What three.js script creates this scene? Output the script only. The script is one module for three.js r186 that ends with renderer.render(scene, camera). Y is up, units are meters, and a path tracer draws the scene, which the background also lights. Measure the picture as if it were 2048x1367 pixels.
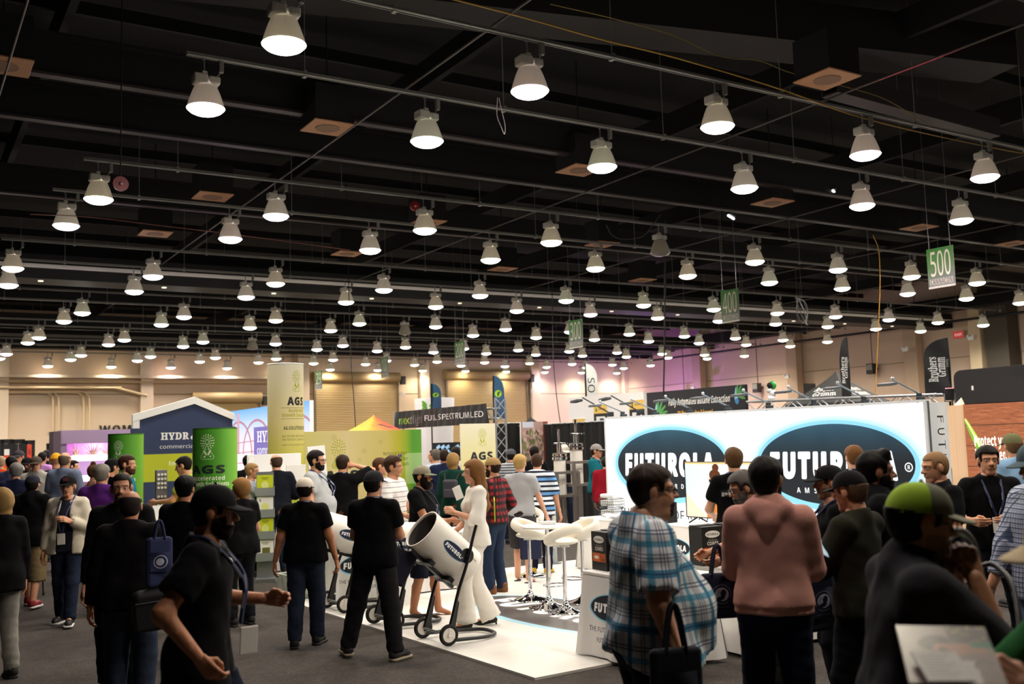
import * as THREE from 'three';
import { mergeGeometries, mergeVertices, toCreasedNormals } from 'three/addons/utils/BufferGeometryUtils.js';
import { RoundedBoxGeometry } from 'three/addons/geometries/RoundedBoxGeometry.js';
import { RectAreaLightUniformsLib } from 'three/addons/lights/RectAreaLightUniformsLib.js';
import { FontLoader } from 'three/addons/loaders/FontLoader.js';
import { TextGeometry } from 'three/addons/geometries/TextGeometry.js';
RectAreaLightUniformsLib.init();

// ---------------------------------------------------------------- camera, exposure, lights
const W = 2048, H = 1367, FOCAL = 1991, EYE = 2.0;
const ROLL = Math.atan(0.0305), PITCH = Math.atan((880 - H / 2) * Math.cos(ROLL) / FOCAL);
const scene = new THREE.Scene();
scene.background = new THREE.Color(0x000000);
const camera = new THREE.PerspectiveCamera(2 * Math.atan(H / 2 / FOCAL) * 180 / Math.PI, W / H, 0.1, 200);
camera.position.set(0, EYE, 0);
camera.rotation.order = 'YXZ';
camera.rotation.set(PITCH, 0, -ROLL);
camera.focus = 10.8; camera.userData.fStop = 2.2;
const renderer = new THREE.WebGLRenderer({ antialias: true });
renderer.toneMapping = THREE.LinearToneMapping;
renderer.toneMappingExposure = 0.95;
renderer.shadowMap.enabled = true;
const LAMP_CD = 41, SPILL = 0.032, LENS_GLOW = 9, SHADE_GLOW = 0.1;   // one high bay lamp
const WALL_GLOW = 0.95, SCREEN_GLOW = 1.6;               // back-lit fabric and screens
const PURPLE_CD = 55;

// ---------------------------------------------------------------- helpers
camera.updateMatrixWorld(true);
const V3 = (x, y, z) => new THREE.Vector3(x, y, z);
const ray = (px, py) => { const v = V3(px - W / 2, H / 2 - py, -FOCAL).applyQuaternion(camera.quaternion); return v.multiplyScalar(-1 / v.z); };
const P = (px, py, d) => ray(px, py).multiplyScalar(d).add(V3(0, EYE, 0));                 // the place d metres ahead seen at that pixel
const G = (px, py, y = 0) => { const v = ray(px, py); return v.multiplyScalar((y - EYE) / v.y).add(V3(0, EYE, 0)); };
const TH = 32 * Math.PI / 180, TB = 34 * Math.PI / 180;                                     // turn of the hall and of the white booth
const U = V3(Math.cos(TH), 0, -Math.sin(TH)), V = V3(-Math.sin(TH), 0, -Math.cos(TH));
const uv = (u, v, y = 0) => V3(U.x * u + V.x * v, y, U.z * u + V.z * v);
const YU = TH, YV = TH - Math.PI / 2;                                                       // turns of things whose width runs along U, along V
// where the sight line of a pixel column meets the line from a along dir
function meet(px, py, a, dir) {
  const r = ray(px, py), det = r.x * -dir.z + dir.x * r.z, s = (a.x * -dir.z + dir.x * a.z) / det;
  return V3(r.x * s, 0, r.z * s);
}
let seedN = 7;
const rnd = (a = 0, b = 1) => { seedN = (seedN * 1664525 + 1013904223) >>> 0; return a + (b - a) * seedN / 4294967296; };
const used = new Map();
function numbered(name) { const n = used.get(name) ?? 0; used.set(name, n + 1); return n ? name + '_' + String(n).padStart(3, '0') : name; }
function tag(o, label, category, group) { o.userData.label = label; o.userData.category = category; if (group) o.userData.group = group; return o; }
function thing(name, label, category, pos, turn = 0, group) {
  const o = new THREE.Group(); o.name = numbered(name); o.position.copy(pos ?? V3(0, 0, 0)); o.rotation.y = turn; scene.add(o);
  return tag(o, label, category, group);
}
function part(name, geo, mat, parent = scene, pos, rot) {
  const m = new THREE.Mesh(geo, mat); m.name = parent === scene ? numbered(name) : name; m.castShadow = m.receiveShadow = true;
  if (pos) m.position.set(...pos); if (rot) m.rotation.set(...rot);
  parent.add(m); return m;
}
function struct(name, geo, mat, pos, turn = 0, parent = scene) { const m = part(name, geo, mat, parent); if (pos) m.position.copy(pos); m.rotation.y = turn; if (parent === scene) m.userData.kind = 'structure'; return m; }
const mats = new Map();
function M(color, rough = 0.8, metal = 0, extra) {
  const key = color + '|' + rough + '|' + metal + '|' + JSON.stringify(extra ?? 0);
  if (!mats.has(key)) mats.set(key, new THREE.MeshPhysicalMaterial({ color, roughness: rough, metalness: metal, ...extra }));
  return mats.get(key);
}
const box = (w, h, d, x = 0, y = 0, z = 0) => new THREE.BoxGeometry(w, h, d).translate(x, y, z);
const rbox = (w, h, d, r = 0.01, x = 0, y = 0, z = 0) => new RoundedBoxGeometry(w, h, d, 2, Math.min(r, w / 2.01, h / 2.01, d / 2.01)).translate(x, y, z);
const cyl = (r0, r1, h, n = 20, x = 0, y = 0, z = 0, open = false) => new THREE.CylinderGeometry(r1, r0, h, n, 1, open).translate(x, y, z);
const lathe = (pts, n = 28) => new THREE.LatheGeometry(pts.map((p) => new THREE.Vector2(p[0], p[1])), n);
function bar(a, b, r = 0.01, n = 8) {                                                        // a round bar between two points
  const A = V3(...a), d = V3(...b).sub(A), g = new THREE.CylinderGeometry(r, r, d.length(), n);
  return g.applyQuaternion(new THREE.Quaternion().setFromUnitVectors(V3(0, 1, 0), d.clone().normalize())).translate(A.x + d.x / 2, A.y + d.y / 2, A.z + d.z / 2);
}
const tube = (pts, r, seg = 40, n = 8, closed = false) => new THREE.TubeGeometry(new THREE.CatmullRomCurve3(pts.map((p) => V3(...p)), closed, 'catmullrom', 0.5), seg, r, n, closed);
const join = (list) => mergeGeometries(list.map((g) => { const h = g.index ? g.toNonIndexed() : g; for (const k of Object.keys(h.attributes)) if (!['position', 'normal', 'uv'].includes(k)) h.deleteAttribute(k); return h; }));
const extrude = (shape, depth, bevel = 0.004, steps = 1) => new THREE.ExtrudeGeometry(shape, { depth, steps, bevelEnabled: bevel > 0, bevelSize: bevel, bevelThickness: bevel, bevelSegments: 2, curveSegments: 20 });
function shape(pts) { const s = new THREE.Shape(); pts.forEach((p, i) => (i ? s.lineTo(...p) : s.moveTo(...p))); s.closePath(); return s; }
function canvas(w, h, draw) {
  const c = document.createElement('canvas'); c.width = w; c.height = h; const g = c.getContext('2d'); draw(g, w, h);
  const t = new THREE.CanvasTexture(c); t.colorSpace = THREE.SRGBColorSpace; t.anisotropy = 8; return t;
}
function print(map, rough = 0.7, glow = 0) {
  const o = { map, roughness: rough };
  if (glow) Object.assign(o, { emissiveMap: map, emissive: 0xffffff, emissiveIntensity: glow, color: 0x999999 });
  return new THREE.MeshStandardMaterial(o);
}
const WHITE = '#f4f4f2';
// text squeezed or stretched to a width, centred or from the left
function fit(g, s, x, y, size, width, color, font = 'sans-serif', weight = 'bold', align = 'center', stroke = 0) {
  g.save(); g.font = `${weight} ${size}px ${font}`; g.textBaseline = 'middle'; g.textAlign = align; g.fillStyle = g.strokeStyle = color; g.lineJoin = 'round'; if (stroke > 2) g.letterSpacing = (stroke * 1.1).toFixed(1) + 'px';
  const w = g.measureText(s).width; g.translate(x, y); if (width) g.scale(width / w, 1); g.fillText(s, 0, 0); if (stroke) { g.lineWidth = stroke; g.strokeText(s, 0, 0); }
  g.restore();
}
// a flat panel: a box with a printed front; x along its width, front towards +z, base at y = 0
function slab(name, w, h, d, front, side, parent, pos) {
  const m = new THREE.Mesh(new THREE.BoxGeometry(w, h, d).translate(0, h / 2, 0), [side, side, side, side, front, side]);
  m.name = parent === scene ? numbered(name) : name; m.castShadow = m.receiveShadow = true; if (pos) m.position.set(...pos); parent.add(m); return m;
}
function areaLight(parent, w, h, pos, color, intensity, turn = 0) {
  const l = new THREE.RectAreaLight(color, intensity, w, h); l.position.set(...pos); l.rotation.y = turn + Math.PI; l.name = 'panel_light'; parent.add(l); return l;   // shines along -z of the light, turned to +z of the panel
}
const noiseTex = (n, f, rep) => {
  const d = new Uint8Array(n * n * 4);
  for (let y = 0; y < n; y++) for (let x = 0; x < n; x++) { const c = f(x, y, n); for (let k = 0; k < 3; k++) d[(y * n + x) * 4 + k] = Math.max(0, Math.min(255, c[k])); d[(y * n + x) * 4 + 3] = 255; }
  const t = new THREE.DataTexture(d, n, n); t.wrapS = t.wrapT = THREE.RepeatWrapping; t.magFilter = THREE.LinearFilter; t.minFilter = THREE.LinearMipmapLinearFilter; t.generateMipmaps = true; t.colorSpace = THREE.SRGBColorSpace; if (rep) t.repeat.set(...rep); t.needsUpdate = true; return t;
};
// value noise that repeats after n cells
const grid = (n) => { const a = Float32Array.from({ length: n * n }, () => rnd()); return (x, y) => { const i = Math.floor(x), j = Math.floor(y), s = x - i, t = y - j, q = (a, b) => ((a % b) + b) % b, v = (p, r) => a[q(r, n) * n + q(p, n)], e = s * s * (3 - 2 * s), f = t * t * (3 - 2 * t); return (v(i, j) * (1 - e) + v(i + 1, j) * e) * (1 - f) + (v(i, j + 1) * (1 - e) + v(i + 1, j + 1) * e) * f; }; };
// ---------------------------------------------------------------- the hall
const U0 = -16, U1 = 44, V0 = -12, V1 = 55.6, TOP = 9.4;
const black = M('#060607', 0.8), deck = M('#030303', 0.9), blackSteel = M('#0d0c0d', 0.6), darkGrey = M('#3a3a3e', 0.6), steel = M('#8d9092', 0.4, 0.7), chrome = M('#e6e6ea', 0.06, 1), white = M('#efefec', 0.55), beige = M('#d6bfa3', 0.85), beigeLight = M('#e4d0b5', 0.85), beigeDark = M('#a8937a', 0.85);
{
  const g1 = grid(32), g2 = grid(128), g3 = grid(8), n = 512;
  const carpet = noiseTex(n, (x, y) => { const a = g1(x / 16, y / 16), b = g2(x / 4, y / 4), c = rnd(), s = 74 + 16 * a + 46 * (b - 0.3) + 90 * (c - 0.5) + 12 * g3(x / 64, y / 64); return [s * 1.02, s * 0.98, s * 0.95]; });
  carpet.repeat.set((U1 - U0) / 1.1, (V1 - V0) / 1.1);
  const mid = uv((U0 + U1) / 2, (V0 + V1) / 2);
  const geo = box(U1 - U0 + 0.6, 0.3, V1 - V0 + 0.6);
  const floor = struct('floor', geo, new THREE.MeshStandardMaterial({ map: carpet, roughness: 0.97, color: 0xa0978f, bumpMap: carpet, bumpScale: 0.006 }), V3(mid.x, -0.15, mid.z), TH);
  struct('ceiling', box(U1 - U0 + 0.6, 0.3, V1 - V0 + 0.6), deck, V3(mid.x, TOP + 0.15, mid.z), TH);
  struct('wall_left', box(0.3, TOP, V1 - V0), M('#3b352e', 0.9), uv(U0 - 0.15, (V0 + V1) / 2, TOP / 2), TH);
  struct('wall_front', box(U1 - U0, TOP, 0.3), M('#3b352e', 0.9), uv((U0 + U1) / 2, V0 - 0.15, TOP / 2), TH);
}
// the far wall: tall plaster panels between pilasters, seams recessed
{
  const wall = struct('wall_back', box(U1 - U0, TOP, 0.3), beigeDark, uv((U0 + U1) / 2, V1 + 0.15, TOP / 2), TH), mid = (U0 + U1) / 2;
  const cuts = [-4, 4.6, 11.5, 20.2, 28, 36.2, 43.9];
  for (let i = 0; i + 1 < cuts.length; i++) for (const [y0, y1] of [[0, 5.02], [5.06, TOP - 1.9], [TOP - 1.86, TOP - 0.02]]) part('panel', box(cuts[i + 1] - cuts[i] - 0.05, y1 - y0, 0.06), i === 5 ? beigeLight : beige, wall, [(cuts[i] + cuts[i + 1]) / 2 - mid, (y0 + y1) / 2 - TOP / 2, 0.18]);
  for (const c of cuts) { const p = struct('pilaster', rbox(0.62, TOP - 1.9, 0.34, 0.02), beigeLight, uv(c, V1 - 0.35, (TOP - 1.9) / 2), TH); }
}
{
  const wall = struct('wall_right', box(0.3, TOP, V1 - V0), beigeDark, uv(U1 + 0.15, (V0 + V1) / 2, TOP / 2), TH), mid = (V0 + V1) / 2, tan = M('#d9bfa8', 0.85), tan2 = M('#e0c6af', 0.85);
  const cuts = [55.5, 47.4, 39.5, 31.7, 24, 16];
  for (let i = 0; i + 1 < cuts.length; i++) for (const [y0, y1] of [[0, 5.33], [5.37, TOP - 0.02]]) part('panel', box(0.06, y1 - y0, cuts[i] - cuts[i + 1] - 0.05), i % 2 ? tan2 : tan, wall, [-0.18, (y0 + y1) / 2 - TOP / 2, mid - (cuts[i] + cuts[i + 1]) / 2]);
  for (const c of cuts.slice(1, 4)) struct('pilaster', rbox(0.5, TOP - 1.4, 0.75, 0.02), M('#c4aa92', 0.85), uv(U1 - 0.42, c, (TOP - 1.4) / 2), TH);
  struct('pilaster', rbox(0.9, TOP - 0.6, 0.6, 0.02), M('#d6bd9a', 0.85), uv(U1 - 0.6, 27.9, (TOP - 0.6) / 2), TH);
  struct('pilaster', rbox(0.9, TOP - 0.6, 1.1, 0.02), M('#4b4338', 0.85), uv(U1 - 0.6, 26.8, (TOP - 0.6) / 2), TH);
}
// rolling shutters, slat by slat
{
  const slat = (() => { const p = []; for (let i = 0; i <= 6; i++) p.push([0.018 * Math.sin(Math.PI * i / 6), 0.1 * i / 6]); const s = new THREE.Shape(); s.moveTo(-0.01, 0); p.forEach((q) => s.lineTo(q[0], q[1])); s.lineTo(-0.01, 0.1); return s; })();
  const doorM = M('#a98f5f', 0.6), drumM = M('#b79c6c', 0.5), dark = M('#2a2724', 0.6);
  const spec = [[14, 17.6, 4.55, 'low rolling shutter behind the pointed blue booth'], [20.9, 26.2, 5.75, 'wide rolling shutter behind the orange tent'], [29.6, 35.6, 5.95, 'rolling shutter behind the blue feather flags']];
  for (const [a, b, h, label] of spec) {
    const w = b - a, t = thing('rolling_door', label, 'shutter', uv((a + b) / 2, V1 - 0.3), TH);
    const one = new THREE.ExtrudeGeometry(slat, { depth: w - 0.1, bevelEnabled: false }).rotateY(-Math.PI / 2).translate(w / 2 - 0.05, 0, 0);
    const rows = []; for (let y = 0; y < h; y += 0.1) rows.push(one.clone().translate(0, y, 0));
    part('slat_curtain', join(rows), doorM, t).userData.kind = 'stuff';
    part('drum', cyl(0.3, 0.3, w + 0.2, 24).rotateZ(Math.PI / 2).translate(0, h + 0.28, 0.05), drumM, t);
    for (const s of [-1, 1]) part('guide_rail', box(0.12, h, 0.14, s * (w / 2), h / 2, 0), M('#6f5f45', 0.6), t);
    const mo = part('motor', rbox(0.3, 0.5, 0.3, 0.03, w / 2 + 0.3, h + 0.1, 0.15), dark, t);
    part('chain_box', rbox(0.18, 0.3, 0.2, 0.02, w / 2 + 0.32, h - 0.75, 0.12), M('#cfcac0', 0.6), mo);
  }
}
// ledges, pipes and conduits on the far wall
{
  const cream = M('#d9c197', 0.6);
  struct('trim_1', box(23, 0.14, 0.55), beigeLight, uv(8.6, V1 - 0.55, 5.93), TH);
  const pipe = (u0, u1, y, r, label) => { const p = part('wall_pipe', bar([-(u1 - u0) / 2, 0, 0], [(u1 - u0) / 2, 0, 0], r, 10), cream, scene); p.position.copy(uv((u0 + u1) / 2, V1 - 0.5, y)); p.rotation.y = TH; return tag(p, label, 'pipe'); };
  pipe(-3, 19.8, 5.66, 0.05, 'upper thin cream pipe running along the far wall');
  pipe(-3, 10.2, 5.36, 0.075, 'lower thick cream pipe ending at the pilaster on the far wall');
  const dr = part('wall_pipe', bar([0, 0, 0], [1.6, -0.42, 0], 0.075, 10), cream); dr.position.copy(uv(9.9, V1 - 0.5, 5.36)); dr.rotation.y = TH; tag(dr, 'short sloping pipe piece beside the pilaster on the far wall', 'pipe');
  for (const [u, n] of [[6.95, 'left pair'], [8.4, 'right pair']]) {
    const t = thing('wall_conduit', `two thin vertical conduits on the far wall, ${n}, above the crowd`, 'conduit', uv(u, V1 - 0.25), TH);
    for (const s of [0, 0.28]) part('conduit', tube([[-2.2, 5.12 + s * 0.2, 0], [-0.5 + s, 5.12 + s * 0.2, 0], [-0.12 + s, 5.0, 0], [s, 4.6, 0], [s, 3, 0], [s, 0.2, 0]], 0.045, 60), cream, t);
    for (const y of [2.2, 3.1]) part('clamp', box(0.62, 0.06, 0.1, 0.14, y, -0.02), steel, t);
  }
  const wr = thing('wall_conduit', 'pair of dark vertical conduits beside the striped advert tower', 'conduit', uv(19.6, V1 - 0.3), TH);
  for (const s of [0, 0.6]) part('conduit', bar([s, 4.6, 0], [s, 7.4, 0], 0.08), beigeDark, wr);
}
// black steel along and across the roof
{
  const girder = (len) => join([box(len, 0.05, 0.26, 0, 0.6, 0), box(len, 0.56, 0.03, 0, 0.3, 0)]), webM = M('#040404', 0.8);
  const rust = M('#322726', 0.6), rust2 = M('#241d1e', 0.6);
  const rows = [[7.5, 7.95, rust], [15.3, 7.45, rust], [17.0, 7.3, rust2], [23.4, 7.6, rust], [31.2, 7.5, rust2], [38.8, 7.5, rust2], [46.3, 7.35, blackSteel], [52.4, 7.25, blackSteel]];
  for (const [v, y, m] of rows) { const g = struct('ceiling_beam', girder(U1 + 6), webM, uv((U1 - 6) / 2, v, y), TH); part('flange', box(U1 + 6, 0.04, 0.17), m, g); }
  for (let u = -4; u < 44; u += 6.1) struct('ceiling_joist', box(0.12, 0.5, V1 + 4), webM, uv(u, (V1 - 4) / 2, 8.75), TH);
  for (let v = 1; v < 55; v += 2.6) struct('ceiling_purlin', box(U1 + 8, 0.22, 0.08), webM, uv((U1 - 8) / 2, v, 9.1), TH);
  // sprinkler pipes across
  let i = 0;
  for (const u of [1.2, 6.3, 12.4, 18.5, 24.6, 30.7, 36.8]) { const p = part('sprinkler_pipe', bar([0, 0, -14], [0, 0, 14], 0.018, 8), M('#4a423d', 0.5)); p.position.copy(uv(u, 15.2, 7.19)); p.rotation.y = TH; tag(p, `thin sprinkler pipe under the roof, ${['leftmost', 'second', 'third', 'fourth', 'fifth', 'sixth', 'last'][i++]} counting from the left`, 'pipe'); }
  // wide ducts
  struct('ceiling_duct', box(22, 0.7, 0.9), M('#181313', 0.7), uv(6, 12.6, 8.6), TH - 0.24);
  struct('ceiling_duct', box(46, 0.6, 1.3), deck, uv(20, 49.6, 7.7), TH);
  struct('ceiling_duct', box(46, 0.5, 0.8), deck, uv(20, 54.2, 7.5), TH);
  struct('ceiling_duct', box(0.9, 0.6, 34), deck, uv(42.3, 38, 7.75), TH);
  // soffit of the folding wall track with its bright rail
  const len = 50, sof = struct('ceiling_soffit', box(len, 0.68, 1.1), M('#0a090b', 0.6), uv(18.8, 30.1, 7.12), TH);
  part('track_rail', rbox(len, 0.11, 0.1, 0.02, 0, 0.01, 0.58), M('#f4f0ea', 0.35), sof);
  for (let k = 0; k < 14; k++) part('downlight', cyl(0.07, 0.07, 0.04, 14, -22 + k * 3.3, -0.345, 0.2), M('#fff3dd', 0.4, 0, { emissive: 0xfff0d0, emissiveIntensity: 1.2 }), sof);
}
// a channel beam on the right, washed magenta by a stage lamp that stands on the long truss
{
  const A = G(1660, 188, 7.75), B = G(1985, 275, 7.75), L = A.distanceTo(B);
  struct('ceiling_channel', join([box(L, 0.03, 0.34, 0, 0, 0), box(L, 0.34, 0.03, 0, 0.17, 0.16), box(L, 0.34, 0.03, 0, 0.17, -0.16)]), M('#2a2022', 0.6), A.clone().add(B).multiplyScalar(0.5), Math.atan2(-(B.z - A.z), B.x - A.x));
}
// high bay lamps on their conduits
const lampRows = [[2.7, 3.4, 3.2], [5.1, 3.4, 3.2], [10.27, 3.57, 3.23], [12.74, 3.37, 3.22], [18.28, 2.98, 3.19], [20.7, 2.79, 3.2], [26.0, 2.35, 3.2], [28.65, 2.49, 3.13], [33.64, 1.9, 3.14], [35.97, 1.67, 3.15], [41.3, 1.6, 3.07], [43.3, 1.5, 3.0], [48.35, 1.17, 3.02], [50.65, 1.1, 3.0], [54.6, 0.6, 3.0]];
{
  const ordinal = ['first', 'second', 'third', 'fourth', 'fifth', 'sixth', 'seventh', 'eighth', 'ninth', 'tenth', 'eleventh', 'twelfth', 'thirteenth', 'fourteenth', 'fifteenth'];
  const shadeG = lathe([[0.09, 0.325], [0.12, 0.32], [0.142, 0.295], [0.178, 0.21], [0.212, 0.11], [0.234, 0.035], [0.244, 0.0], [0.237, 0.0], [0.206, 0.11], [0.172, 0.21], [0.136, 0.29], [0.09, 0.31]], 36);
  const lensG = lathe([[0, -0.085], [0.08, -0.08], [0.15, -0.064], [0.2, -0.04], [0.236, -0.006], [0.245, 0.004], [0.24, 0.01], [0, 0.012]], 36);
  const ballG = join([rbox(0.18, 0.13, 0.19, 0.025, -0.075, 0.385, 0), rbox(0.15, 0.11, 0.17, 0.025, 0.1, 0.38, 0), rbox(0.07, 0.06, 0.1, 0.015, -0.02, 0.47, 0), box(0.1, 0.07, 0.005, -0.075, 0.385, 0.097), box(0.08, 0.06, 0.005, 0.1, 0.38, 0.087)]);
  const hookG = join([bar([-0.02, 0.48, 0], [-0.02, 0.66, 0], 0.012), new THREE.TorusGeometry(0.03, 0.008, 6, 14, 5).translate(-0.02, 0.68, 0)]);
  const boxG = join([rbox(0.06, 0.17, 0.06, 0.008, 0.2, 0.6, 0), bar([0.2, 0.52, 0], [0.12, 0.43, 0], 0.008)]);
  const shadeM = M('#bdb7a9', 0.45, 0, { emissive: 0xfff0dc, emissiveIntensity: SHADE_GLOW, transmission: 0.3 }), offShade = M('#c9c2ad', 0.45, 0, { transmission: 0.2 }), ballM = M('#c2beb2', 0.5), offLens = M('#b8b4aa', 0.3, 0, { transmission: 0.4 });
  const glows = ['#fff6ea', '#f3f0ff', '#fffbe6', '#fdeaff', '#eafff2'].map((c) => M('#ffffff', 0.4, 0, { emissive: c, emissiveIntensity: LENS_GLOW }));
  const lightColors = [0xfff1dd, 0xfff4ea, 0xfff3da, 0xffecea, 0xfaf8ea];
  const protoOf = (lens, shade) => { const g = new THREE.Group(); part('dome_shade', shadeG, shade, g); part('lens', lensG, lens, g); part('ballast_housing', ballG, ballM, g); part('hook', hookG, steel, g); part('junction_box', boxG, M('#77776f', 0.5), g); return g; };
  const protos = glows.map((m) => protoOf(m, shadeM)), dead = protoOf(offLens, offShade);
  const offs = { '4,4': 'unlit bell lamp high above the white booth, cut by a black cable', '9,5': 'small unlit bell lamp far back over the middle aisle', '11,4': 'small unlit bell lamp far back on the left over the shutters' };
  const conduitM = M('#86867f', 0.5, 0.3);
  lampRows.forEach(([v, u0, du], r) => {
    const n = Math.floor((42.6 - u0) / du) + 1, y = 6.41;
    // the conduit: a strut with straps, held by hanger rods
    const c0 = u0 - 0.25, c1 = u0 + (n - 1) * du + 1, L = c1 - c0;
    const c = thing('lamp_conduit', r < 2 ? ['grey lamp strut nearly overhead of the camera', 'grey lamp strut just beyond the one overhead'][r] : `grey strut carrying the ${ordinal[r - 2]} row of lamps from the camera`, 'conduit', uv((c0 + c1) / 2, v, y + 0.7), TH);
    part('strut', join([box(L, 0.05, 0.012, 0, 0, 0.02), box(L, 0.05, 0.012, 0, 0, -0.02), box(L, 0.012, 0.05, 0, 0.024, 0), bar([-L / 2, -0.02, 0.05], [L / 2, -0.02, 0.05], 0.014, 6)]), conduitM, c);
    const rods = []; for (let k = 0; k < n; k++) rods.push(bar([-L / 2 + 1.6 + k * du, 0, 0], [-L / 2 + 1.6 + k * du, TOP - y - 0.7, 0], 0.007, 5), box(0.05, 0.09, 0.09, -L / 2 + 1.6 + k * du, 0, 0));
    part('hanger_rods', join(rods), conduitM, c).userData.kind = 'stuff';
    let seen = 0;
    for (let k = 0; k < n; k++) {
      const at = uv(u0 + k * du, v, y), q = at.clone().project(camera), inView = Math.abs(q.x) < 1.02 && Math.abs(q.y) < 1.02 && q.z < 1;
      if (inView) seen++;
      const off = offs[r + ',' + k], kind = Math.floor(rnd(0, 5) * 0.999), lamp = (off ? dead : protos[kind]).clone();
      lamp.name = numbered('high_bay_lamp'); lamp.position.copy(at); lamp.rotation.y = TH + rnd(-0.1, 0.1); scene.add(lamp);
      const where = off ?? (inView ? `lit white bell lamp, ${ordinal[seen - 1]} from the left in the ${ordinal[r - 2] ?? 'overhead'} row of lamps` : `lit bell lamp outside the picture, ${ordinal[k]} from the left on the ${ordinal[r]} strut`);
      tag(lamp, where, 'lamp', 'high bay lamps under the black roof');
      if (off) continue;
      const l = new THREE.SpotLight(lightColors[kind], LAMP_CD * (r === 14 ? 0.6 : r < 2 ? 0.65 : 1), 0, 1.46, 0.45, 2), up = new THREE.PointLight(lightColors[kind], LAMP_CD * SPILL, 0, 2);
      up.position.set(0, -0.13, 0); up.castShadow = true; up.shadow.radius = 9; up.name = 'lamp_spill'; lamp.add(up);
      l.position.set(0, -0.11, 0); l.target.position.set(at.x, 0, at.z); l.target.updateMatrixWorld(); l.castShadow = true; l.shadow.radius = 9; l.name = 'lamp_light'; lamp.add(l);
    }
  });
}
// square speakers between the roof steel
{
  const spots = [[5.96, 15.05, 'left of the middle of the roof'], [11.28, 15.36, 'beside a lamp near the roof middle'], [11.69, 9.64, 'largest and nearest, at the upper right'], [5.52, 20.35, 'left, over the two near lamps'], [5.27, 24.47, 'small, at far left under the roof'], [16.91, 15.69, 'right of the roof middle under a bright tube'], [22.67, 16.05, 'far right beside the hanging green sign'], [10.45, 25.06, 'small, above the bright rail left of middle'], [15.72, 25.57, 'small, above the bright rail at the middle'], [16.21, 21.18, 'small, right of the roof middle'], [21.25, 25.64, 'small, above the bright rail right of middle'], [10.69, 20.73, 'behind a bell lamp by a red bell'], [27.33, 16.34, 'cut by the right edge of the picture'], [1.14, 14.47, 'cut by the left edge of the picture'], [5.6, 8.3, 'at the very top of the picture']];
  const tan = M('#b9875f', 0.7), grilleM = M('#8a6a52', 0.8);
  spots.forEach(([u, v, s], i) => {
    const t = thing('ceiling_speaker', `square tan ceiling speaker, ${s}`, 'speaker', uv(u, v, 7.2), TH);
    part('cabinet', box(0.66, 0.6, 0.66, 0, 0.32, 0), deck, t); part('hanger', bar([0, 0.6, 0], [0, TOP - 7.2, 0], 0.012), blackSteel, t);
    const f = part('face_panel', rbox(0.7, 0.025, 0.7, 0.008), tan, t); part('grille', cyl(0.2, 0.2, 0.02, 28, 0, -0.012, 0), grilleM, f);
  });
}
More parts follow.
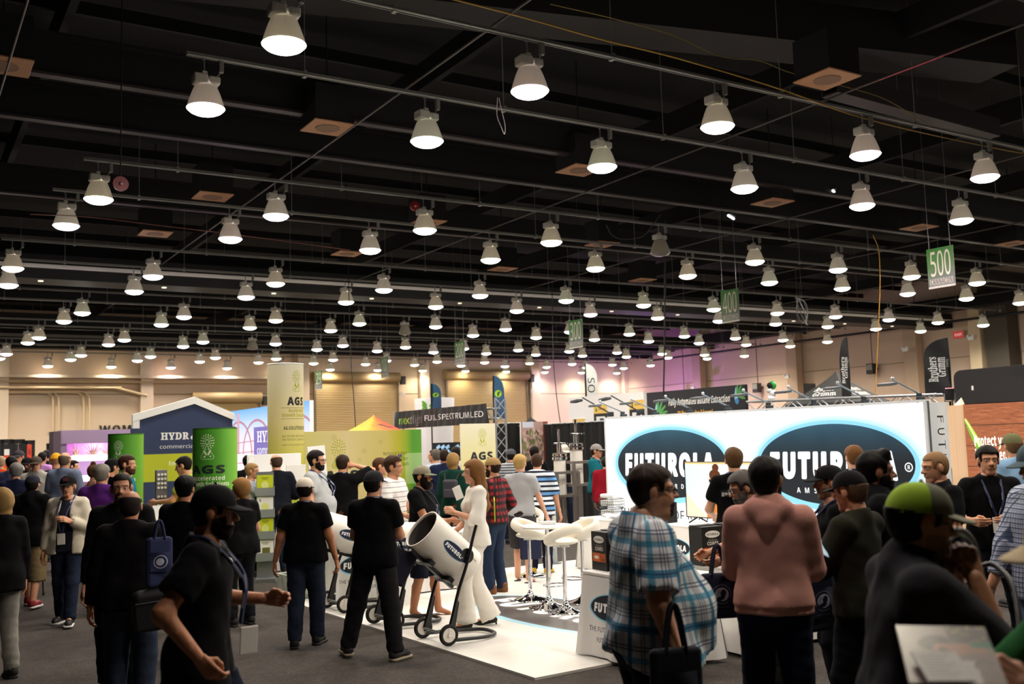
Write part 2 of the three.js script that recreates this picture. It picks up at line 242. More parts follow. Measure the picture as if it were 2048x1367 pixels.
// ---------------------------------------------------------------- people: fields of tapered bones, joined smoothly and meshed
// surface nets over a grid; f(x,y,z) is a distance
function nets(f, b, cell) {
  const n = [0, 1, 2].map((i) => Math.ceil((b[i + 3] - b[i]) / cell) + 2), [nx, ny, nz] = n, F = new Float32Array(nx * ny * nz), B = 5, X = (i) => b[0] + i * cell, Y = (i) => b[1] + i * cell, Z = (i) => b[2] + i * cell;
  const reach = B * cell * 0.5 * 1.7321 * 1.5 + cell * 1.5;
  for (let k = 0; k < nz; k += B) for (let j = 0; j < ny; j += B) for (let i = 0; i < nx; i += B) {
    const d = f(X(i + B / 2), Y(j + B / 2), Z(k + B / 2)), far = Math.abs(d) > reach;
    for (let c = k; c < Math.min(k + B, nz); c++) for (let q = j; q < Math.min(j + B, ny); q++) for (let p = i; p < Math.min(i + B, nx); p++) F[(c * ny + q) * nx + p] = far ? d : f(X(p), Y(q), Z(c));
  }
  const id = new Int32Array(nx * ny * nz).fill(-1), pos = [], idx = [], sx = 1, sy = nx, sz = nx * ny, E = [[0, sx], [0, sy], [0, sz], [sx, sx + sy], [sx, sx + sz], [sy, sy + sx], [sy, sy + sz], [sz, sz + sx], [sz, sz + sy], [sx + sy, sx + sy + sz], [sx + sz, sx + sy + sz], [sy + sz, sx + sy + sz]];
  const off = (o) => [o % nx, Math.floor(o / nx) % ny, Math.floor(o / sz)], EO = E.map(([p, q]) => [off(p), off(q)]);
  for (let k = 0; k < nz - 1; k++) for (let j = 0; j < ny - 1; j++) for (let i = 0; i < nx - 1; i++) {
    const o = (k * ny + j) * nx + i; let m = 0, x = 0, y = 0, z = 0;
    const s0 = F[o] < 0;
    if (s0 === F[o + sx] < 0 && s0 === F[o + sy] < 0 && s0 === F[o + sz] < 0 && s0 === F[o + sx + sy] < 0 && s0 === F[o + sx + sz] < 0 && s0 === F[o + sy + sz] < 0 && s0 === F[o + sx + sy + sz] < 0) continue;
    for (let e = 0; e < 12; e++) {
      const a = F[o + E[e][0]], c = F[o + E[e][1]]; if (a < 0 === c < 0) continue;
      const t = a / (a - c), [A, C] = EO[e]; x += A[0] + (C[0] - A[0]) * t; y += A[1] + (C[1] - A[1]) * t; z += A[2] + (C[2] - A[2]) * t; m++;
    }
    id[o] = pos.length / 3; pos.push(X(i + x / m), Y(j + y / m), Z(k + z / m));
  }
  const quad = (a, p, q, r, flip) => { if (a < 0 || p < 0 || q < 0 || r < 0) return; flip ? idx.push(a, r, q, a, q, p) : idx.push(a, p, q, a, q, r); };
  for (let k = 1; k < nz - 1; k++) for (let j = 1; j < ny - 1; j++) for (let i = 1; i < nx - 1; i++) {
    const o = (k * ny + j) * nx + i, s = F[o] < 0;
    if (s !== F[o + sx] < 0) quad(id[o - sy - sz], id[o - sz], id[o], id[o - sy], !s);
    if (s !== F[o + sy] < 0) quad(id[o - sx - sz], id[o - sx], id[o], id[o - sz], !s);
    if (s !== F[o + sz] < 0) quad(id[o - sx - sy], id[o - sy], id[o], id[o - sx], !s);
  }
  const g = new THREE.BufferGeometry(); g.setAttribute('position', new THREE.Float32BufferAttribute(pos, 3)); g.setIndex(idx); g.computeVertexNormals(); return g;
}
// a bone: [ax, ay, az, bx, by, bz, ra, rb, flat, clip]; flat > 1 thins it front to back; clip 1 ends it flat at b
function boneD(o, x, y, z) {
  const k = o[8] || 1, ax = x - o[0], ay = y - o[1], az = (z - o[2]) * k, bx = o[3] - o[0], by = o[4] - o[1], bz = (o[5] - o[2]) * k, L = bx * bx + by * by + bz * bz, t = L ? (ax * bx + ay * by + az * bz) / L : 0, h = t < 0 ? 0 : t > 1 ? 1 : t;
  const ex = ax - bx * h, ey = ay - by * h, ez = az - bz * h; let d = (Math.sqrt(ex * ex + ey * ey + ez * ez) - (o[6] + (o[7] - o[6]) * h)) / (k > 1 ? k * 0.85 : 1);
  if (o[9]) d = Math.max(d, (t - 1) * Math.sqrt(L));
  return d;
}
const smin = (a, b, k) => { const h = Math.max(0, k - Math.abs(a - b)) / k; return Math.min(a, b) - h * h * k * 0.25; };
const blend = (bones, k) => (x, y, z) => { let d = 9; for (const o of bones) d = smin(d, boneD(o, x, y, z), k); return d; };
function bounds(bones, m) { const b = [9, 9, 9, -9, -9, -9]; for (const o of bones) for (const s of [0, 3]) for (let i = 0; i < 3; i++) { const r = Math.max(o[6], o[7]) + m; b[i] = Math.min(b[i], o[s + i] - r); b[i + 3] = Math.max(b[i + 3], o[s + i] + r); } return b; }
const ell = (cx, cy, cz, rx, ry, rz) => (x, y, z) => { const a = (x - cx) / rx, b = (y - cy) / ry, c = (z - cz) / rz, q = Math.sqrt(a * a + b * b + c * c), e = Math.sqrt(a * a / (rx * rx) + b * b / (ry * ry) + c * c / (rz * rz)) || 1e-6; return q * (q - 1) / e; };
const cache = new Map(), cached = (k, f) => { if (!cache.has(k)) cache.set(k, f()); return cache.get(k); };
function paint(g, f) { const p = g.attributes.position, c = new Float32Array(p.count * 3); for (let i = 0; i < p.count; i++) c.set(f(p.getX(i), p.getY(i), p.getZ(i)), i * 3); g.setAttribute('color', new THREE.BufferAttribute(c, 3)); return g; }

// a head in its own frame: centre between the ears, face to +z
const skull = ell(0, 0.034, -0.014, 0.077, 0.087, 0.098), jawE = ell(0, -0.04, 0.02, 0.059, 0.076, 0.073);
function headField(kind) {
  const heavy = kind === 'heavy', fem = kind === 'woman', cheek = heavy ? 0.012 : 0, parts = [ell(0, -0.04 - cheek * 0.5, 0.02, 0.058 + cheek, fem ? 0.07 : 0.076, 0.071 + cheek * 0.5)];
  const nose = [[0, 0.012, 0.082, 0, -0.026, 0.108, 0.008, 0.0125], [-0.013, -0.028, 0.094, 0.013, -0.028, 0.094, 0.0085, 0.0085]];
  const brow = [[-0.045, 0.024, 0.066, -0.012, 0.024, 0.083, 0.011, 0.01], [0.045, 0.024, 0.066, 0.012, 0.024, 0.083, 0.011, 0.01]], chin = [[-0.018, -0.1, 0.058, 0.018, -0.1, 0.058, 0.021, 0.021]];
  const ears = [-1, 1].map((s) => ell(s * 0.08, -0.004, -0.012, 0.011, 0.033, 0.021)), lips = [[-0.02, -0.062, 0.082, 0.02, -0.062, 0.082, 0.007, 0.007]], lipTop = [[-0.018, -0.054, 0.084, 0.018, -0.054, 0.084, 0.0058, 0.0058]];
  const neck = [[0, -0.05, -0.022, 0, -0.17, -0.04, heavy ? 0.066 : fem ? 0.047 : 0.056, heavy ? 0.074 : fem ? 0.05 : 0.06]];
  const dbl = heavy ? [[-0.02, -0.105, 0.03, 0.02, -0.105, 0.03, 0.045, 0.045]] : [];
  const pits = [-1, 1].map((s) => ell(s * 0.033, 0.004, 0.094, 0.021, 0.014, 0.018)), eyes = [-1, 1].map((s) => ell(s * 0.032, 0.003, 0.069, 0.0145, 0.0125, 0.0145));
  return (x, y, z) => {
    let d = smin(skull(x, y, z), parts[0](x, y, z), 0.03);
    for (const o of [...brow, ...chin, ...dbl]) d = smin(d, boneD(o, x, y, z), 0.02);
    for (const p of pits) d = -smin(-d, p(x, y, z), 0.012);
    for (const o of nose) d = smin(d, boneD(o, x, y, z), 0.009);
    for (const o of lips) d = smin(d, boneD(o, x, y, z), 0.006);
    for (const o of lipTop) d = smin(d, boneD(o, x, y, z), 0.004);
    for (const e of ears) d = smin(d, e(x, y, z), 0.008);
    for (const e of eyes) d = Math.min(d, e(x, y, z));
    for (const o of neck) d = smin(d, boneD(o, x, y, z), 0.025);
    return d;
  };
}
const HB = [-0.11, -0.17, -0.14, 0.11, 0.14, 0.14];
const headGeo = (kind, cell) => cached('head' + kind + cell, () => nets(headField(kind), HB, cell));
// hair, beards and hats follow the head's field
const hairGeo = (style, cell) => cached('hair' + style + cell, () => {
  const grow = { buzz: 0.006, short: 0.016, quiff: 0.018, full: 0.024, ring: 0.009, long: 0.02, bob: 0.024, bun: 0.012, under: 0.014 }[style] ?? 0.016;
  const f = (x, y, z) => {
    const ty = Math.max(0, Math.min(1, (y + 0.03) / 0.1)), gr = style === 'long' || style === 'bob' ? grow : 0.004 + (grow - 0.004) * ty * ty * (3 - 2 * ty) + (z < -0.05 ? 0.004 : 0);
    let d = skull(x, y, z) - gr, lump = (0.0012 * Math.sin(x * 90 + y * 30 + 2 * Math.sin(z * 40)) * Math.sin(z * 70 + y * 50) + 0.0016 * Math.sin(x * 45 - z * 33 + y * 20)) * (style === 'buzz' || style === 'ring' ? 0.15 : 1);
    d = smin(d, ell(0, -0.005, -0.03, 0.07 + gr, 0.085, 0.078 + gr)(x, y, z), 0.02);
    if (style === 'quiff') d = smin(d, boneD([-0.035, 0.115, 0.045, 0.035, 0.12, 0.05, 0.032, 0.03], x, y, z), 0.03);
    if (style === 'bun') d = smin(d, ell(0, 0.14, -0.03, 0.04, 0.04, 0.04)(x, y, z), 0.02);
    d += lump;
    // face opening and hairline
    const line = style === 'quiff' || style === 'full' ? 0.07 : 0.066, face = Math.max(line - y > 0 ? 0.045 - z : (y - line) * 0.9 + 0.045 - z + 0.02 * 0, y - line);
    d = Math.max(d, -Math.max(face, -1));
    d = Math.max(d, -ell(0, -0.03, 0.085, 0.07, 0.098, 0.066)(x, y, z));
    if (style === 'ring') d = Math.max(d, y - 0.055 + z * 0.25);
    if (style === 'under') d = Math.max(d, y - 0.04);
    // nape and over the ears
    const low = style === 'long' || style === 'bob' ? -0.6 : -0.075;
    d = Math.max(d, low - y);
    if (style !== 'long' && style !== 'bob') d = Math.max(d, -ell(0.086, -0.002, 0.0, 0.022, 0.048, 0.032)(x, y, z), -ell(-0.086, -0.002, 0.0, 0.022, 0.048, 0.032)(x, y, z), Math.min(-0.012 - y, z + 0.02));
    if (style === 'long' || style === 'bob') {
      const end = style === 'long' ? -0.42 : -0.15, w = style === 'long' ? 0.09 : 0.085, wave = 0.006 * Math.sin(y * 60 + x * 20);
      const fall = style === 'long' ? Math.max(Math.min(boneD([0, 0.0, -0.05, 0, -0.36, -0.12, 0.088, 0.07, 1.15], x, y, z), boneD([0.05, -0.02, -0.03, 0.085, -0.3, -0.06, 0.04, 0.035], x, y, z), boneD([-0.05, -0.02, -0.03, -0.085, -0.34, -0.02, 0.04, 0.03], x, y, z)) + wave, end - y + 0.02 * Math.sin(x * 90)) : Math.max(ell(0, (end + 0.08) / 2, -0.045, w, (0.08 - end) / 1.7, 0.07)(x, y, z) + wave, -boneD([0, -0.03, 0.01, 0, -0.6, 0.06, 0.062, 0.07], x, y, z), end - y + 0.02 * Math.sin(x * 90));
      d = smin(d, fall, 0.02);
    }
    return d;
  };
  return nets(f, [-0.14, style === 'long' ? -0.48 : -0.2, style === 'long' ? -0.24 : -0.16, 0.14, 0.2, 0.13], cell);
});
const beardGeo = (style, cell) => cached('beard' + style + cell, () => {
  const grow = style === 'full' ? 0.024 : 0.009;
  const f = (x, y, z) => {
    let d = smin(ell(0, -0.045, 0.02, 0.06 + grow * 0.6, 0.078 + grow * (style === 'full' ? 1.5 : 0.6), 0.072 + grow)(x, y, z), boneD([-0.02, -0.1, 0.06, 0.02, -0.1, 0.06, 0.02 + grow, 0.02 + grow], x, y, z), 0.02);
    if (style === 'goatee') d = Math.min(boneD([-0.022, -0.095, 0.07, 0.022, -0.095, 0.07, 0.021, 0.021], x, y, z), boneD([-0.03, -0.05, 0.082, 0.03, -0.05, 0.082, 0.009, 0.009], x, y, z), boneD([-0.03, -0.05, 0.079, -0.03, -0.09, 0.072, 0.01, 0.01], x, y, z), boneD([0.03, -0.05, 0.079, 0.03, -0.09, 0.072, 0.01, 0.01], x, y, z));
    else d = Math.max(d, Math.min(y + 0.055, Math.max(y + 0.005, -(Math.abs(x) - 0.05))), y + 0.0 - Math.abs(x) * 0.1, -0.005 - z);
    d = Math.max(d, -boneD([-0.017, -0.0625, 0.11, 0.017, -0.0625, 0.11, 0.012, 0.012], x, y, z));
    return d + 0.0015 * Math.sin(x * 300) * Math.sin(y * 260);
  };
  return nets(f, [-0.1, -0.19, -0.03, 0.1, 0.03, 0.14], cell);
});
// baseball cap: a domed crown of six gores over the skull and a curved bill
const crownGeo = (half) => cached('crown' + half, () => {
  const p = [], ix = [], nu = 24, nv = 9, a0 = half === 'front' ? -1.5 : half === 'back' ? 1.5 : 0, span = half === 'front' ? 3.0 : half === 'back' ? Math.PI * 2 - 3.0 : Math.PI * 2;
  for (let j = 0; j <= nv; j++) for (let i = 0; i <= nu; i++) { const a = a0 + span * i / nu, e = (Math.PI / 2) * j / nv, r = Math.cos(e) ** 0.8 * (1 + 0.01 * Math.abs(Math.sin(a * 3))); p.push(0.094 * r * Math.sin(a), 0.036 + 0.1 * Math.sin(e) * (half === 'front' && Math.cos(a) > 0.5 ? 1 : 0.99) - (Math.cos(a) < 0 ? 0.012 * -Math.cos(a) * (1 - j / nv) : 0), -0.012 + 0.111 * r * Math.cos(a)); }
  for (let j = 0; j < nv; j++) for (let i = 0; i < nu; i++) { const o = j * (nu + 1) + i; ix.push(o, o + 1, o + nu + 1, o + 1, o + nu + 2, o + nu + 1); }
  const g = new THREE.BufferGeometry(); g.setAttribute('position', new THREE.Float32BufferAttribute(p, 3)); g.setIndex(ix); g.computeVertexNormals(); return g;
});
const billGeo = () => cached('bill', () => {
  const f = (x, y, z) => { const yy = y - 0.04 + 2.6 * x * x + (z - 0.08) * 0.22; return Math.max(ell(0, 0, 0.085, 0.083, 1, 0.095)(x, 0, z), Math.abs(yy) - 0.0045, 0.07 - z - 0.0 + Math.abs(x) * -0.35); };
  return nets(f, [-0.1, -0.02, 0.02, 0.1, 0.06, 0.2], 0.005);
});
const beanieGeo = () => cached('beanie', () => nets((x, y, z) => Math.max(smin(skull(x, y, z) - 0.018, ell(0, 0.1, -0.02, 0.06, 0.05, 0.07)(x, y, z), 0.03), 0.035 - y - z * 0.1), [-0.12, 0, -0.14, 0.12, 0.18, 0.12], 0.008));
const buttonGeo = () => cached('button', () => new THREE.SphereGeometry(0.008, 8, 6).translate(0, 0.137, -0.012));
const glassesGeo = () => cached('glasses', () => join([...[-1, 1].map((s) => new THREE.TorusGeometry(0.021, 0.0025, 6, 20).scale(1.1, 0.85, 1).translate(s * 0.032, 0.004, 0.098)), bar([-0.01, 0.006, 0.1], [0.01, 0.006, 0.1], 0.0025), ...[-1, 1].map((s) => bar([s * 0.055, 0.008, 0.096], [s * 0.083, 0.006, -0.01], 0.0028))]));
const lensGeo = () => cached('lenses', () => join([-1, 1].map((s) => new THREE.CircleGeometry(0.02, 18).scale(1.1, 0.85, 1).translate(s * 0.032, 0.004, 0.0985))));
// hands: palm, four fingers of three bones each, thumb from the side; fingers along +y, palm to +z, thumb at +x (a right hand, seen from its back, mirrored for the left)
const handGeo = (curl, cell) => cached('hand' + curl + cell, () => {
  const bones = [], X = [0.03, 0.0105, -0.009, -0.027], KY = [0.088, 0.092, 0.087, 0.078], L = [[0.042, 0.026, 0.02], [0.046, 0.029, 0.022], [0.042, 0.027, 0.021], [0.033, 0.02, 0.018]];
  X.forEach((x, i) => {
    bones.push([x * 0.6, 0.0, 0, x, KY[i], 0.002, 0.016, 0.0115]);
    let p = [x, KY[i], 0.002], a = 0.12 + curl * 0.9 + i * 0.05; const r = 0.0092 - (i === 3 ? 0.0014 : 0);
    L[i].forEach((l, k) => { const q = [p[0] + (x * 0.06) * (1 - curl) * l / 0.04 * 0.3, p[1] + l * Math.cos(a), p[2] + l * Math.sin(a)]; bones.push([...p, ...q, r - k * 0.0008, r - k * 0.0012]); p = q; a += 0.1 + curl * (k ? 0.55 : 1.0); });
  });
  const th = [[0.018, 0.018, 0.006], [0.045, 0.048, 0.016 + curl * 0.012], [0.048 - curl * 0.008, 0.078, 0.022 + curl * 0.02], [0.042 - curl * 0.02, 0.1, 0.028 + curl * 0.024]];
  for (let k = 0; k < 3; k++) bones.push([...th[k], ...th[k + 1], 0.0145 - k * 0.002, 0.012 - k * 0.0015]);
  bones.push([0, -0.03, 0, 0, 0.02, 0, 0.024, 0.024, 1.25]);
  const palm = bones.filter((o, i) => o[0] !== o[3] || true);
  return nets(blend(palm, 0.006), bounds(bones, 0.008), cell);
});
const shoeGeo = (kind) => cached('shoe' + kind, () => {
  const up = [[0, 0.05, -0.025, 0, 0.045, 0.13, 0.042, 0.036], [0, 0.045, 0.13, 0.004, 0.036, 0.165, 0.037, 0.032], [0, 0.06, -0.02, 0, 0.11, -0.02, 0.044, kind === 'boot' ? 0.05 : 0.043]];
  const u = blend(up, 0.03), sole = (x, y, z) => Math.max(Math.hypot(Math.max(0, Math.abs(x - 0.003 * 0) - 0.012), Math.max(0, z - 0.16, -0.03 - z)) - 0.037 - (z > 0.06 ? 0.004 : 0), Math.abs(y - 0.014) - 0.013);
  const top = kind === 'boot' ? 0.16 : 0.105;
  return [nets((x, y, z) => Math.max(u(x, y, z), 0.02 - y, y - top), [-0.07, 0, -0.1, 0.07, 0.18, 0.22], 0.009), nets(sole, [-0.07, -0.01, -0.1, 0.07, 0.05, 0.23], 0.008)];
});
const pumpGeo = () => cached('pump', () => [nets(blend([[0, 0.05, -0.03, 0, 0.03, 0.12, 0.03, 0.03, 1], [0, 0.028, 0.12, 0, 0.02, 0.19, 0.026, 0.012]], 0.03), [-0.06, -0.02, -0.1, 0.06, 0.1, 0.23], 0.008), bar([0, 0.0, -0.045], [0, 0.05, -0.04], 0.009)]);

const SKIN = { pale: '#d9a283', fair: '#c98f6c', tan: '#b67a55', olive: '#a46e4a', brown: '#8a5a3c' };
const skinM = new THREE.MeshPhysicalMaterial({ color: 0xffffff, vertexColors: true, roughness: 0.52, sheen: 0.15, sheenColor: new THREE.Color(0xffd0b0) });
const lin = (c) => new THREE.Color(c).toArray();
const mixc = (a, b, t) => a.map((v, i) => v + (b[i] - v) * t);

// two-bone reach
function reach(a, t, l1, l2, pole) {
  const d = t.clone().sub(a), L = Math.min(d.length(), (l1 + l2) * 0.999), dir = d.normalize(), q = (l1 * l1 - l2 * l2 + L * L) / (2 * L), h = Math.sqrt(Math.max(0, l1 * l1 - q * q)), side = pole.clone().addScaledVector(dir, -pole.dot(dir)).normalize();
  return [a.clone().addScaledVector(dir, q).addScaledVector(side, h), a.clone().addScaledVector(dir, L)];
}
const wrinkle = (x, y, z, s) => s * (0.0022 * Math.sin(y * 46 + x * 31 + z * 17 + 2 * Math.sin(x * 21)) * Math.sin(x * 27 - y * 13 + z * 23) + 0.002 * Math.sin(y * 21 - Math.abs(x) * 38 + z * 9));
let personCount = 0;
const CLOTH = { specularIntensity: 0.25 };
/* s: px, top (pixel of the top of the head), d (metres ahead), yaw, label, and:
   skin, head ('man' 'woman' 'heavy'), hair [style, colour], beard [style, colour], cap {color, mesh, bill, back}, beanie, glasses, shades
   top {color, sleeve: 'short' 'long' 'none', hem, ease, hood, collar, map}, legs {color, kind: 'long' 'shorts', ease, flare}, shoes {color, sole, kind}
   wide (build), belly, fem, lean, headYaw, headPitch, hands [left, right], curl [left, right], feet [left, right], footYaw, lanyard, badge */
function person(s) {
  const at = P(s.px, s.top, s.d), near = s.d < 7.2, mid = s.d < 13.5, cell = near ? 0.0135 : mid ? 0.018 : s.d < 19 ? 0.026 : 0.034, hc = near ? 0.0048 : mid ? 0.006 : s.d < 19 ? 0.009 : 0.012, handC = near ? 0.0042 : mid ? 0.0055 : 0.008;
  const w = s.wide ?? 1, bl = s.belly ?? 0, fem = !!s.fem, lean = s.lean ?? 0, leanX = s.leanX ?? 0;
  // spine frame: turns the upper body about the hips
  const q = new THREE.Quaternion().setFromEuler(new THREE.Euler(lean, s.twist ?? 0, leanX)), hip = V3(0, 0.95, 0), up = (x, y, z) => V3(x, y - 0.95, z).applyQuaternion(q).add(hip);
  const T = (x, y, z) => up(x, y, z).toArray();
  const shW = (fem ? 0.148 : 0.168) * (0.72 + 0.28 * w), neckB = up(0, 1.475, -0.012), headC = neckB.clone().add(V3(0, 0.15, 0.025).applyQuaternion(q.clone().slerp(new THREE.Quaternion(), 0.5)))
    .add(V3(0, 0, s.headF ?? 0)).add(V3(0, -0.012 * Math.abs(s.headPitch ?? 0) / 0.3, 0.03 * Math.max(0, s.headPitch ?? 0) / 0.3));
  const hq = new THREE.Quaternion().setFromEuler(new THREE.Euler(s.headPitch ?? 0, s.headYaw ?? 0, s.headRoll ?? 0, 'YXZ'));
  const topY = headC.y + 0.122 + (s.cap ? 0.012 : s.hair && !['buzz', 'ring'].includes(s.hair[0]) ? 0.014 : 0.004), S = at.y / topY;
  const root = thing('person', s.label, 'person', V3(at.x, 0, at.z), s.yaw, s.group);
  root.scale.setScalar(S); personCount++;
  // move the body so that the head, not the feet, stands on the sight line
  const shift = V3(headC.x, 0, headC.z).multiplyScalar(S).applyAxisAngle(V3(0, 1, 0), s.yaw); root.position.sub(shift);
  const sh = [up(shW, 1.41, -0.015), up(-shW, 1.41, -0.015)], hands = s.hands ?? [null, null], el = [], wr = [];
  for (const i of [0, 1]) { const g = i ? -1 : 1, t = hands[i] ? V3(...hands[i]) : V3(g * (0.15 + 0.1 * w + bl * 0.06), 0.82, 0.04 + bl * 0.05), pole = s.poles?.[i] ? V3(...s.poles[i]) : V3(g * 0.6, -0.3, -1); const [e, h] = reach(sh[i], t, 0.29, 0.255, pole); el.push(e); wr.push(h); }
  const feet = s.feet ?? [[0.11, 0, 0.02], [-0.11, 0, -0.02]], hj = [V3(0.088, 0.92, 0), V3(-0.088, 0.92, 0)], kn = [], an = [];
  for (const i of [0, 1]) { const a = V3(feet[i][0], 0.085 + feet[i][1], feet[i][2]), [k, e] = reach(hj[i], a, 0.43, 0.415, V3(i ? -0.15 : 0.15, 0, 1)); kn.push(k); an.push(e); }
  const A = (v) => v.toArray(), lw = 0.42 + 0.58 * w;
  // the body
  const cw = 0.4 + 0.6 * w, hipW = fem ? 1.06 : 1, waW = fem ? 0.9 : 1;
  const torso = [];
  for (const g of [-1, 1]) torso.push([...T(g * 0.072 * cw, 1.3, 0), ...T(g * 0.06 * w, 1.1, 0), 0.1 * cw, 0.092 * w * waW, 1.12], [...T(g * 0.06 * w, 1.1, 0), g * 0.07 * w, 0.94, -0.01, 0.092 * w * waW, 0.1 * w * hipW, 1.1], [...T(g * 0.02, 1.45, -0.02), ...T(g * shW * 0.93, 1.402, -0.015), 0.058, 0.05]);
  torso.push([...T(0, 1.32, -0.004), ...T(0, 1.08, -0.004), 0.103 * cw, 0.094 * w * waW, 1.1], [...T(0, 1.38, -0.015), ...T(0, 1.5, -0.004), 0.075, fem ? 0.05 : 0.058 * (0.5 + 0.5 * w)]);
  if (bl) torso.push([...T(0, 1.06, 0.03 + 0.075 * bl), ...T(0, 1.18, 0.02 + 0.05 * bl), 0.105 + 0.085 * bl, 0.1 + 0.065 * bl]);
  if (fem) torso.push([...T(-0.065, 1.27, 0.06), ...T(0.065, 1.27, 0.06), 0.058, 0.058]);
  const armB = (i) => [[...A(sh[i]), ...A(el[i]), 0.052 * lw, 0.041 * lw], [...A(el[i]), ...A(wr[i]), 0.042 * lw, 0.028 * (0.7 + 0.3 * w)]];
  const legB = (i) => [[...A(hj[i]), ...A(kn[i]), 0.085 * lw, 0.056 * lw], [...A(kn[i]), ...A(an[i]), 0.054 * lw, 0.038], [...A(kn[i].clone().lerp(an[i], 0.3).add(V3(0, 0, -0.018))), ...A(an[i]), 0.046 * lw, 0.034], [...A(an[i]), an[i].x + (i ? -0.03 : 0.03), an[i].y - 0.045, an[i].z + 0.13, 0.036, 0.026]];
  const bones = [...torso, ...armB(0), ...armB(1)], fT = blend(bones, 0.03), fL = [0, 1].map((i) => blend(legB(i), 0.02));
  const bodyF = (x, y, z) => { const t = fT(x, y, z); return y > 1.1 ? t : smin(t, Math.min(fL[0](x, y, z), fL[1](x, y, z)), 0.03); };
  const skin = lin(SKIN[s.skin ?? 'fair']), stub = s.stubble ? lin(s.stubble) : mixc(skin, [0.08, 0.05, 0.04], fem ? 0 : 0.16), lip = mixc(skin, fem ? [0.45, 0.1, 0.1] : [0.36, 0.12, 0.1], 0.55), browC = lin(s.brow ?? s.hair?.[1] ?? '#2a1d16');
  const pieces = [paint(nets(bodyF, bounds([...bones, ...legB(0), ...legB(1)], 0.03), cell), () => skin)];
  const hg = headGeo(s.head ?? (fem ? 'woman' : 'man'), hc).clone();
  paint(hg, (x, y, z) => {
    for (const e of [-1, 1]) { const dx = x - e * 0.032, dy = y - 0.003; if (z > 0.07 && Math.hypot(dx, dy) < 0.0125) return Math.hypot(dx, dy) < 0.006 ? [0.02, 0.014, 0.01] : Math.abs(dy) > 0.0065 ? mixc(skin, [0.1, 0.05, 0.04], 0.4) : [0.55, 0.5, 0.47]; if (z > 0.05 && Math.abs(dy - 0.022 + dx * e * 0.12) < 0.0045 && Math.abs(dx) < 0.021) return mixc(skin, browC, 0.75); }
    if (z > 0.082 && Math.abs(x) < 0.022 && y < -0.049 && y > -0.07) return lip;
    if (z > 0 && y < -0.035 && y > -0.125 && !(z > 0.088 && y > -0.045)) return mixc(skin, stub, 0.85);
    if (z > 0.05 && (y < 0.0 && y > -0.04) && Math.abs(x) > 0.025) return mixc(skin, [0.62, 0.2, 0.14], 0.12);
    return skin;
  });
  pieces.push(hg.applyQuaternion(hq).translate(headC.x, headC.y, headC.z));
  for (const i of [0, 1]) {
    const g = handGeo((s.curl ?? [0.35, 0.35])[i], handC).clone(), y = wr[i].clone().sub(el[i]).normalize(), n = V3(...(s.palms?.[i] ?? [i ? 1 : -1, 0, 0.25])), z = n.addScaledVector(y, -n.dot(y)).normalize(), x = y.clone().cross(z);
    if (!i) { g.scale(-1, 1, 1); const ix = g.index; for (let k = 0; k < ix.count; k += 3) { const t = ix.getX(k); ix.setX(k, ix.getX(k + 1)); ix.setX(k + 1, t); } g.computeVertexNormals(); }
    g.applyMatrix4(new THREE.Matrix4().makeBasis(x, y, z).setPosition(wr[i].clone().addScaledVector(y, 0.012)));
    pieces.push(paint(g, () => skin));
  }
  const body = part('body', mergeGeometries(pieces), skinM, root);
  // clothes
  const o = s.top_ ?? { color: '#101012' }, e = o.ease ?? 0.016, sl = o.sleeve ?? 'short', hem = o.hem ?? 0.86, hemY = hem;
  {
    const tb = torso.map((b) => { const c = [...b]; c[6] += e; c[7] += e; return c; });
    const drop = o.drop ?? 0;
    for (const g of [-1, 1]) tb.push([g * 0.07 * w, 1.0, -0.006 + 0.02 * bl, g * 0.078 * w, hem - 0.03, -0.006 + 0.03 * bl, 0.103 * w + e * 1.2, 0.108 * w * hipW + e * 1.3 + drop, 1.08]);
    tb.push([-0.04, 0.96, -0.045, 0.04, Math.min(0.94, hem), -0.045, 0.085 * w + e * 1.2, 0.085 * w + e * 1.2 + drop * 0.5]);
    if (bl) tb.push([0, 1.06, 0.05 + 0.08 * bl, 0, hem - 0.02, 0.03 + 0.09 * bl, 0.105 + 0.085 * bl + e, 0.1 + 0.075 * bl + e + drop * 0.4]);
    const sleeves = [];
    if (sl !== 'none') for (const i of [0, 1]) {
      if (sl === 'long') sleeves.push([...A(sh[i]), ...A(el[i]), 0.056 * lw + e, 0.047 * lw + e * 0.9], [...A(el[i]), ...A(el[i].clone().lerp(wr[i], o.cuff ?? 0.97)), 0.047 * lw + e * 0.9, 0.036 + e * (o.loose ?? 0.45), 1, 1]);
      else { const k = o.sleeveLen ?? 0.66; sleeves.push([...A(sh[i]), ...A(sh[i].clone().lerp(el[i], k)), 0.056 * lw + e, 0.052 * lw + e * 1.15, 1, 1]); }
    }
    if (o.hood) tb.push(...[-1, 1].flatMap((g) => [[...T(g * 0.085, 1.475, 0.03), ...T(g * 0.08, 1.475, -0.06), 0.03, 0.042], [...T(g * 0.08, 1.475, -0.06), ...T(0, 1.41, -0.1), 0.046, 0.05]]), [...T(0, 1.475, -0.085), ...T(0, 1.4, -0.1), 0.05, 0.046]);
    const fB = blend(tb, 0.035), fS = sleeves.length ? sleeves : null, nk = up(0, 1.487 + (o.hood ? 0.06 : 0) + (o.collar ?? 0), 0), nd = V3(0, 1, o.hood || o.collar ? 0.25 : 0.4).normalize().applyQuaternion(q), wk = o.wrinkle ?? 1;
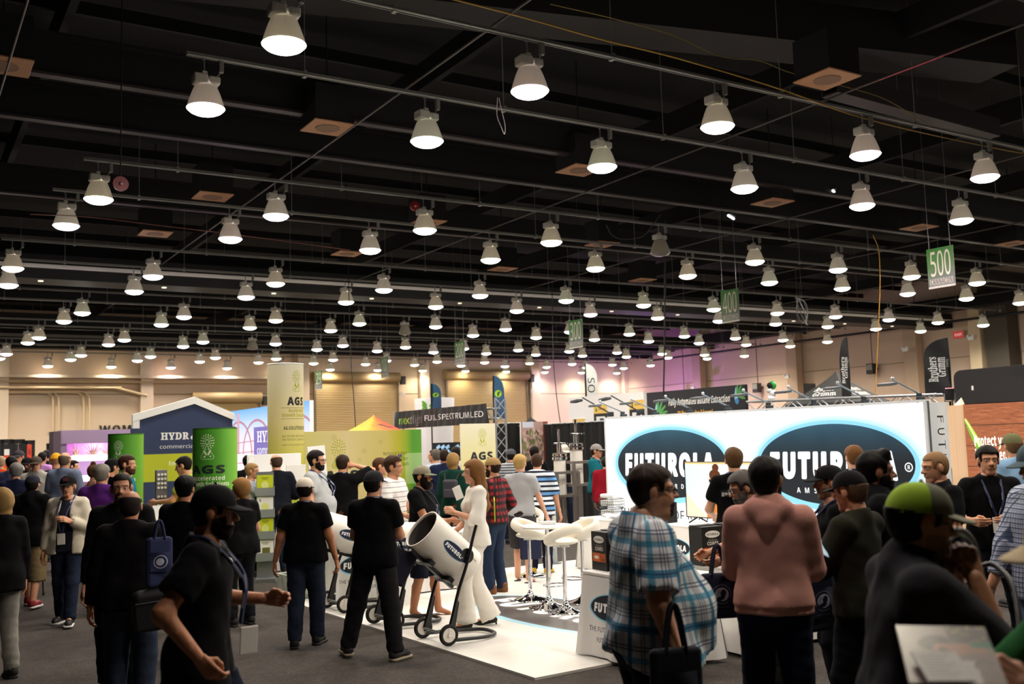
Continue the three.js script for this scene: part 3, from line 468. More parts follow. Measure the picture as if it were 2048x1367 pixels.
    const f = (x, y, z) => {
      let d = Math.max(fB(x, y, z), hemY + (o.tail ? 0.05 * Math.cos(Math.atan2(x, z) * 2) : 0) - y); if (fS) for (const b of fS) d = smin(d, boneD(b, x, y, z), 0.02);
      d += wrinkle(x, y, z, wk);
      if (o.rib && y < hemY + 0.05) d += 0.012;
      const cutN = (x - nk.x) * nd.x + (y - nk.y) * nd.y + (z - nk.z) * nd.z;
      if (Math.hypot(x - nk.x, z - nk.z) < 0.2) d = Math.max(d, cutN);
      if (o.open) { const l = Math.abs(x) - (o.open * (0.4 + 0.6 * Math.min(1, (1.5 - y) / 0.4))); if (z > -0.02) d = Math.max(d, -Math.max(l, -0.03 - 0 * z)); }
      return d;
    };
    const g = nets(f, bounds([...tb, ...sleeves], 0.02), cell);
    if (o.map) { const p = g.attributes.position, c = new Float32Array(p.count * 2), r = o.mapR ?? 0.2, a0 = o.seam ?? Math.PI; for (let i = 0; i < p.count; i++) { let a = Math.atan2(p.getX(i), p.getZ(i)) - a0; a -= Math.PI * 2 * Math.floor(a / (Math.PI * 2)); c[i * 2] = a * r / (o.tile ?? 0.2); c[i * 2 + 1] = p.getY(i) / (o.tile ?? 0.2); } g.setAttribute('uv', new THREE.BufferAttribute(c, 2)); }
    part(o.name ?? 'shirt', g, o.map ? new THREE.MeshStandardMaterial({ map: o.map, roughness: 0.92 }) : M(o.color, o.rough ?? 0.92, 0, o.sheen ? { sheen: 0.6, sheenColor: new THREE.Color(o.color).getHex(), sheenRoughness: 0.6 } : CLOTH), root);
    if (o.under) { const ub = tb.map((b) => { const c = [...b]; c[6] -= 0.012; c[7] -= 0.012; return c; }), fu = blend(ub, 0.035); part('undershirt', nets((x, y, z) => Math.max(fu(x, y, z), hemY + 0.02 - y, (y - nk.y) * nd.y + (z - nk.z) * nd.z), bounds(ub, 0.02), cell * 1.3), M(o.under, 0.9), root); }
  }
  const l = s.legs ?? { color: '#1b2233' }, le = l.ease ?? 0.014, shorts = l.kind === 'shorts';
  {
    const pel = [[-0.08, 0.94, -0.01, 0.08, 0.94, -0.01, 0.112 * w + 0.004, 0.112 * w + 0.004, 1.13], [0, 0.98, 0, 0, 1.02, 0, 0.12 * w, 0.12 * w, 1.12], [-0.05, 0.92, -0.05, 0.05, 0.92, -0.05, 0.085 * w, 0.085 * w]];
    const fs = [0, 1].map((i) => {
      const k = kn[i], a = an[i], end = shorts ? k.clone().lerp(hj[i], l.short ?? 0.02) : a.clone().lerp(k, -0.03);
      const b = shorts ? [[...A(hj[i]), ...A(end), 0.09 * lw + le, 0.068 * lw + le * 1.3, 1, 1]] : [[...A(hj[i]), ...A(k), 0.09 * lw + le, 0.062 * lw + le * 1.1], [...A(k), ...A(end), 0.062 * lw + le * 1.1, (l.flare ?? 0.056) + le, 1, 1]];
      return [b, blend(b, 0.03)];
    });
    const fp = blend(pel, 0.04);
    const f = (x, y, z) => { let d = smin(fp(x, y, z), Math.min(fs[0][1](x, y, z), fs[1][1](x, y, z)), 0.03) + wrinkle(x, y * 1.4, z, 1.1 + (y < 0.25 ? 0.9 : 0)); return Math.max(d, y - Math.min(1.03, hem + 0.06), 0.03 - y); };
    part(shorts ? 'shorts' : 'trousers', nets(f, bounds([...pel, ...fs[0][0], ...fs[1][0]], 0.02), cell), M(l.color, 0.9, 0, CLOTH), root);
  }
  const f = s.shoes ?? { color: '#141414', sole: '#2a2a2a' };
  if (f.kind !== 'none') for (const i of [0, 1]) {
    const ty = s.footYaw?.[i] ?? (i ? -0.2 : 0.2), g = f.kind === 'pump' ? pumpGeo() : shoeGeo(f.kind ?? 'shoe'), sh2 = part('shoe', g[0], M(f.color, 0.65), root, [an[i].x, Math.max(0, an[i].y - 0.085), an[i].z - 0.01], [s.toe?.[i] ?? 0, ty, 0]);
    if (f.kind === 'flip') { sh2.scale.set(1.05, 0.3, 1.05); }
    part(f.kind === 'pump' ? 'heel' : 'sole', g[1], M(f.sole ?? f.color, 0.7), sh2);
  }
  // head wear
  const head = new THREE.Group(); head.position.copy(headC); head.quaternion.copy(hq);
  const onHead = (name, g, m, parentName) => { const c = part(name, g, m, root); c.position.copy(headC); c.quaternion.copy(hq); return c; };
  if (s.hair) onHead('hair', hairGeo(s.cap && !['long', 'bob'].includes(s.hair[0]) ? 'under' : s.hair[0], hc), M(s.hair[1], 0.62, 0, CLOTH));
  if (s.beard) onHead('beard', beardGeo(s.beard[0], Math.min(hc, 0.007)), M(s.beard[1], 0.8, 0, CLOTH));
  if (s.cap) {
    const c = onHead('cap', crownGeo(s.cap.mesh ? 'front' : 'whole'), M(s.cap.color, 0.85, 0, CLOTH)); if (s.cap.back) c.rotateY(Math.PI);
    if (s.cap.mesh) part('mesh_back', crownGeo('back'), M(s.cap.mesh, 0.9), c);
    part('bill', billGeo(), M(s.cap.bill ?? s.cap.color, 0.85, 0, CLOTH), c); part('button', buttonGeo(), M(s.cap.color, 0.85, 0, CLOTH), c);
    if (s.cap.patch) part('patch', rbox(0.06, 0.035, 0.006, 0.003, 0, 0.085, 0.09).rotateX(0), M(s.cap.patch, 0.7), c);
  }
  if (s.beanie) onHead('beanie', beanieGeo(), M(s.beanie, 0.95));
  if (s.glasses) { const g = onHead('glasses', glassesGeo(), M('#111111', 0.3)); part('lenses', lensGeo(), M(s.glasses === 'dark' ? '#0a0a0a' : '#ffffff', 0.02, 0, s.glasses === 'dark' ? undefined : { transmission: 1, specularIntensity: 0.6 }), g); }
  if (s.shades) { const g = onHead('sunglasses', glassesGeo(), M('#16161c', 0.25)); g.translateY(0.085); g.translateZ(-0.005); g.rotateX(-0.5); part('lenses', lensGeo(), M('#3a3acc', 0.08, 0.6), g); }
  if (s.lanyard) {
    const c = s.lanyard, y0 = s.badgeY ?? 1.1, zf = 0.135 * (0.6 + 0.4 * w) + bl * 0.1 + e + (fem ? 0.03 : 0), pts = [T(0.015, y0 + 0.08, zf + 0.012), T(0.05, 1.3, zf + 0.014), T(0.07, 1.44, 0.075), T(0.075, 1.5, 0.0), T(0.05, 1.508, -0.075), T(-0.05, 1.508, -0.075), T(-0.075, 1.5, 0.0), T(-0.07, 1.44, 0.075), T(-0.05, 1.3, zf + 0.014), T(-0.015, y0 + 0.08, zf + 0.012)];
    const ly = part('lanyard', tube(pts, 0.009, 60, 6), c === 'check' ? lanyardM : M(c, 0.7), root);
    if (s.badge !== false) part('badge', rbox(0.09, 0.13, 0.006, 0.004), M('#e9e4da', 0.5), ly, T(0, y0, zf + 0.016 + (s.badgeTurn ? 0.04 : 0)), [lean, s.badgeTurn ?? 0, 0.04]);
  }
  if (s.extra) s.extra(root, { T, wr, el, sh, headC, hq, an, kn, onHead, A, up });
  return { root, S, wrist: (i) => root.localToWorld(wr[i].clone()), at };
}
const lanyardM = new THREE.MeshStandardMaterial({ roughness: 0.7, map: canvas(128, 16, (g, w, h) => { g.fillStyle = '#15224a'; g.fillRect(0, 0, w, h); g.fillStyle = '#e8e8ee'; for (let i = 0; i < 8; i++) g.fillRect(i * 16, 3, 8, 10); }) });
// ---------------------------------------------------------------- cloth prints
const plaidTex = (n, base, bands) => { const t = canvas(n, n, (g) => { g.fillStyle = base; g.fillRect(0, 0, n, n); for (const [c, a, x, w] of bands) { g.globalAlpha = a; g.fillStyle = c; g.fillRect(x * n, 0, w * n, n); g.fillRect(0, x * n, n, w * n); } }); t.wrapS = t.wrapT = THREE.RepeatWrapping; return t; };
const stripeTex = (n, rows) => { const t = canvas(8, n, (g) => { let y = 0; for (const [c, h] of rows) { g.fillStyle = c; g.fillRect(0, y * n, 8, h * n + 1); y += h; } }); t.wrapS = t.wrapT = THREE.RepeatWrapping; return t; };
const bluePlaid = plaidTex(256, '#cdd0cf', [['#0d5f86', 0.72, 0.02, 0.13], ['#123a5c', 0.8, 0.07, 0.03], ['#2d2f4d', 0.65, 0.36, 0.025], ['#2d2f4d', 0.65, 0.42, 0.025], ['#0d6f96', 0.55, 0.55, 0.1], ['#2d2f4d', 0.6, 0.76, 0.02], ['#2d2f4d', 0.6, 0.82, 0.02], ['#2d2f4d', 0.6, 0.88, 0.02]]);
const redPlaid = plaidTex(128, '#8e1620', [['#0a0709', 0.72, 0, 0.5]]);
const blueCheck = plaidTex(128, '#c9cfdc', [['#31415f', 0.75, 0, 0.32], ['#31415f', 0.3, 0.5, 0.2]]);
const navyStripe = stripeTex(256, [['#d7e2ea', 0.2], ['#10162b', 0.14], ['#5f97cf', 0.2], ['#10162b', 0.12], ['#d7e2ea', 0.2], ['#10162b', 0.14]]);
const thinStripe = stripeTex(128, [['#e8e6e2', 0.86], ['#8d8c8c', 0.14]]);
const greyStripe = stripeTex(64, [['#b9bcc0', 0.5], ['#4c5058', 0.5]]);
const BLACK = '#08080a', NAVY = '#141a2c', DENIM = '#26344c', DARKJEAN = '#121a2a', ASPHALT = '#25252a';
const bk = (o = {}) => ({ color: BLACK, ...o });

// ---------------------------------------------------------------- the people, nearest first
const away = Math.PI, right = Math.PI / 2, left = -Math.PI / 2;
const plaidMan = person({ px: 1305, top: 925, d: 5.15, yaw: right + 0.25, label: 'heavy bearded man in glasses and a blue and white plaid shirt', skin: 'fair', head: 'heavy', hair: ['short', '#2a1d15'], beard: ['short', '#33261f'], glasses: 'clear', wide: 1.38, belly: 0.95, headF: 0.05, headYaw: -0.25,
  top_: { map: bluePlaid, tile: 0.26, mapR: 0.3, seam: 1.3, ease: 0.03, hem: 0.86, drop: 0.03, sleeveLen: 0.85, collar: 0.03, tail: 0.6 }, legs: { color: '#12151f', ease: 0.03 }, hands: [[0.36, 0.9, 0.3], [-0.35, 0.9, 0.0]], curl: [0.5, 0.85] });
const pinkMan = person({ px: 1532, top: 910, d: 5.9, yaw: away - 0.3, label: 'dark haired man in a dusty pink hoodie seen from behind', skin: 'brown', hair: ['short', '#0f0c0b'], beard: ['short', '#14100e'], wide: 1.04, headYaw: -0.35,
  top_: { color: '#b47f70', sleeve: 'long', ease: 0.026, hem: 0.9, hood: 1, name: 'hoodie', sheen: 1, rib: 1, wrinkle: 0.8 }, legs: { color: '#10182a', ease: 0.018 }, hands: [[0.12, 1.05, 0.3], [-0.12, 1.06, 0.3]], curl: [0.6, 0.6] });
const greenCap = person({ px: 1838, top: 964, d: 3.55, yaw: right - 0.05, label: 'man in a lime and grey trucker cap talking into a black handset', skin: 'olive', hair: ['short', '#171210'], glasses: 'clear', stubble: '#7a543c', cap: { color: '#6f6f5c', mesh: '#8fb01c', bill: '#7d7c66' }, wide: 1.2, belly: 0.35, headPitch: 0.14, lean: 0.1,
  top_: { color: '#2b2b2e', sleeve: 'long', cuff: 0.05, ease: 0.03, hem: 0.82, collar: 0.055, name: 'jacket', loose: 1.1 }, legs: { color: '#17181c', ease: 0.02 }, hands: [[0.04, 1.42, 0.2], [-0.09, 1.44, 0.215]], poles: [[0.35, -1, 0.6], [-0.3, -1, 0.7]], curl: [0.8, 0.85], lanyard: '#27406e' , badge: false });
const tanCap = person({ px: 2128, top: 1004, d: 2.6, yaw: left + 0.25, label: 'person at the right edge in a tan cap and green shirt holding a magazine', skin: 'fair', hair: ['short', '#3a2a1e'], cap: { color: '#a89878', bill: '#b3a382' }, wide: 1.1, headPitch: 0.12, lean: 0.2, headF: 0.07,
  top_: { color: '#1f5a2a', ease: 0.025, hem: 0.85 }, hands: [[0.1, 1.32, 0.42], [-0.16, 1.3, 0.38]], curl: [0.7, 0.7], legs: { color: '#16181d' } });
person({ px: 430, top: 968, d: 5.1, yaw: right + 0.15, label: 'man in a black cap, black tee and long shorts striding across the left aisle', skin: 'tan', hair: ['short', '#14100e'], beard: ['short', '#1c1512'], cap: { color: '#121214' }, wide: 1.08, lean: 0.08, headPitch: 0.1,
  top_: bk({ ease: 0.028, hem: 0.8, drop: 0.03 }), legs: { color: '#151a2b', ease: 0.035 }, feet: [[0.1, 0, 0.34], [-0.1, 0.02, -0.36]], hands: [[0.24, 1.16, 0.28], [-0.29, 0.99, 0.04]], curl: [0.4, 0.5], lanyard: 'check', badgeY: 1.02, badgeTurn: -1.0 });
person({ px: 262, top: 980, d: 7.7, yaw: away + 0.15, label: 'balding man in a black jacket carrying a laptop bag, seen from behind', skin: 'tan', hair: ['ring', '#2a2320'], wide: 1.15, top_: { color: '#100e0f', sleeve: 'long', ease: 0.03, hem: 0.84, collar: 0.03, name: 'jacket' }, legs: { color: '#2e3849', ease: 0.02 }, hands: [[0.3, 0.86, 0.02], [-0.3, 0.83, 0.08]], curl: [0.4, 0.9] });
person({ px: 243, top: 945, d: 8.5, yaw: 0.12, label: 'man with cropped hair and a goatee in a black shirt facing the camera', skin: 'fair', hair: ['buzz', '#1d1613'], beard: ['goatee', '#1b1310'], wide: 1.12, headYaw: 0.2, top_: { color: '#0f0f11', sleeve: 'long', ease: 0.024, hem: 0.85, collar: 0.03 }, legs: { color: '#121217', ease: 0.03 }, hands: [[0.25, 0.86, 0.05], [-0.27, 0.8, 0.06]], shoes: { color: '#0c0c0d', sole: '#161616' }, feet: [[0.14, 0, 0.1], [-0.12, 0, -0.12]] });
person({ px: 372, top: 950, d: 9.8, yaw: away - 0.15, label: 'black haired person in a black tee and jeans by the lime counter', skin: 'tan', hair: ['full', '#0b0a0a'], wide: 1.15, top_: bk({ ease: 0.025, hem: 0.83, sleeveLen: 0.9 }), legs: { color: '#262e3c' }, hands: [[0.2, 1.0, 0.3], [-0.2, 1.02, 0.28]] });
person({ px: 748, top: 940, d: 9.6, yaw: away - 0.1, label: 'man in a dark flat cap and black tee with feet apart by the white drums', skin: 'fair', hair: ['full', '#17120f'], cap: { color: '#26282a' }, wide: 1.1, headYaw: -0.3, top_: bk({ ease: 0.02, hem: 0.86 }), legs: { color: '#1b1a1c', ease: 0.02 }, hands: [[0.1, 1.12, 0.3], [-0.12, 1.12, 0.3]], feet: [[0.3, 0, 0.08], [-0.2, 0, -0.08]], footYaw: [0.5, -0.55], shoes: { color: '#1b1a18', sole: '#a89a80' }, lanyard: 'check', badge: false });
person({ px: 610, top: 954, d: 10.3, yaw: away, label: 'man in a white mesh cap, black tee and jeans walking away on the carpet', skin: 'tan', hair: ['short', '#1c130f'], cap: { color: '#d8cdbd', mesh: '#d8cdbd' }, wide: 1.18, top_: bk({ ease: 0.02, hem: 0.87 }), legs: { color: '#232b3b', ease: 0.018 }, hands: [[0.34, 0.84, 0.02], [-0.33, 0.82, 0.06]], feet: [[0.1, 0, -0.1], [-0.1, 0, 0.08]], curl: [0.4, 0.5], lanyard: 'check', badge: false });
person({ px: 480, top: 955, d: 11.6, yaw: left + 0.4 + Math.PI * 0 - 1.1, label: 'blonde woman in a black top and dark jeans beside the brochure stand', skin: 'pale', fem: true, hair: ['bob', '#8a6438'], wide: 1.2, headYaw: 0.5, top_: bk({ ease: 0.02, hem: 0.85 }), legs: { color: '#17181d' }, hands: [[0.22, 1.05, 0.25], [-0.15, 1.08, 0.26]] });
person({ px: 845, top: 930, d: 11.7, yaw: right - 0.35, label: 'man with a full dark beard, khaki cap and shorts pointing with one hand', skin: 'tan', hair: ['short', '#1a1310'], beard: ['full', '#150f0c'], cap: { color: '#8d8872', bill: '#6f7560' }, wide: 1.18, top_: bk({ ease: 0.024, hem: 0.86 }), legs: { color: '#171b28', kind: 'shorts', ease: 0.025, short: -0.05 }, hands: [[0.28, 0.9, 0.1], [-0.12, 1.12, 0.36]], poles: [null, [-0.5, -1, -0.2]], curl: [0.3, 0.15], palms: [[-1, 0, 0], [0.2, 0.2, -1]], shoes: { color: '#6d5636', sole: '#7d6540', kind: 'flip' }, feet: [[0.12, 0, 0.12], [-0.1, 0, -0.1]], lanyard: '#1a1f33', badge: false });
person({ px: 945, top: 918, d: 10.9, yaw: left + 0.25, label: 'woman with long auburn hair in a white blouse and flared trousers', skin: 'pale', fem: true, hair: ['long', '#7d5630'], top_: { color: '#eae6dd', sleeve: 'long', ease: 0.022, hem: 0.87, loose: 2.4, cuff: 0.3, name: 'blouse', wrinkle: 1.5 }, legs: { color: '#e9e4da', ease: 0.012, flare: 0.1 }, hands: [[0.12, 1.22, 0.24], [-0.16, 0.98, 0.22]], curl: [0.7, 0.3], feet: [[0.09, 0.02, 0.14], [-0.09, 0.02, -0.16]], shoes: { color: '#0e0d0e', kind: 'pump' } });
person({ px: 984, top: 914, d: 13.3, yaw: left - 0.55, label: 'man in a red and black checked shirt, tan cap and brown boots', skin: 'fair', hair: ['full', '#261a12'], beard: ['short', '#2a1c12'], cap: { color: '#94794f' }, wide: 1.08, top_: { map: redPlaid, tile: 0.085, seam: 0, ease: 0.024, hem: 0.9, sleeve: 'long', loose: 0.8 }, legs: { color: '#28344a', ease: 0.016 }, hands: [[0.14, 1.0, 0.26], [-0.25, 0.98, 0.1]], shoes: { color: '#7a4a20', sole: '#5b3413', kind: 'boot' } });
person({ px: 1040, top: 907, d: 14.3, yaw: away - 0.35, label: 'blond boy in a grey tee, grey shorts and sandals walking away', skin: 'pale', hair: ['short', '#a88a55'], top_: { color: '#a3a5a6', ease: 0.02, hem: 0.9 }, legs: { color: '#3c3a3c', kind: 'shorts', ease: 0.03, short: -0.06 }, hands: [[0.25, 0.95, 0.12], [-0.3, 0.9, 0.18]], feet: [[0.1, 0, 0.05], [-0.12, 0, -0.12]], shoes: { color: '#2a2a2a', sole: '#1a1a1a', kind: 'flip' }, lanyard: 'check', badge: false });
person({ px: 1074, top: 906, d: 15.1, yaw: away - 0.2, label: 'man in a navy, white and sky blue striped polo shirt', skin: 'fair', hair: ['buzz', '#3a281b'], wide: 1.15, top_: { map: navyStripe, tile: 0.21, ease: 0.03, hem: 0.84, sleeveLen: 0.95, collar: 0.02 }, legs: { color: '#1a2033' }, hands: [[0.3, 0.85, 0.1], [-0.3, 0.86, 0.1]], shoes: { color: '#c8a11c', sole: '#1a1a1a' } });
person({ px: 634, top: 900, d: 14.3, yaw: right - 0.2, label: 'bearded man in glasses and a grey printed tee looking right', skin: 'fair', hair: ['full', '#17120f'], beard: ['short', '#1a1310'], glasses: 'clear', belly: 0.5, wide: 1.05, top_: { color: '#a9acad', ease: 0.026, hem: 0.82 }, legs: { color: '#5d7590', ease: 0.02 }, lanyard: 'check', badge: false });
person({ px: 686, top: 908, d: 14.9, yaw: away - 0.25, label: 'man in a black shirt holding a phone to his ear before the lime wall', skin: 'fair', hair: ['short', '#2b1e15'], wide: 1.2, top_: bk({ ease: 0.025, hem: 0.86, sleeveLen: 0.95 }), legs: { color: '#16171b' }, hands: [[0.22, 1.05, 0.2], [-0.14, 1.6, 0.1]], poles: [null, [-1, -0.6, 0.1]], curl: [0.4, 0.8], lanyard: 'check', badge: false });
person({ px: 788, top: 911, d: 12.9, yaw: right - 0.35, label: 'man with sunglasses on his brown hair in a thin striped white shirt', skin: 'fair', hair: ['full', '#3a2717'], shades: 1, wide: 1.12, headYaw: 0.1, top_: { map: thinStripe, tile: 0.06, ease: 0.024, hem: 0.86, sleeveLen: 0.85 }, legs: { color: '#20242e' }, hands: [[0.1, 1.05, 0.3], [-0.2, 1.05, 0.26]] });
person({ px: 762, top: 914, d: 15.1, yaw: right, label: 'man half hidden behind the man with sunglasses on his head', skin: 'fair', hair: ['short', '#4a2f1d'], top_: { color: '#b9a9a2' } });
// by the white booth, right
person({ px: 1466, top: 893, d: 10.6, yaw: away - 0.1, label: 'man in a black tee printed got sauce at the white counter', skin: 'pale', hair: ['short', '#5b4128'], wide: 1.05, top_: bk({ ease: 0.02, hem: 0.86 }), lanyard: 'check', badge: false, hands: [[0.2, 1.05, 0.3], [-0.2, 1.05, 0.3]], extra: (root) => { const t = canvas(256, 64, (g, w, h) => { g.fillStyle = '#0d0d0f'; g.fillRect(0, 0, w, h); fit(g, 'got sauce', w / 2, 32, 44, 240, '#d8d8d4', 'sans-serif', 'bold'); }); part('shirt_print', new THREE.PlaneGeometry(0.26, 0.065), print(t, 0.9), root, [0.03, 1.31, -0.142], [0, Math.PI, 0]); } });
person({ px: 1482, top: 942, d: 7.9, yaw: left + 0.15, label: 'grey haired man in glasses bending over the box display', skin: 'fair', hair: ['full', '#56524e'], glasses: 'clear', beard: ['short', '#6a645e'], lean: 0.28, headPitch: 0.28, wide: 1.05, top_: { color: '#101318', ease: 0.022, hem: 0.85 }, hands: [[0.1, 1.05, 0.42], [-0.16, 1.08, 0.46]], lanyard: 'check', badge: false, legs: { color: '#2a2a22' } });
person({ px: 1655, top: 929, d: 7.4, yaw: left - 0.1, label: 'man in a flat brimmed black cap with a badge lanyard facing left', skin: 'fair', hair: ['buzz', '#3a2c22'], stubble: '#7d5a44', cap: { color: '#0f0f10', bill: '#121212', patch: '#6b5f50' }, wide: 1.1, top_: bk({ sleeve: 'long', ease: 0.024, hem: 0.85, name: 'sweater' }), lanyard: '#1e2a52', badgeY: 1.05, hands: [[0.26, 0.86, 0.06], [-0.24, 0.92, 0.16]], legs: { color: '#14141a' } });
person({ px: 1696, top: 940, d: 6.3, yaw: left - 0.85, label: 'man in a backward black cap and olive jacket looking at his phone', skin: 'fair', hair: ['buzz', '#5a4632'], cap: { color: '#0f0f10' }, headPitch: 0.12, top_: { color: '#24241a', sleeve: 'long', ease: 0.026, hem: 0.87, name: 'jacket', collar: 0.02 }, legs: { color: '#121319' }, hands: [[0.12, 1.14, 0.36], [-0.05, 1.12, 0.34]], curl: [0.6, 0.6] });
person({ px: 1752, top: 900, d: 6.7, yaw: right - 0.1, label: 'bearded man with swept black hair in a black hoodie facing right', skin: 'brown', hair: ['quiff', '#0c0a09'], beard: ['short', '#120d0a'], wide: 1.1, top_: bk({ sleeve: 'long', ease: 0.03, hem: 0.86, hood: 1, name: 'hoodie' }), legs: { color: '#0f1014' }, hands: [[0.26, 0.88, 0.1], [-0.26, 0.87, 0.1]] });
person({ px: 1705, top: 889, d: 11, yaw: away + 0.15, label: 'red haired man seen from behind below the right oval sign', skin: 'pale', hair: ['short', '#6e4a2a'], top_: { color: '#15161a' }, lanyard: 'check', badge: false });
person({ px: 1866, top: 903, d: 8.3, yaw: left + 0.15, label: 'man with shaved fair hair in a black polo facing left', skin: 'fair', hair: ['buzz', '#8a6a48'], wide: 1.12, headPitch: 0.1, top_: bk({ ease: 0.02, hem: 0.88, collar: 0.025, sleeveLen: 0.8 }), legs: { color: '#131318' }, hands: [[0.22, 1.05, 0.28], [-0.28, 0.98, 0.1]] });
person({ px: 1974, top: 889, d: 8.9, yaw: 0.0 - 0.18, label: 'dark haired man in a black polo with a lanyard badge facing the camera', skin: 'fair', hair: ['short', '#16110e'], wide: 1.14, top_: bk({ ease: 0.02, hem: 0.88, collar: 0.025, sleeveLen: 0.8 }), legs: { color: '#131319' }, hands: [[0.06, 1.14, 0.26], [-0.22, 1.14, 0.24]], curl: [0.6, 0.6], lanyard: 'check', badgeY: 1.1, shoes: { color: '#0f0f10', sole: '#d8d8d8' }, feet: [[0.16, 0, 0.05], [-0.16, 0, 0]] });
person({ px: 2022, top: 866, d: 11.2, yaw: away + 0.1, label: 'person in a pale blue shirt and olive cap before the plank print wall', skin: 'fair', hair: ['short', '#6a5138'], cap: { color: '#6b6a4a' }, wide: 1.15, top_: { color: '#8fb4d8', sleeve: 'long', ease: 0.03, hem: 0.85, loose: 1 }, legs: { color: '#5a5348' } });
person({ px: 2068, top: 884, d: 6.3, yaw: left + 0.2, label: 'person in a blue checked shirt and slate cap at the right edge', skin: 'fair', hair: ['short', '#2e241c'], cap: { color: '#4a5a60' }, wide: 1.15, headPitch: 0.15, top_: { map: blueCheck, tile: 0.028, seam: 1.57, mapR: 0.2, sleeve: 'long', cuff: 0.75, ease: 0.03, hem: 0.85, collar: 0.02 }, legs: { color: '#5b6a80' }, hands: [[0.24, 0.9, 0.14], [-0.25, 0.9, 0.2]] });
// middle distance
person({ px: 552, top: 907, d: 15.9, yaw: away + 0.5, label: 'balding man in a dark jacket and jeans at the white counter by the tower', skin: 'pale', hair: ['ring', '#4a3a2c'], wide: 1.12, top_: { color: '#141720', sleeve: 'long', ease: 0.026, hem: 0.83, name: 'jacket' }, legs: { color: '#28344a' }, hands: [[0.1, 1.15, 0.3], [-0.2, 1.1, 0.25]] });
person({ px: 496, top: 909, d: 19.5, yaw: away, label: 'dark haired person in a black shirt in front of the bright greenhouse picture', skin: 'fair', hair: ['short', '#0f0c0b'], top_: { color: '#121218' } });
person({ px: 366, top: 912, d: 15.1, yaw: left + 0.1, label: 'dark haired man in a lime shirt holding papers at the lime counter', skin: 'fair', hair: ['short', '#140f0c'], headPitch: 0.2, top_: { color: '#a3ad3a', ease: 0.024 }, hands: [[0.1, 1.14, 0.36], [-0.12, 1.12, 0.38]], curl: [0.5, 0.5] });
person({ px: 256, top: 908, d: 14.6, yaw: right - 0.5 + 0.8, label: 'brown haired man in a teal polo looking right', skin: 'fair', hair: ['short', '#3a2118'], beard: ['short', '#4a2c1e'], wide: 1.1, headYaw: -0.4, top_: { color: '#0a6a86', ease: 0.024 }, hands: [null, [-0.3, 0.9, 0.1]] });
person({ px: 205, top: 926, d: 12.6, yaw: away, label: 'grey haired man in a purple polo shirt seen from behind', skin: 'fair', hair: ['short', '#77726a'], wide: 1.22, top_: { color: '#4a1d66', ease: 0.028, hem: 0.84, sleeveLen: 0.85, collar: 0.02 }, legs: { color: '#1c1d26' }, hands: [[0.38, 0.84, 0.02], [-0.36, 0.86, 0.05]] });
person({ px: 136, top: 950, d: 12.0, yaw: 0.1, label: 'smiling woman in a black cap, cream jacket and jeans walking forward', skin: 'fair', fem: true, hair: ['short', '#7a5a3a'], cap: { color: '#141214', patch: '#7a3a3a' }, wide: 1.12, top_: { color: '#c9c2ae', sleeve: 'long', ease: 0.034, hem: 0.83, name: 'jacket', open: 0.09, under: '#101426' }, legs: { color: '#1d2536' }, hands: [[0.1, 1.22, 0.2], [-0.25, 0.86, 0.06]], lanyard: '#1a2350', badgeY: 1.02, feet: [[0.1, 0, 0.2], [-0.1, 0, -0.12]], shoes: { color: '#1a1a1c', sole: '#cfcfc8' } });
person({ px: 66, top: 949, d: 13.4, yaw: away + 0.1, label: 'person in a red and navy cap, black hoodie and khaki shorts', skin: 'fair', hair: ['short', '#1a1412'], cap: { color: '#14162a', mesh: '#14162a', bill: '#7a1a22', patch: '#8a1c24' }, wide: 1.12, top_: bk({ sleeve: 'long', ease: 0.035, hem: 0.82, hood: 1, name: 'hoodie' }), legs: { color: '#7a6a4a', kind: 'shorts', ease: 0.028, short: -0.35 }, feet: [[0.1, 0, 0.2], [-0.1, 0.02, -0.2]], shoes: { color: '#8a1c24', sole: '#e8e4de' } });
person({ px: 3, top: 975, d: 9.2, yaw: away + 0.9, label: 'fair haired woman in a black coat cut by the left edge', skin: 'pale', fem: true, hair: ['bob', '#a08050'], top_: bk({ sleeve: 'long', ease: 0.03, hem: 0.8, name: 'coat' }), legs: { color: '#8f8c84' }, hands: [[0.22, 0.85, 0.1], [-0.26, 0.84, 0.06]] });
person({ px: 32, top: 925, d: 16.3, yaw: away + 0.6, label: 'grey haired person in a navy tee at the left edge of the crowd', skin: 'fair', hair: ['full', '#7d7a78'], wide: 1.2, top_: { color: '#161a33', ease: 0.03 } });
person({ px: 131, top: 904, d: 17.5, yaw: away - 0.1, label: 'tall bald man in a grey blue polo with his back turned', skin: 'fair', hair: ['ring', '#6a5a4c'], wide: 1.2, top_: { color: '#66718a', ease: 0.03, sleeveLen: 0.9, collar: 0.02 }, legs: { color: '#1e2230' } });
person({ px: 112, top: 908, d: 19, yaw: away + 0.5, label: 'person in a mustard yellow knitted beanie', skin: 'fair', beanie: '#d99a10', top_: { color: '#1b1a1a', sleeve: 'long', ease: 0.03 } });
person({ px: 190, top: 927, d: 16.5, yaw: away - 0.6, label: 'brown haired woman with bare shoulders by the pink lit display', skin: 'fair', fem: true, hair: ['bun', '#5a3d22'], top_: { color: '#b98a78', sleeve: 'none', ease: 0.008 } });
person({ px: 225, top: 916, d: 15.6, yaw: away - 0.6, label: 'person in a black cap between the purple and teal polo shirts', skin: 'fair', hair: ['short', '#1c1613'], cap: { color: '#141416' }, top_: bk() });
person({ px: 54, top: 914, d: 19.5, yaw: 0.2, label: 'bearded man in a black cap facing the camera in the left crowd', skin: 'fair', hair: ['short', '#2a1c14'], beard: ['full', '#3a2618'], cap: { color: '#121214' }, top_: bk({ sleeve: 'long', ease: 0.03 }) });
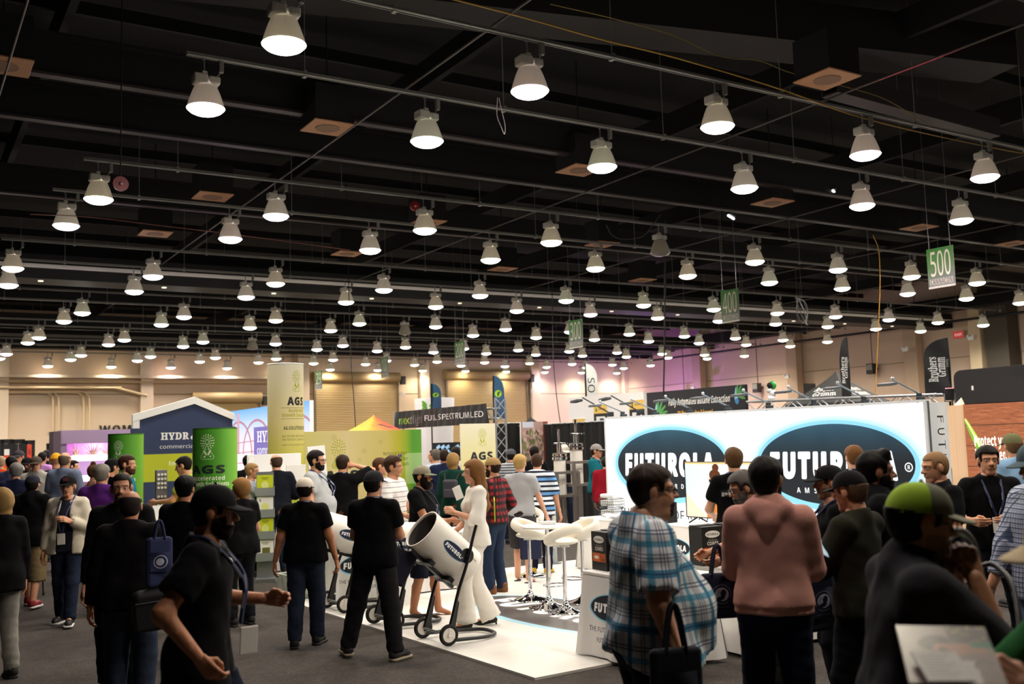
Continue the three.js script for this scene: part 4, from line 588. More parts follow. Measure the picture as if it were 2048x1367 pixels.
person({ px: 72, top: 912, d: 18.2, yaw: 0.3, label: 'person in a brown cap and pale grey hoodie in the left crowd', skin: 'fair', hair: ['short', '#2a2019'], cap: { color: '#4b4038' }, top_: { color: '#9a9890', sleeve: 'long', ease: 0.03, hood: 1, name: 'hoodie' } });
person({ px: 38, top: 900, d: 23, yaw: 0, label: 'person in a dark grey cap below the orange stand, far left', skin: 'fair', hair: ['short', '#2a2019'], cap: { color: '#3f3c42' }, top_: { color: '#5a5a62' } });
person({ px: 24, top: 912, d: 21, yaw: away, label: 'person with round black hair among the far left crowd', skin: 'tan', hair: ['full', '#0f0d0d'], top_: { color: '#3a3f5a' } });
person({ px: 2, top: 911, d: 22, yaw: away + 0.4, label: 'person in an orange top cut by the left edge', skin: 'fair', hair: ['short', '#a38b70'], top_: { color: '#d2481a' } });
person({ px: 37, top: 928, d: 18.6, yaw: away + 0.8, label: 'person in a pale cap behind the grey haired person in navy', skin: 'fair', cap: { color: '#c9c9cc' }, hair: ['short', '#2b211a'], top_: { color: '#1c1c22' } });
person({ px: 86, top: 903, d: 25.5, yaw: away, label: 'person with black hair beside the blue lit cabinet', skin: 'tan', hair: ['short', '#141110'], top_: { color: '#c08ac9' } });
person({ px: 94, top: 899, d: 28.8, yaw: away, label: 'distant person with dark hair left of the purple stand', skin: 'tan', hair: ['short', '#141110'], top_: { color: '#22222a' } });
person({ px: 148, top: 919, d: 21, yaw: right, label: 'dark haired person facing the pink lit display', skin: 'pale', hair: ['short', '#1a1210'], top_: { color: '#22161c' } });
person({ px: 505, top: 925, d: 16, yaw: right, label: 'person reaching over the white counter with a pale sleeve', skin: 'fair', hair: ['short', '#9a7a50'], top_: { color: '#a9b4c0', sleeve: 'long' }, hands: [[0.1, 1.08, 0.45], [-0.1, 1.05, 0.45]] });
// behind, towards the black booth
person({ px: 872, top: 897, d: 19.2, yaw: away + 0.3, label: 'grey haired man in a pale shirt in the queue before the black booth', skin: 'fair', hair: ['short', '#5c5650'], top_: { color: '#b9c4d4', ease: 0.03 }, legs: { color: '#3a4a66' } });
person({ px: 888, top: 898, d: 18.2, yaw: away + 0.15, label: 'man in a navy shirt in the queue before the black booth', skin: 'brown', hair: ['buzz', '#2a1e18'], wide: 1.2, top_: { color: '#1c2440', ease: 0.03 } });
person({ px: 866, top: 898, d: 20.6, yaw: left, label: 'man in profile at the head of the queue by the black booth', skin: 'fair', hair: ['buzz', '#3a2c22'], top_: { color: '#2a2c34' } });
person({ px: 912, top: 892, d: 19.4, yaw: away, label: 'dark haired man in a white tee beside the pale banner', skin: 'fair', hair: ['short', '#1c1613'], top_: { color: '#d8d6d2' } });
const greenWoman = person({ px: 906, top: 905, d: 16.2, yaw: away - 0.15, label: 'woman with a blond bob in a dark green jacket wearing a small backpack', skin: 'pale', fem: true, hair: ['bob', '#8a6a3e'], top_: { color: '#12352b', sleeve: 'long', ease: 0.028, hem: 0.8, name: 'jacket' }, legs: { color: '#1a1c22' } });
person({ px: 1022, top: 897, d: 19.6, yaw: away - 0.2, label: 'person in a grey cap and striped grey hoodie near the rock picture', skin: 'fair', cap: { color: '#4a4c52' }, hair: ['short', '#1d1712'], top_: { map: greyStripe, tile: 0.05, sleeve: 'long', ease: 0.03 } });
person({ px: 1068, top: 891, d: 19.8, yaw: away, label: 'dark haired person with a black pack in front of the rock picture', skin: 'fair', hair: ['short', '#17110e'], top_: { color: '#131316', sleeve: 'long' } });
person({ px: 1128, top: 888, d: 23, yaw: 0.4, label: 'person in a white cap looking down behind the steel extraction column', skin: 'fair', cap: { color: '#d6cfc6' }, hair: ['short', '#2a1e16'], headPitch: 0.35, top_: { color: '#18191d' } });
person({ px: 1193, top: 887, d: 19.6, yaw: right - 0.45, label: 'man in a grey cap and teal polo with grey trousers', skin: 'fair', cap: { color: '#8d8a88' }, hair: ['short', '#2a1e16'], wide: 1.12, top_: { color: '#12606a', ease: 0.03, hem: 0.86, sleeveLen: 0.9 }, legs: { color: '#3c3c42' }, hands: [[0.06, 1.12, 0.3], [-0.1, 1.1, 0.3]], lanyard: 'check', badge: false });
person({ px: 1212, top: 912, d: 18.6, yaw: away - 0.4, label: 'person in a red jacket half hidden by the white booth wall', skin: 'fair', hair: ['short', '#2a1e16'], wide: 1.2, top_: { color: '#8a1424', sleeve: 'long', ease: 0.04, name: 'jacket' } });
// ---------------------------------------------------------------- the white booth
const C0 = G(1070, 1360), BU = V3(Math.cos(TB), 0, -Math.sin(TB)), BV = V3(-Math.sin(TB), 0, -Math.cos(TB));
const bp = (u, v, y = 0) => V3(C0.x + BU.x * u + BV.x * v, y, C0.z + BU.z * u + BV.z * v);
const YBU = TB, YBV = TB - Math.PI / 2;
function oval(g, cx, cy, rx, ry, o = {}) {           // the oval word mark
  const { ring = '#8fd8f4', fill = '#101a24', ink = '#ffffff', sub = '' } = o;
  g.fillStyle = ring; g.beginPath(); g.ellipse(cx, cy + ry * 0.03, rx * 1.055, ry * 1.12, 0, 0, 7); g.fill();
  const gr = g.createLinearGradient(0, cy - ry, 0, cy + ry); gr.addColorStop(0, o.fill2 ?? fill); gr.addColorStop(0.5, fill); gr.addColorStop(1, fill);
  g.fillStyle = gr; g.beginPath(); g.ellipse(cx, cy, rx, ry, 0, 0, 7); g.fill();
  g.save(); g.transform(1, 0, -0.06, 1, cx + rx * -0.02, cy); fit(g, 'FUTUROLA', 0, ry * 0.04, ry * 0.86, rx * 1.68, ink, 'sans-serif', 'bold', 'center', ry * 0.085); g.restore();
  if (o.reg) { g.strokeStyle = ink; g.lineWidth = ry * 0.03; g.beginPath(); g.arc(cx + rx * 0.925, cy + ry * 0.06, ry * 0.095, 0, 7); g.stroke(); fit(g, 'R', cx + rx * 0.925, cy + ry * 0.065, ry * 0.13, 0, ink); }
  if (sub) { const n = sub.length; for (let i = 0; i < n; i++) fit(g, sub[i], cx + (i - (n - 1) / 2) * rx * 0.115, cy + ry * 0.66, ry * 0.19, 0, ink); }
}
{
  const t = canvas(1536, 1536, (g, w, h) => {
    g.fillStyle = '#e4e2da'; g.fillRect(0, 0, w, h); g.globalAlpha = 0.05;
    for (let i = 0; i < 900; i++) { g.fillStyle = rnd() > 0.5 ? '#8a8676' : '#ffffff'; g.fillRect(rnd(0, w), rnd(0, h), rnd(4, 80), rnd(2, 14)); }
    g.globalAlpha = 0.12; g.fillStyle = '#9a9688'; for (let i = 1; i < 5; i++) g.fillRect(0, i * h / 5, w, 1.5);
    g.globalAlpha = 1; const k = w / 6.2; g.save(); g.translate(2.05 * k, h - 2.25 * k); g.rotate(Math.PI / 2); oval(g, 0, 0, 1.7 * k, 0.66 * k, { fill: '#5a5654', ring: '#a9dcec' });
    g.globalAlpha = 0.5; g.fillStyle = '#3c3230'; g.beginPath(); g.ellipse(0, 0.25 * k, 1.6 * k, 0.36 * k, 0, 0.1, 3.0); g.fill(); g.restore();
  });
  const side = M('#cfccc2', 0.6), f = new THREE.Mesh(new THREE.BoxGeometry(6.2, 0.022, 6.2), [side, side, new THREE.MeshPhysicalMaterial({ map: t, roughness: 0.42, clearcoat: 0.15, clearcoatRoughness: 0.4 }), side, side, side]);
  f.name = 'booth_floor'; f.receiveShadow = true; f.position.copy(bp(3.1, 3.1, 0.011)); f.rotation.y = YBU; scene.add(f);
  f.userData.kind = 'structure'; f.userData.label = 'glossy white booth floor with an oval word mark printed on it'; f.userData.category = 'floor';
  const f2 = part('booth_floor_pad', box(5.2, 0.02, 3.2), black, scene); f2.position.copy(P(560, 1000, 18.3).setY(0.01)); f2.rotation.y = YU; f2.userData.kind = 'structure';
}
// back-lit fabric wall
{
  const L = 6.02, Hh = 2.31, t = canvas(2048, 776, (g, w, h) => {
    g.fillStyle = '#fdfeff'; g.fillRect(0, 0, w, h);
    const k = w / L, glow = (cx) => { const r = g.createRadialGradient(0, 0, 0.95, 0, 0, 1.22); r.addColorStop(0, 'rgba(130,215,245,0.9)'); r.addColorStop(1, 'rgba(200,240,255,0)'); g.save(); g.translate(cx, 0.74 * k); g.scale(1.24 * k, 0.56 * k); g.fillStyle = r; g.beginPath(); g.arc(0, 0, 1.25, 0, 7); g.fill(); g.restore(); };
    for (const [cx, sub] of [[1.52 * k, 'AMSTERDAM'], [4.62 * k, 'AMSTERDAM']]) { glow(cx); oval(g, cx, 0.74 * k, 1.23 * k, 0.52 * k, { reg: 1, sub, fill2: '#2a5468', fill: '#0d161e' }); fit(g, 'THE FUTURE OF ROLLING', cx, 1.52 * k, 0.2 * k, 2.5 * k, '#14191f', 'sans-serif', ''); }
  });
  const w = thing('backlit_sign', 'long back-lit white fabric wall with two dark oval word marks', 'sign wall', bp(5.95, L / 2 + 0.14, 0), YBV);
  const fab = print(t, 0.8, WALL_GLOW), edge = M('#f4f6f8', 0.7);
  slab('fabric_screen', L, Hh, 0.12, fab, edge, w);
  part('frame', join([box(L + 0.02, 0.03, 0.14, 0, Hh + 0.012, 0), box(0.03, Hh, 0.14, -L / 2 - 0.012, Hh / 2, 0), box(0.03, Hh, 0.14, L / 2 + 0.012, Hh / 2, 0)]), M('#dfe4e8', 0.5), w);
  areaLight(w, L * 0.95, Hh * 0.9, [0, Hh / 2, 0.09], 0xeaf6ff, 0.9);
  // side return with the word set sideways
  const t2 = canvas(192, 1300, (g, W2, H2) => { g.fillStyle = '#e9ebed'; g.fillRect(0, 0, W2, H2); g.save(); g.translate(W2 * 0.5, 110); g.rotate(Math.PI / 2); let i = 0; for (const c of 'FUTUROLA') fit(g, c, 88 * i++, 0, 112, 62, '#15181c', 'sans-serif', ''); g.restore(); });
  const r = thing('side_banner', 'pale fabric return at the right end of the back-lit wall, word set sideways', 'banner', bp(6.1, 0.08, 0), YBU - 0.1);
  const pg = new THREE.PlaneGeometry(0.34, 2.3, 24, 12).translate(0, 1.15, 0), pp = pg.attributes.position; for (let i = 0; i < pp.count; i++) pp.setZ(i, 0.02 * Math.sin(pp.getX(i) * 18 + pp.getY(i)) - 0.03 * pp.getX(i)); pg.computeVertexNormals();
  part('fabric', pg, new THREE.MeshStandardMaterial({ map: t2, roughness: 0.8, side: THREE.DoubleSide }), r); part('pole', cyl(0.018, 0.018, 2.32, 10, -0.17, 1.16, -0.02), steel, r);
  // arm lights clamped along the top
  const words = ['leftmost', 'second', 'third', 'fourth', 'fifth', 'sixth', 'seventh', 'rightmost'];
  for (let i = 0; i < 8; i++) {
    const a = thing('arm_light', `slim arm floodlight on top of the back-lit wall, ${words[i]} of eight`, 'lamp', bp(5.95, 5.75 - i * 0.79, Hh), YBV, 'arm lights on the back-lit wall');
    part('clamp', join([rbox(0.045, 0.08, 0.13, 0.012, 0, 0.03, 0), rbox(0.035, 0.04, 0.08, 0.01, 0, 0.09, 0.02)]), M('#28333b', 0.5), a);
    part('arm', bar([0, 0.1, 0.02], [-0.05, 0.27, 0.46], 0.011), M('#7f8b93', 0.35, 0.6), a);
    const h = part('lamp_head', rbox(0.2, 0.035, 0.13, 0.01, -0.05, 0.28, 0.53).rotateX(0.12), M('#5b6064', 0.5), a); part('knuckle', new THREE.SphereGeometry(0.022, 10, 8).translate(-0.05, 0.285, 0.45), M('#c7d0d6', 0.3, 0.4), h);
  }
}
// tables under printed cloths that flare and ripple towards the floor
const clothM = M('#eceae5', 0.75);
function drapedTable(label, pos, turn, w, d, h, faces, color = clothM, flare = 0.05) {
  const t = thing('draped_table', label, 'table', pos, turn);
  const skirt = (len, mat, name, rot, dist, seed) => {
    const nx = Math.ceil(len * 26), g = new THREE.PlaneGeometry(len, h - 0.02, nx, 10), p = g.attributes.position;
    for (let i = 0; i < p.count; i++) { const x = p.getX(i), k = (h / 2 - p.getY(i)) / h, e = Math.max(0, Math.abs(x) - len / 2 + 0.12) / 0.12; p.setX(i, x * (1 + 2 * flare * k / len)); p.setZ(i, dist + flare * k + k * k * 0.018 * Math.sin(x * 13 + seed) + k * 0.01 * Math.sin(x * 31 + seed * 2) + 0.02 * k * e); p.setY(i, p.getY(i) + h / 2 + 0.005); }
    g.computeVertexNormals(); const m = part(name, g, mat, t); m.rotation.y = rot; return m;
  };
  part('tabletop', rbox(w + 0.02, 0.035, d + 0.02, 0.016, 0, h - 0.008, 0), color, t);
  const f = (k) => faces[k] ?? color;
  skirt(w, f('front'), 'cloth_front', 0, d / 2, 1); skirt(w, f('back'), 'cloth_back', Math.PI, d / 2, 2); skirt(d, f('right'), 'cloth_side', Math.PI / 2, w / 2, 3); skirt(d, f('left'), 'cloth_side', -Math.PI / 2, w / 2, 4);
  return t;
}
const clothPrint = (w, h, at, two = true) => { const m = print(canvas(Math.round(w * 380), Math.round(h * 380), (g, W2, H2) => { g.fillStyle = '#eceae5'; g.fillRect(0, 0, W2, H2); const k = 380; for (const cx of at) { oval(g, cx * k, 0.3 * k, 0.3 * k, 0.12 * k, {}); fit(g, 'THE FUTURE OF ROLLING', cx * k, 0.5 * k, 0.062 * k, 0.62 * k, '#26282c', 'sans-serif', ''); fit(g, 'FUTUROLAUSA.COM', cx * k, 0.6 * k, 0.055 * k, 0.42 * k, '#26282c', 'sans-serif', ''); } }), 0.75); m.side = THREE.DoubleSide; return m; };
clothM.side = THREE.DoubleSide;
{
  drapedTable('white cloth covered table at the near booth corner, oval mark on its end', bp(1.25, -0.03, 0.022), YBV, 0.95, 0.72, 0.75, { front: clothPrint(0.95, 0.75, [0.44]) });
  drapedTable('long white cloth covered table along the front, behind the plaid shirt', bp(2.98, -0.18, 0.022), YBU, 2.1, 0.7, 0.75, { front: clothPrint(2.1, 0.75, [0.4, 1.5]) });
  drapedTable('long white table below the back-lit wall with the television on it', bp(4.95, 3.2, 0.022), YBV, 4.2, 0.7, 0.76, { front: clothPrint(4.2, 0.76, [0.7, 2.1, 3.5]) });
  drapedTable('white cloth covered table at the far booth edge behind the drums', bp(1.55, 5.25, 0.022), YBU, 2.3, 0.7, 0.75, { front: clothPrint(2.3, 0.75, [0.35, 1.75]) });
}
// cartons of cones
const carton = (accent) => canvas(192, 256, (g, w, h) => {
  g.fillStyle = '#15130f'; g.fillRect(0, 0, w, h); g.fillStyle = '#f0ece0'; g.beginPath(); g.ellipse(w / 2, 50, 66, 24, 0, 0, 7); g.fill(); fit(g, 'FUTUROLA', w / 2, 51, 22, 108, '#15130f', 'sans-serif', 'bold');
  fit(g, 'PRE ROLLED', w / 2, 88, 13, 80, '#cfc9ba', 'sans-serif', ''); fit(g, 'CONES', w / 2, 110, 34, 104, '#efeadc', 'sans-serif', 'bold');
  g.fillStyle = accent[0]; g.fillRect(14, 138, 96, 56); g.fillStyle = accent[1]; g.fillRect(114, 138, 64, 56); g.fillStyle = '#f0ece0'; g.beginPath(); g.ellipse(62, 166, 30, 11, 0, 0, 7); g.fill(); fit(g, '563', 146, 178, 20, 44, '#2a130a');
});
{
  const pale = M('#191713', 0.6), front = [['#d8661c', '#c2571c'], ['#2b7fb4', '#c2571c'], ['#b3331f', '#d2762a']].map((a) => print(carton(a), 0.55));
  const cone = lathe([[0.0, 0], [0.008, 0], [0.016, 0.17], [0.014, 0.175], [0, 0.172]], 12);
  const putBox = (label, at, turn, kind, cones) => {
    const c = thing('cone_carton', label, 'carton', at, turn, 'black cone cartons on the white tables');
    slab('carton_body', 0.25, 0.36, 0.2, front[kind], pale, c); part('lid_flap', rbox(0.25, 0.006, 0.1, 0.003, 0, 0.366, -0.05), pale, c);
    if (cones) for (let i = 0; i < 3; i++) part('cone', cone, M('#c08a4c', 0.7), c, [0.04 + i * 0.03, 0.17, 0.105], [0.05, 0, -0.12]);
    return c;
  };
  putBox('black carton of cones with an orange label on the corner table', bp(1.08, 0.3, 0.772), YBV - 0.1, 0, false);
  putBox('black carton of cones with a blue label, next to the orange one', bp(1.08, 0.02, 0.772), YBV - 0.1, 1, false);
  putBox('black carton of cones, left of the row in front of the television', bp(2.0, -0.05, 0.772), YBU - 0.12, 0, false);
  putBox('black cone carton with three brown cones standing in front of it', bp(2.3, -0.07, 0.772), YBU - 0.12, 2, true);
  putBox('black cone carton nearest the pink hoodie, partly hidden', bp(2.62, -0.1, 0.772), YBU - 0.12, 0, true);
  putBox('black cone carton with a blue label behind the pink hoodie', bp(2.95, -0.1, 0.772), YBU, 1, false);
  const tray = thing('glass_tray', 'low dark glass display tray in front of the cone cartons', 'tray', bp(2.35, -0.36, 0.772), YBU);
  part('tray_base', rbox(0.8, 0.03, 0.2, 0.01, 0, 0.015, 0), M('#0c0b0a', 0.2), tray); part('glass_cover', rbox(0.78, 0.06, 0.18, 0.01, 0, 0.06, 0), M('#ffffff', 0.02, 0, { transmission: 1 }), tray); part('sample', join([0, 1, 2, 3].map((i) => bar([-0.3 + i * 0.18, 0.045, -0.02], [-0.2 + i * 0.18, 0.045, 0.03], 0.012))), M('#8a6a3c', 0.7), tray);
}
// television, amplifier, wire basket and papers on the back table
{
  const t = canvas(768, 448, (g, w, h) => {
    const s = g.createLinearGradient(0, 0, w, h); s.addColorStop(0, '#cfeaf4'); s.addColorStop(1, '#f0e3cf'); g.fillStyle = s; g.fillRect(0, 0, w, h);
    g.fillStyle = '#f3c98a'; g.fillRect(0, 0, w, 16); g.fillStyle = '#f7dcc0'; g.beginPath(); g.moveTo(0, 250); g.lineTo(230, h); g.lineTo(0, h); g.fill();
    g.fillStyle = '#e07a2c'; g.beginPath(); g.moveTo(230, h); g.bezierCurveTo(230, 300, 260, 250, 330, 235); g.bezierCurveTo(420, 245, 450, 320, 452, h); g.fill();
    g.fillStyle = '#e2a274'; g.fillRect(305, 190, 46, 60); g.beginPath(); g.ellipse(322, 145, 50, 66, 0, 0, 7); g.fill();
    g.fillStyle = '#5a2f16'; g.beginPath(); g.ellipse(336, 105, 62, 46, 0.1, 0, 7); g.fill(); g.beginPath(); g.ellipse(345, 45, 36, 32, 0, 0, 7); g.fill();
    g.fillStyle = '#241512'; g.fillRect(268, 138, 92, 22); g.fillStyle = '#f4efe6'; g.beginPath(); g.moveTo(560, h); g.lineTo(600, 200); g.lineTo(w, 120); g.lineTo(w, h); g.fill();
  });
  const tv = thing('television', 'wide television showing a woman in sunglasses and an orange top', 'television', bp(5.0, 2.68, 0.79), YBV);
  slab('screen', 1.3, 0.75, 0.03, print(t, 0.25, 1.15), black, tv, [0, 0.08, 0]); part('bezel', join([box(1.32, 0.012, 0.045, 0, 0.076, 0), box(1.32, 0.008, 0.045, 0, 0.834, 0), box(0.008, 0.76, 0.045, -0.656, 0.455, 0), box(0.008, 0.76, 0.045, 0.656, 0.455, 0), box(1.0, 0.5, 0.03, 0, 0.42, -0.025)]), black, tv);
  for (const s of [-1, 1]) part('foot', join([bar([s * 0.45, 0.08, 0], [s * 0.5, 0.008, 0.13], 0.01), bar([s * 0.45, 0.08, 0], [s * 0.4, 0.008, -0.12], 0.01)]), black, tv);
  areaLight(tv, 1.2, 0.7, [0, 0.45, 0.04], 0xdfeaf0, 0.5);
  const amp = thing('guitar_amplifier', 'small grey amplifier speaker with a white script name beside the television', 'speaker', bp(4.75, 3.52, 0.79), YBV + 0.1);
  slab('cabinet', 0.26, 0.28, 0.2, print(canvas(128, 128, (g, w, h) => { g.fillStyle = '#5d5a4e'; g.fillRect(0, 0, w, h); for (let i = 0; i < 128; i += 4) { g.fillStyle = 'rgba(20,20,16,0.25)'; g.fillRect(i, 0, 1, h); g.fillRect(0, i, w, 1); } g.save(); fit(g, 'Marshall', 64, 64, 24, 62, '#e9e6da', 'serif', 'italic'); g.restore(); }), 0.8), black, amp); part('handle', tube([[-0.08, 0.28, 0], [-0.06, 0.31, 0], [0.06, 0.31, 0], [0.08, 0.28, 0]], 0.009, 16), black, amp);
  const bas = thing('wire_basket', 'stacked white wire baskets at the left end of the back table', 'basket', bp(5.0, 5.0, 0.785), YBV), wires = [];
  for (let k = 0; k < 2; k++) { const y = k * 0.15; for (const h of [0.0, 0.045, 0.09, 0.13]) wires.push(tube([[-0.17, y + h, 0.1], [0.17, y + h, 0.1], [0.17, y + h, -0.1], [-0.17, y + h, -0.1]], 0.004, 40, 5, true)); for (let i = -4; i <= 4; i++) for (const z of [-0.112, 0.112]) wires.push(bar([i * 0.042, y, z], [i * 0.042, y + 0.13, z], 0.003, 5)); }
  part('wire_frame', join(wires), M('#5a5c5c', 0.4, 0.6), bas); for (const y of [0.02, 0.17, 0.28]) part('folded_cloth', rbox(0.32, y > 0.2 ? 0.06 : 0.09, 0.2, 0.02, 0, y + 0.04, 0), white, bas);
  const cl = part('crumpled_cloth', (() => { const g = new THREE.PlaneGeometry(0.9, 0.42, 36, 18).rotateX(-Math.PI / 2), p = g.attributes.position; for (let i = 0; i < p.count; i++) { const x = p.getX(i), z = p.getZ(i); p.setY(i, 0.045 + 0.035 * Math.sin(x * 14 + 2 * Math.sin(z * 9)) * Math.cos(z * 11 + x * 3)); } g.computeVertexNormals(); return g; })(), new THREE.MeshStandardMaterial({ color: 0xeff3f6, roughness: 0.8, side: THREE.DoubleSide })); cl.position.copy(bp(4.85, 4.35, 0.785)); cl.rotation.y = YBV; tag(cl, 'crumpled white cloth lying on the back table beside the baskets', 'cloth');
}
// bistro table and four bar stools
{
  const base = lathe([[0, 0.0], [0.21, 0.0], [0.212, 0.008], [0.19, 0.018], [0.11, 0.04], [0.05, 0.07], [0.03, 0.11], [0.028, 0.14], [0, 0.14]], 36);
  const seat = nets((() => {
    const pan = ell(0, 0, 0.03, 0.205, 0.042, 0.19), s = Math.sin(0.42), c = Math.cos(0.42);
    return (x, y, z) => { const zz = z + 0.0, yy = y - 0.075, ty = yy * c + zz * s, tz = -yy * s + zz * c; const ring = Math.max(Math.hypot((Math.hypot(x, tz) - 0.205) , ty * 0.55) - 0.032, -1); return smin(Math.max(pan(x, y, z), -(y + 0.03 - 0.0) - 0.0), ring, 0.03); };
  })(), [-0.27, -0.08, -0.27, 0.27, 0.25, 0.27], 0.0085);
  const ivory = M('#ece6d6', 0.45), stool = (label, at, turn) => {
    const s = thing('bar_stool', label, 'stool', at, turn, 'white bar stools around the small round table');
    part('base', base, chrome, s); part('column', join([cyl(0.028, 0.028, 0.3, 18, 0, 0.27, 0), cyl(0.02, 0.02, 0.4, 18, 0, 0.56, 0), cyl(0.075, 0.05, 0.03, 18, 0, 0.755, 0)]), chrome, s);
    part('seat', seat, ivory, s, [0, 0.8, 0]); part('footrest', tube([[0.02, 0.3, 0.03], [0.15, 0.3, 0.1], [0.12, 0.3, 0.22], [0, 0.3, 0.26], [-0.12, 0.3, 0.22], [-0.15, 0.3, 0.1], [-0.02, 0.3, 0.03]], 0.009, 40), chrome, s); part('height_lever', bar([0.02, 0.77, 0], [0.17, 0.75, 0.02], 0.005), chrome, s);
  };
  stool('white bar stool on the left of the round table, seat turned right', G(1062, 1203).setY(0.022), 1.2);
  stool('white bar stool in front of the round table, nearest the camera', G(1132, 1228).setY(0.022), -2.3);
  stool('white bar stool half behind the cartons, seat back rising to the right', G(1168, 1208).setY(0.022), -1.1);
  stool('white bar stool behind the round table beside the sandals', G(1060, 1155).setY(0.022), 0.3);
  const t = thing('bistro_table', 'small round white bistro table on a chrome column', 'table', G(1099, 1218).setY(0.022), 0);
  part('base', base.clone().scale(1.15, 1, 1.15), chrome, t); part('column', join([cyl(0.03, 0.03, 0.5, 18, 0, 0.36, 0), cyl(0.024, 0.024, 0.34, 18, 0, 0.77, 0)]), chrome, t); part('tabletop', lathe([[0, 0.935], [0.3, 0.935], [0.308, 0.942], [0.308, 0.955], [0.3, 0.962], [0, 0.962]], 48), M('#e9e7e3', 0.35), t);
  const ac = thing('acrylic_holder', 'clear acrylic leaflet holder standing on the round table', 'holder', t.position.clone().setY(0.985).add(V3(0, 0, -0.1)), 0.3), ag = M('#ffffff', 0.03, 0, { transmission: 1 });
  part('tray', join([box(0.2, 0.004, 0.14, 0, 0.002, 0), box(0.2, 0.09, 0.003, 0, 0.045, 0.07), box(0.003, 0.09, 0.14, -0.1, 0.045, 0), box(0.003, 0.09, 0.14, 0.1, 0.045, 0)]), ag, ac); part('leaflet', rbox(0.18, 0.03, 0.12, 0.003, 0, 0.02, 0), white, ac);
  const lf = part('leaflet', rbox(0.21, 0.004, 0.28, 0.001), M('#f3f2ee', 0.5)); lf.position.copy(t.position).setY(0.987).add(V3(-0.12, 0, 0.1)); lf.rotation.y = 0.6; tag(lf, 'white leaflet lying flat on the round table', 'leaflet');
}
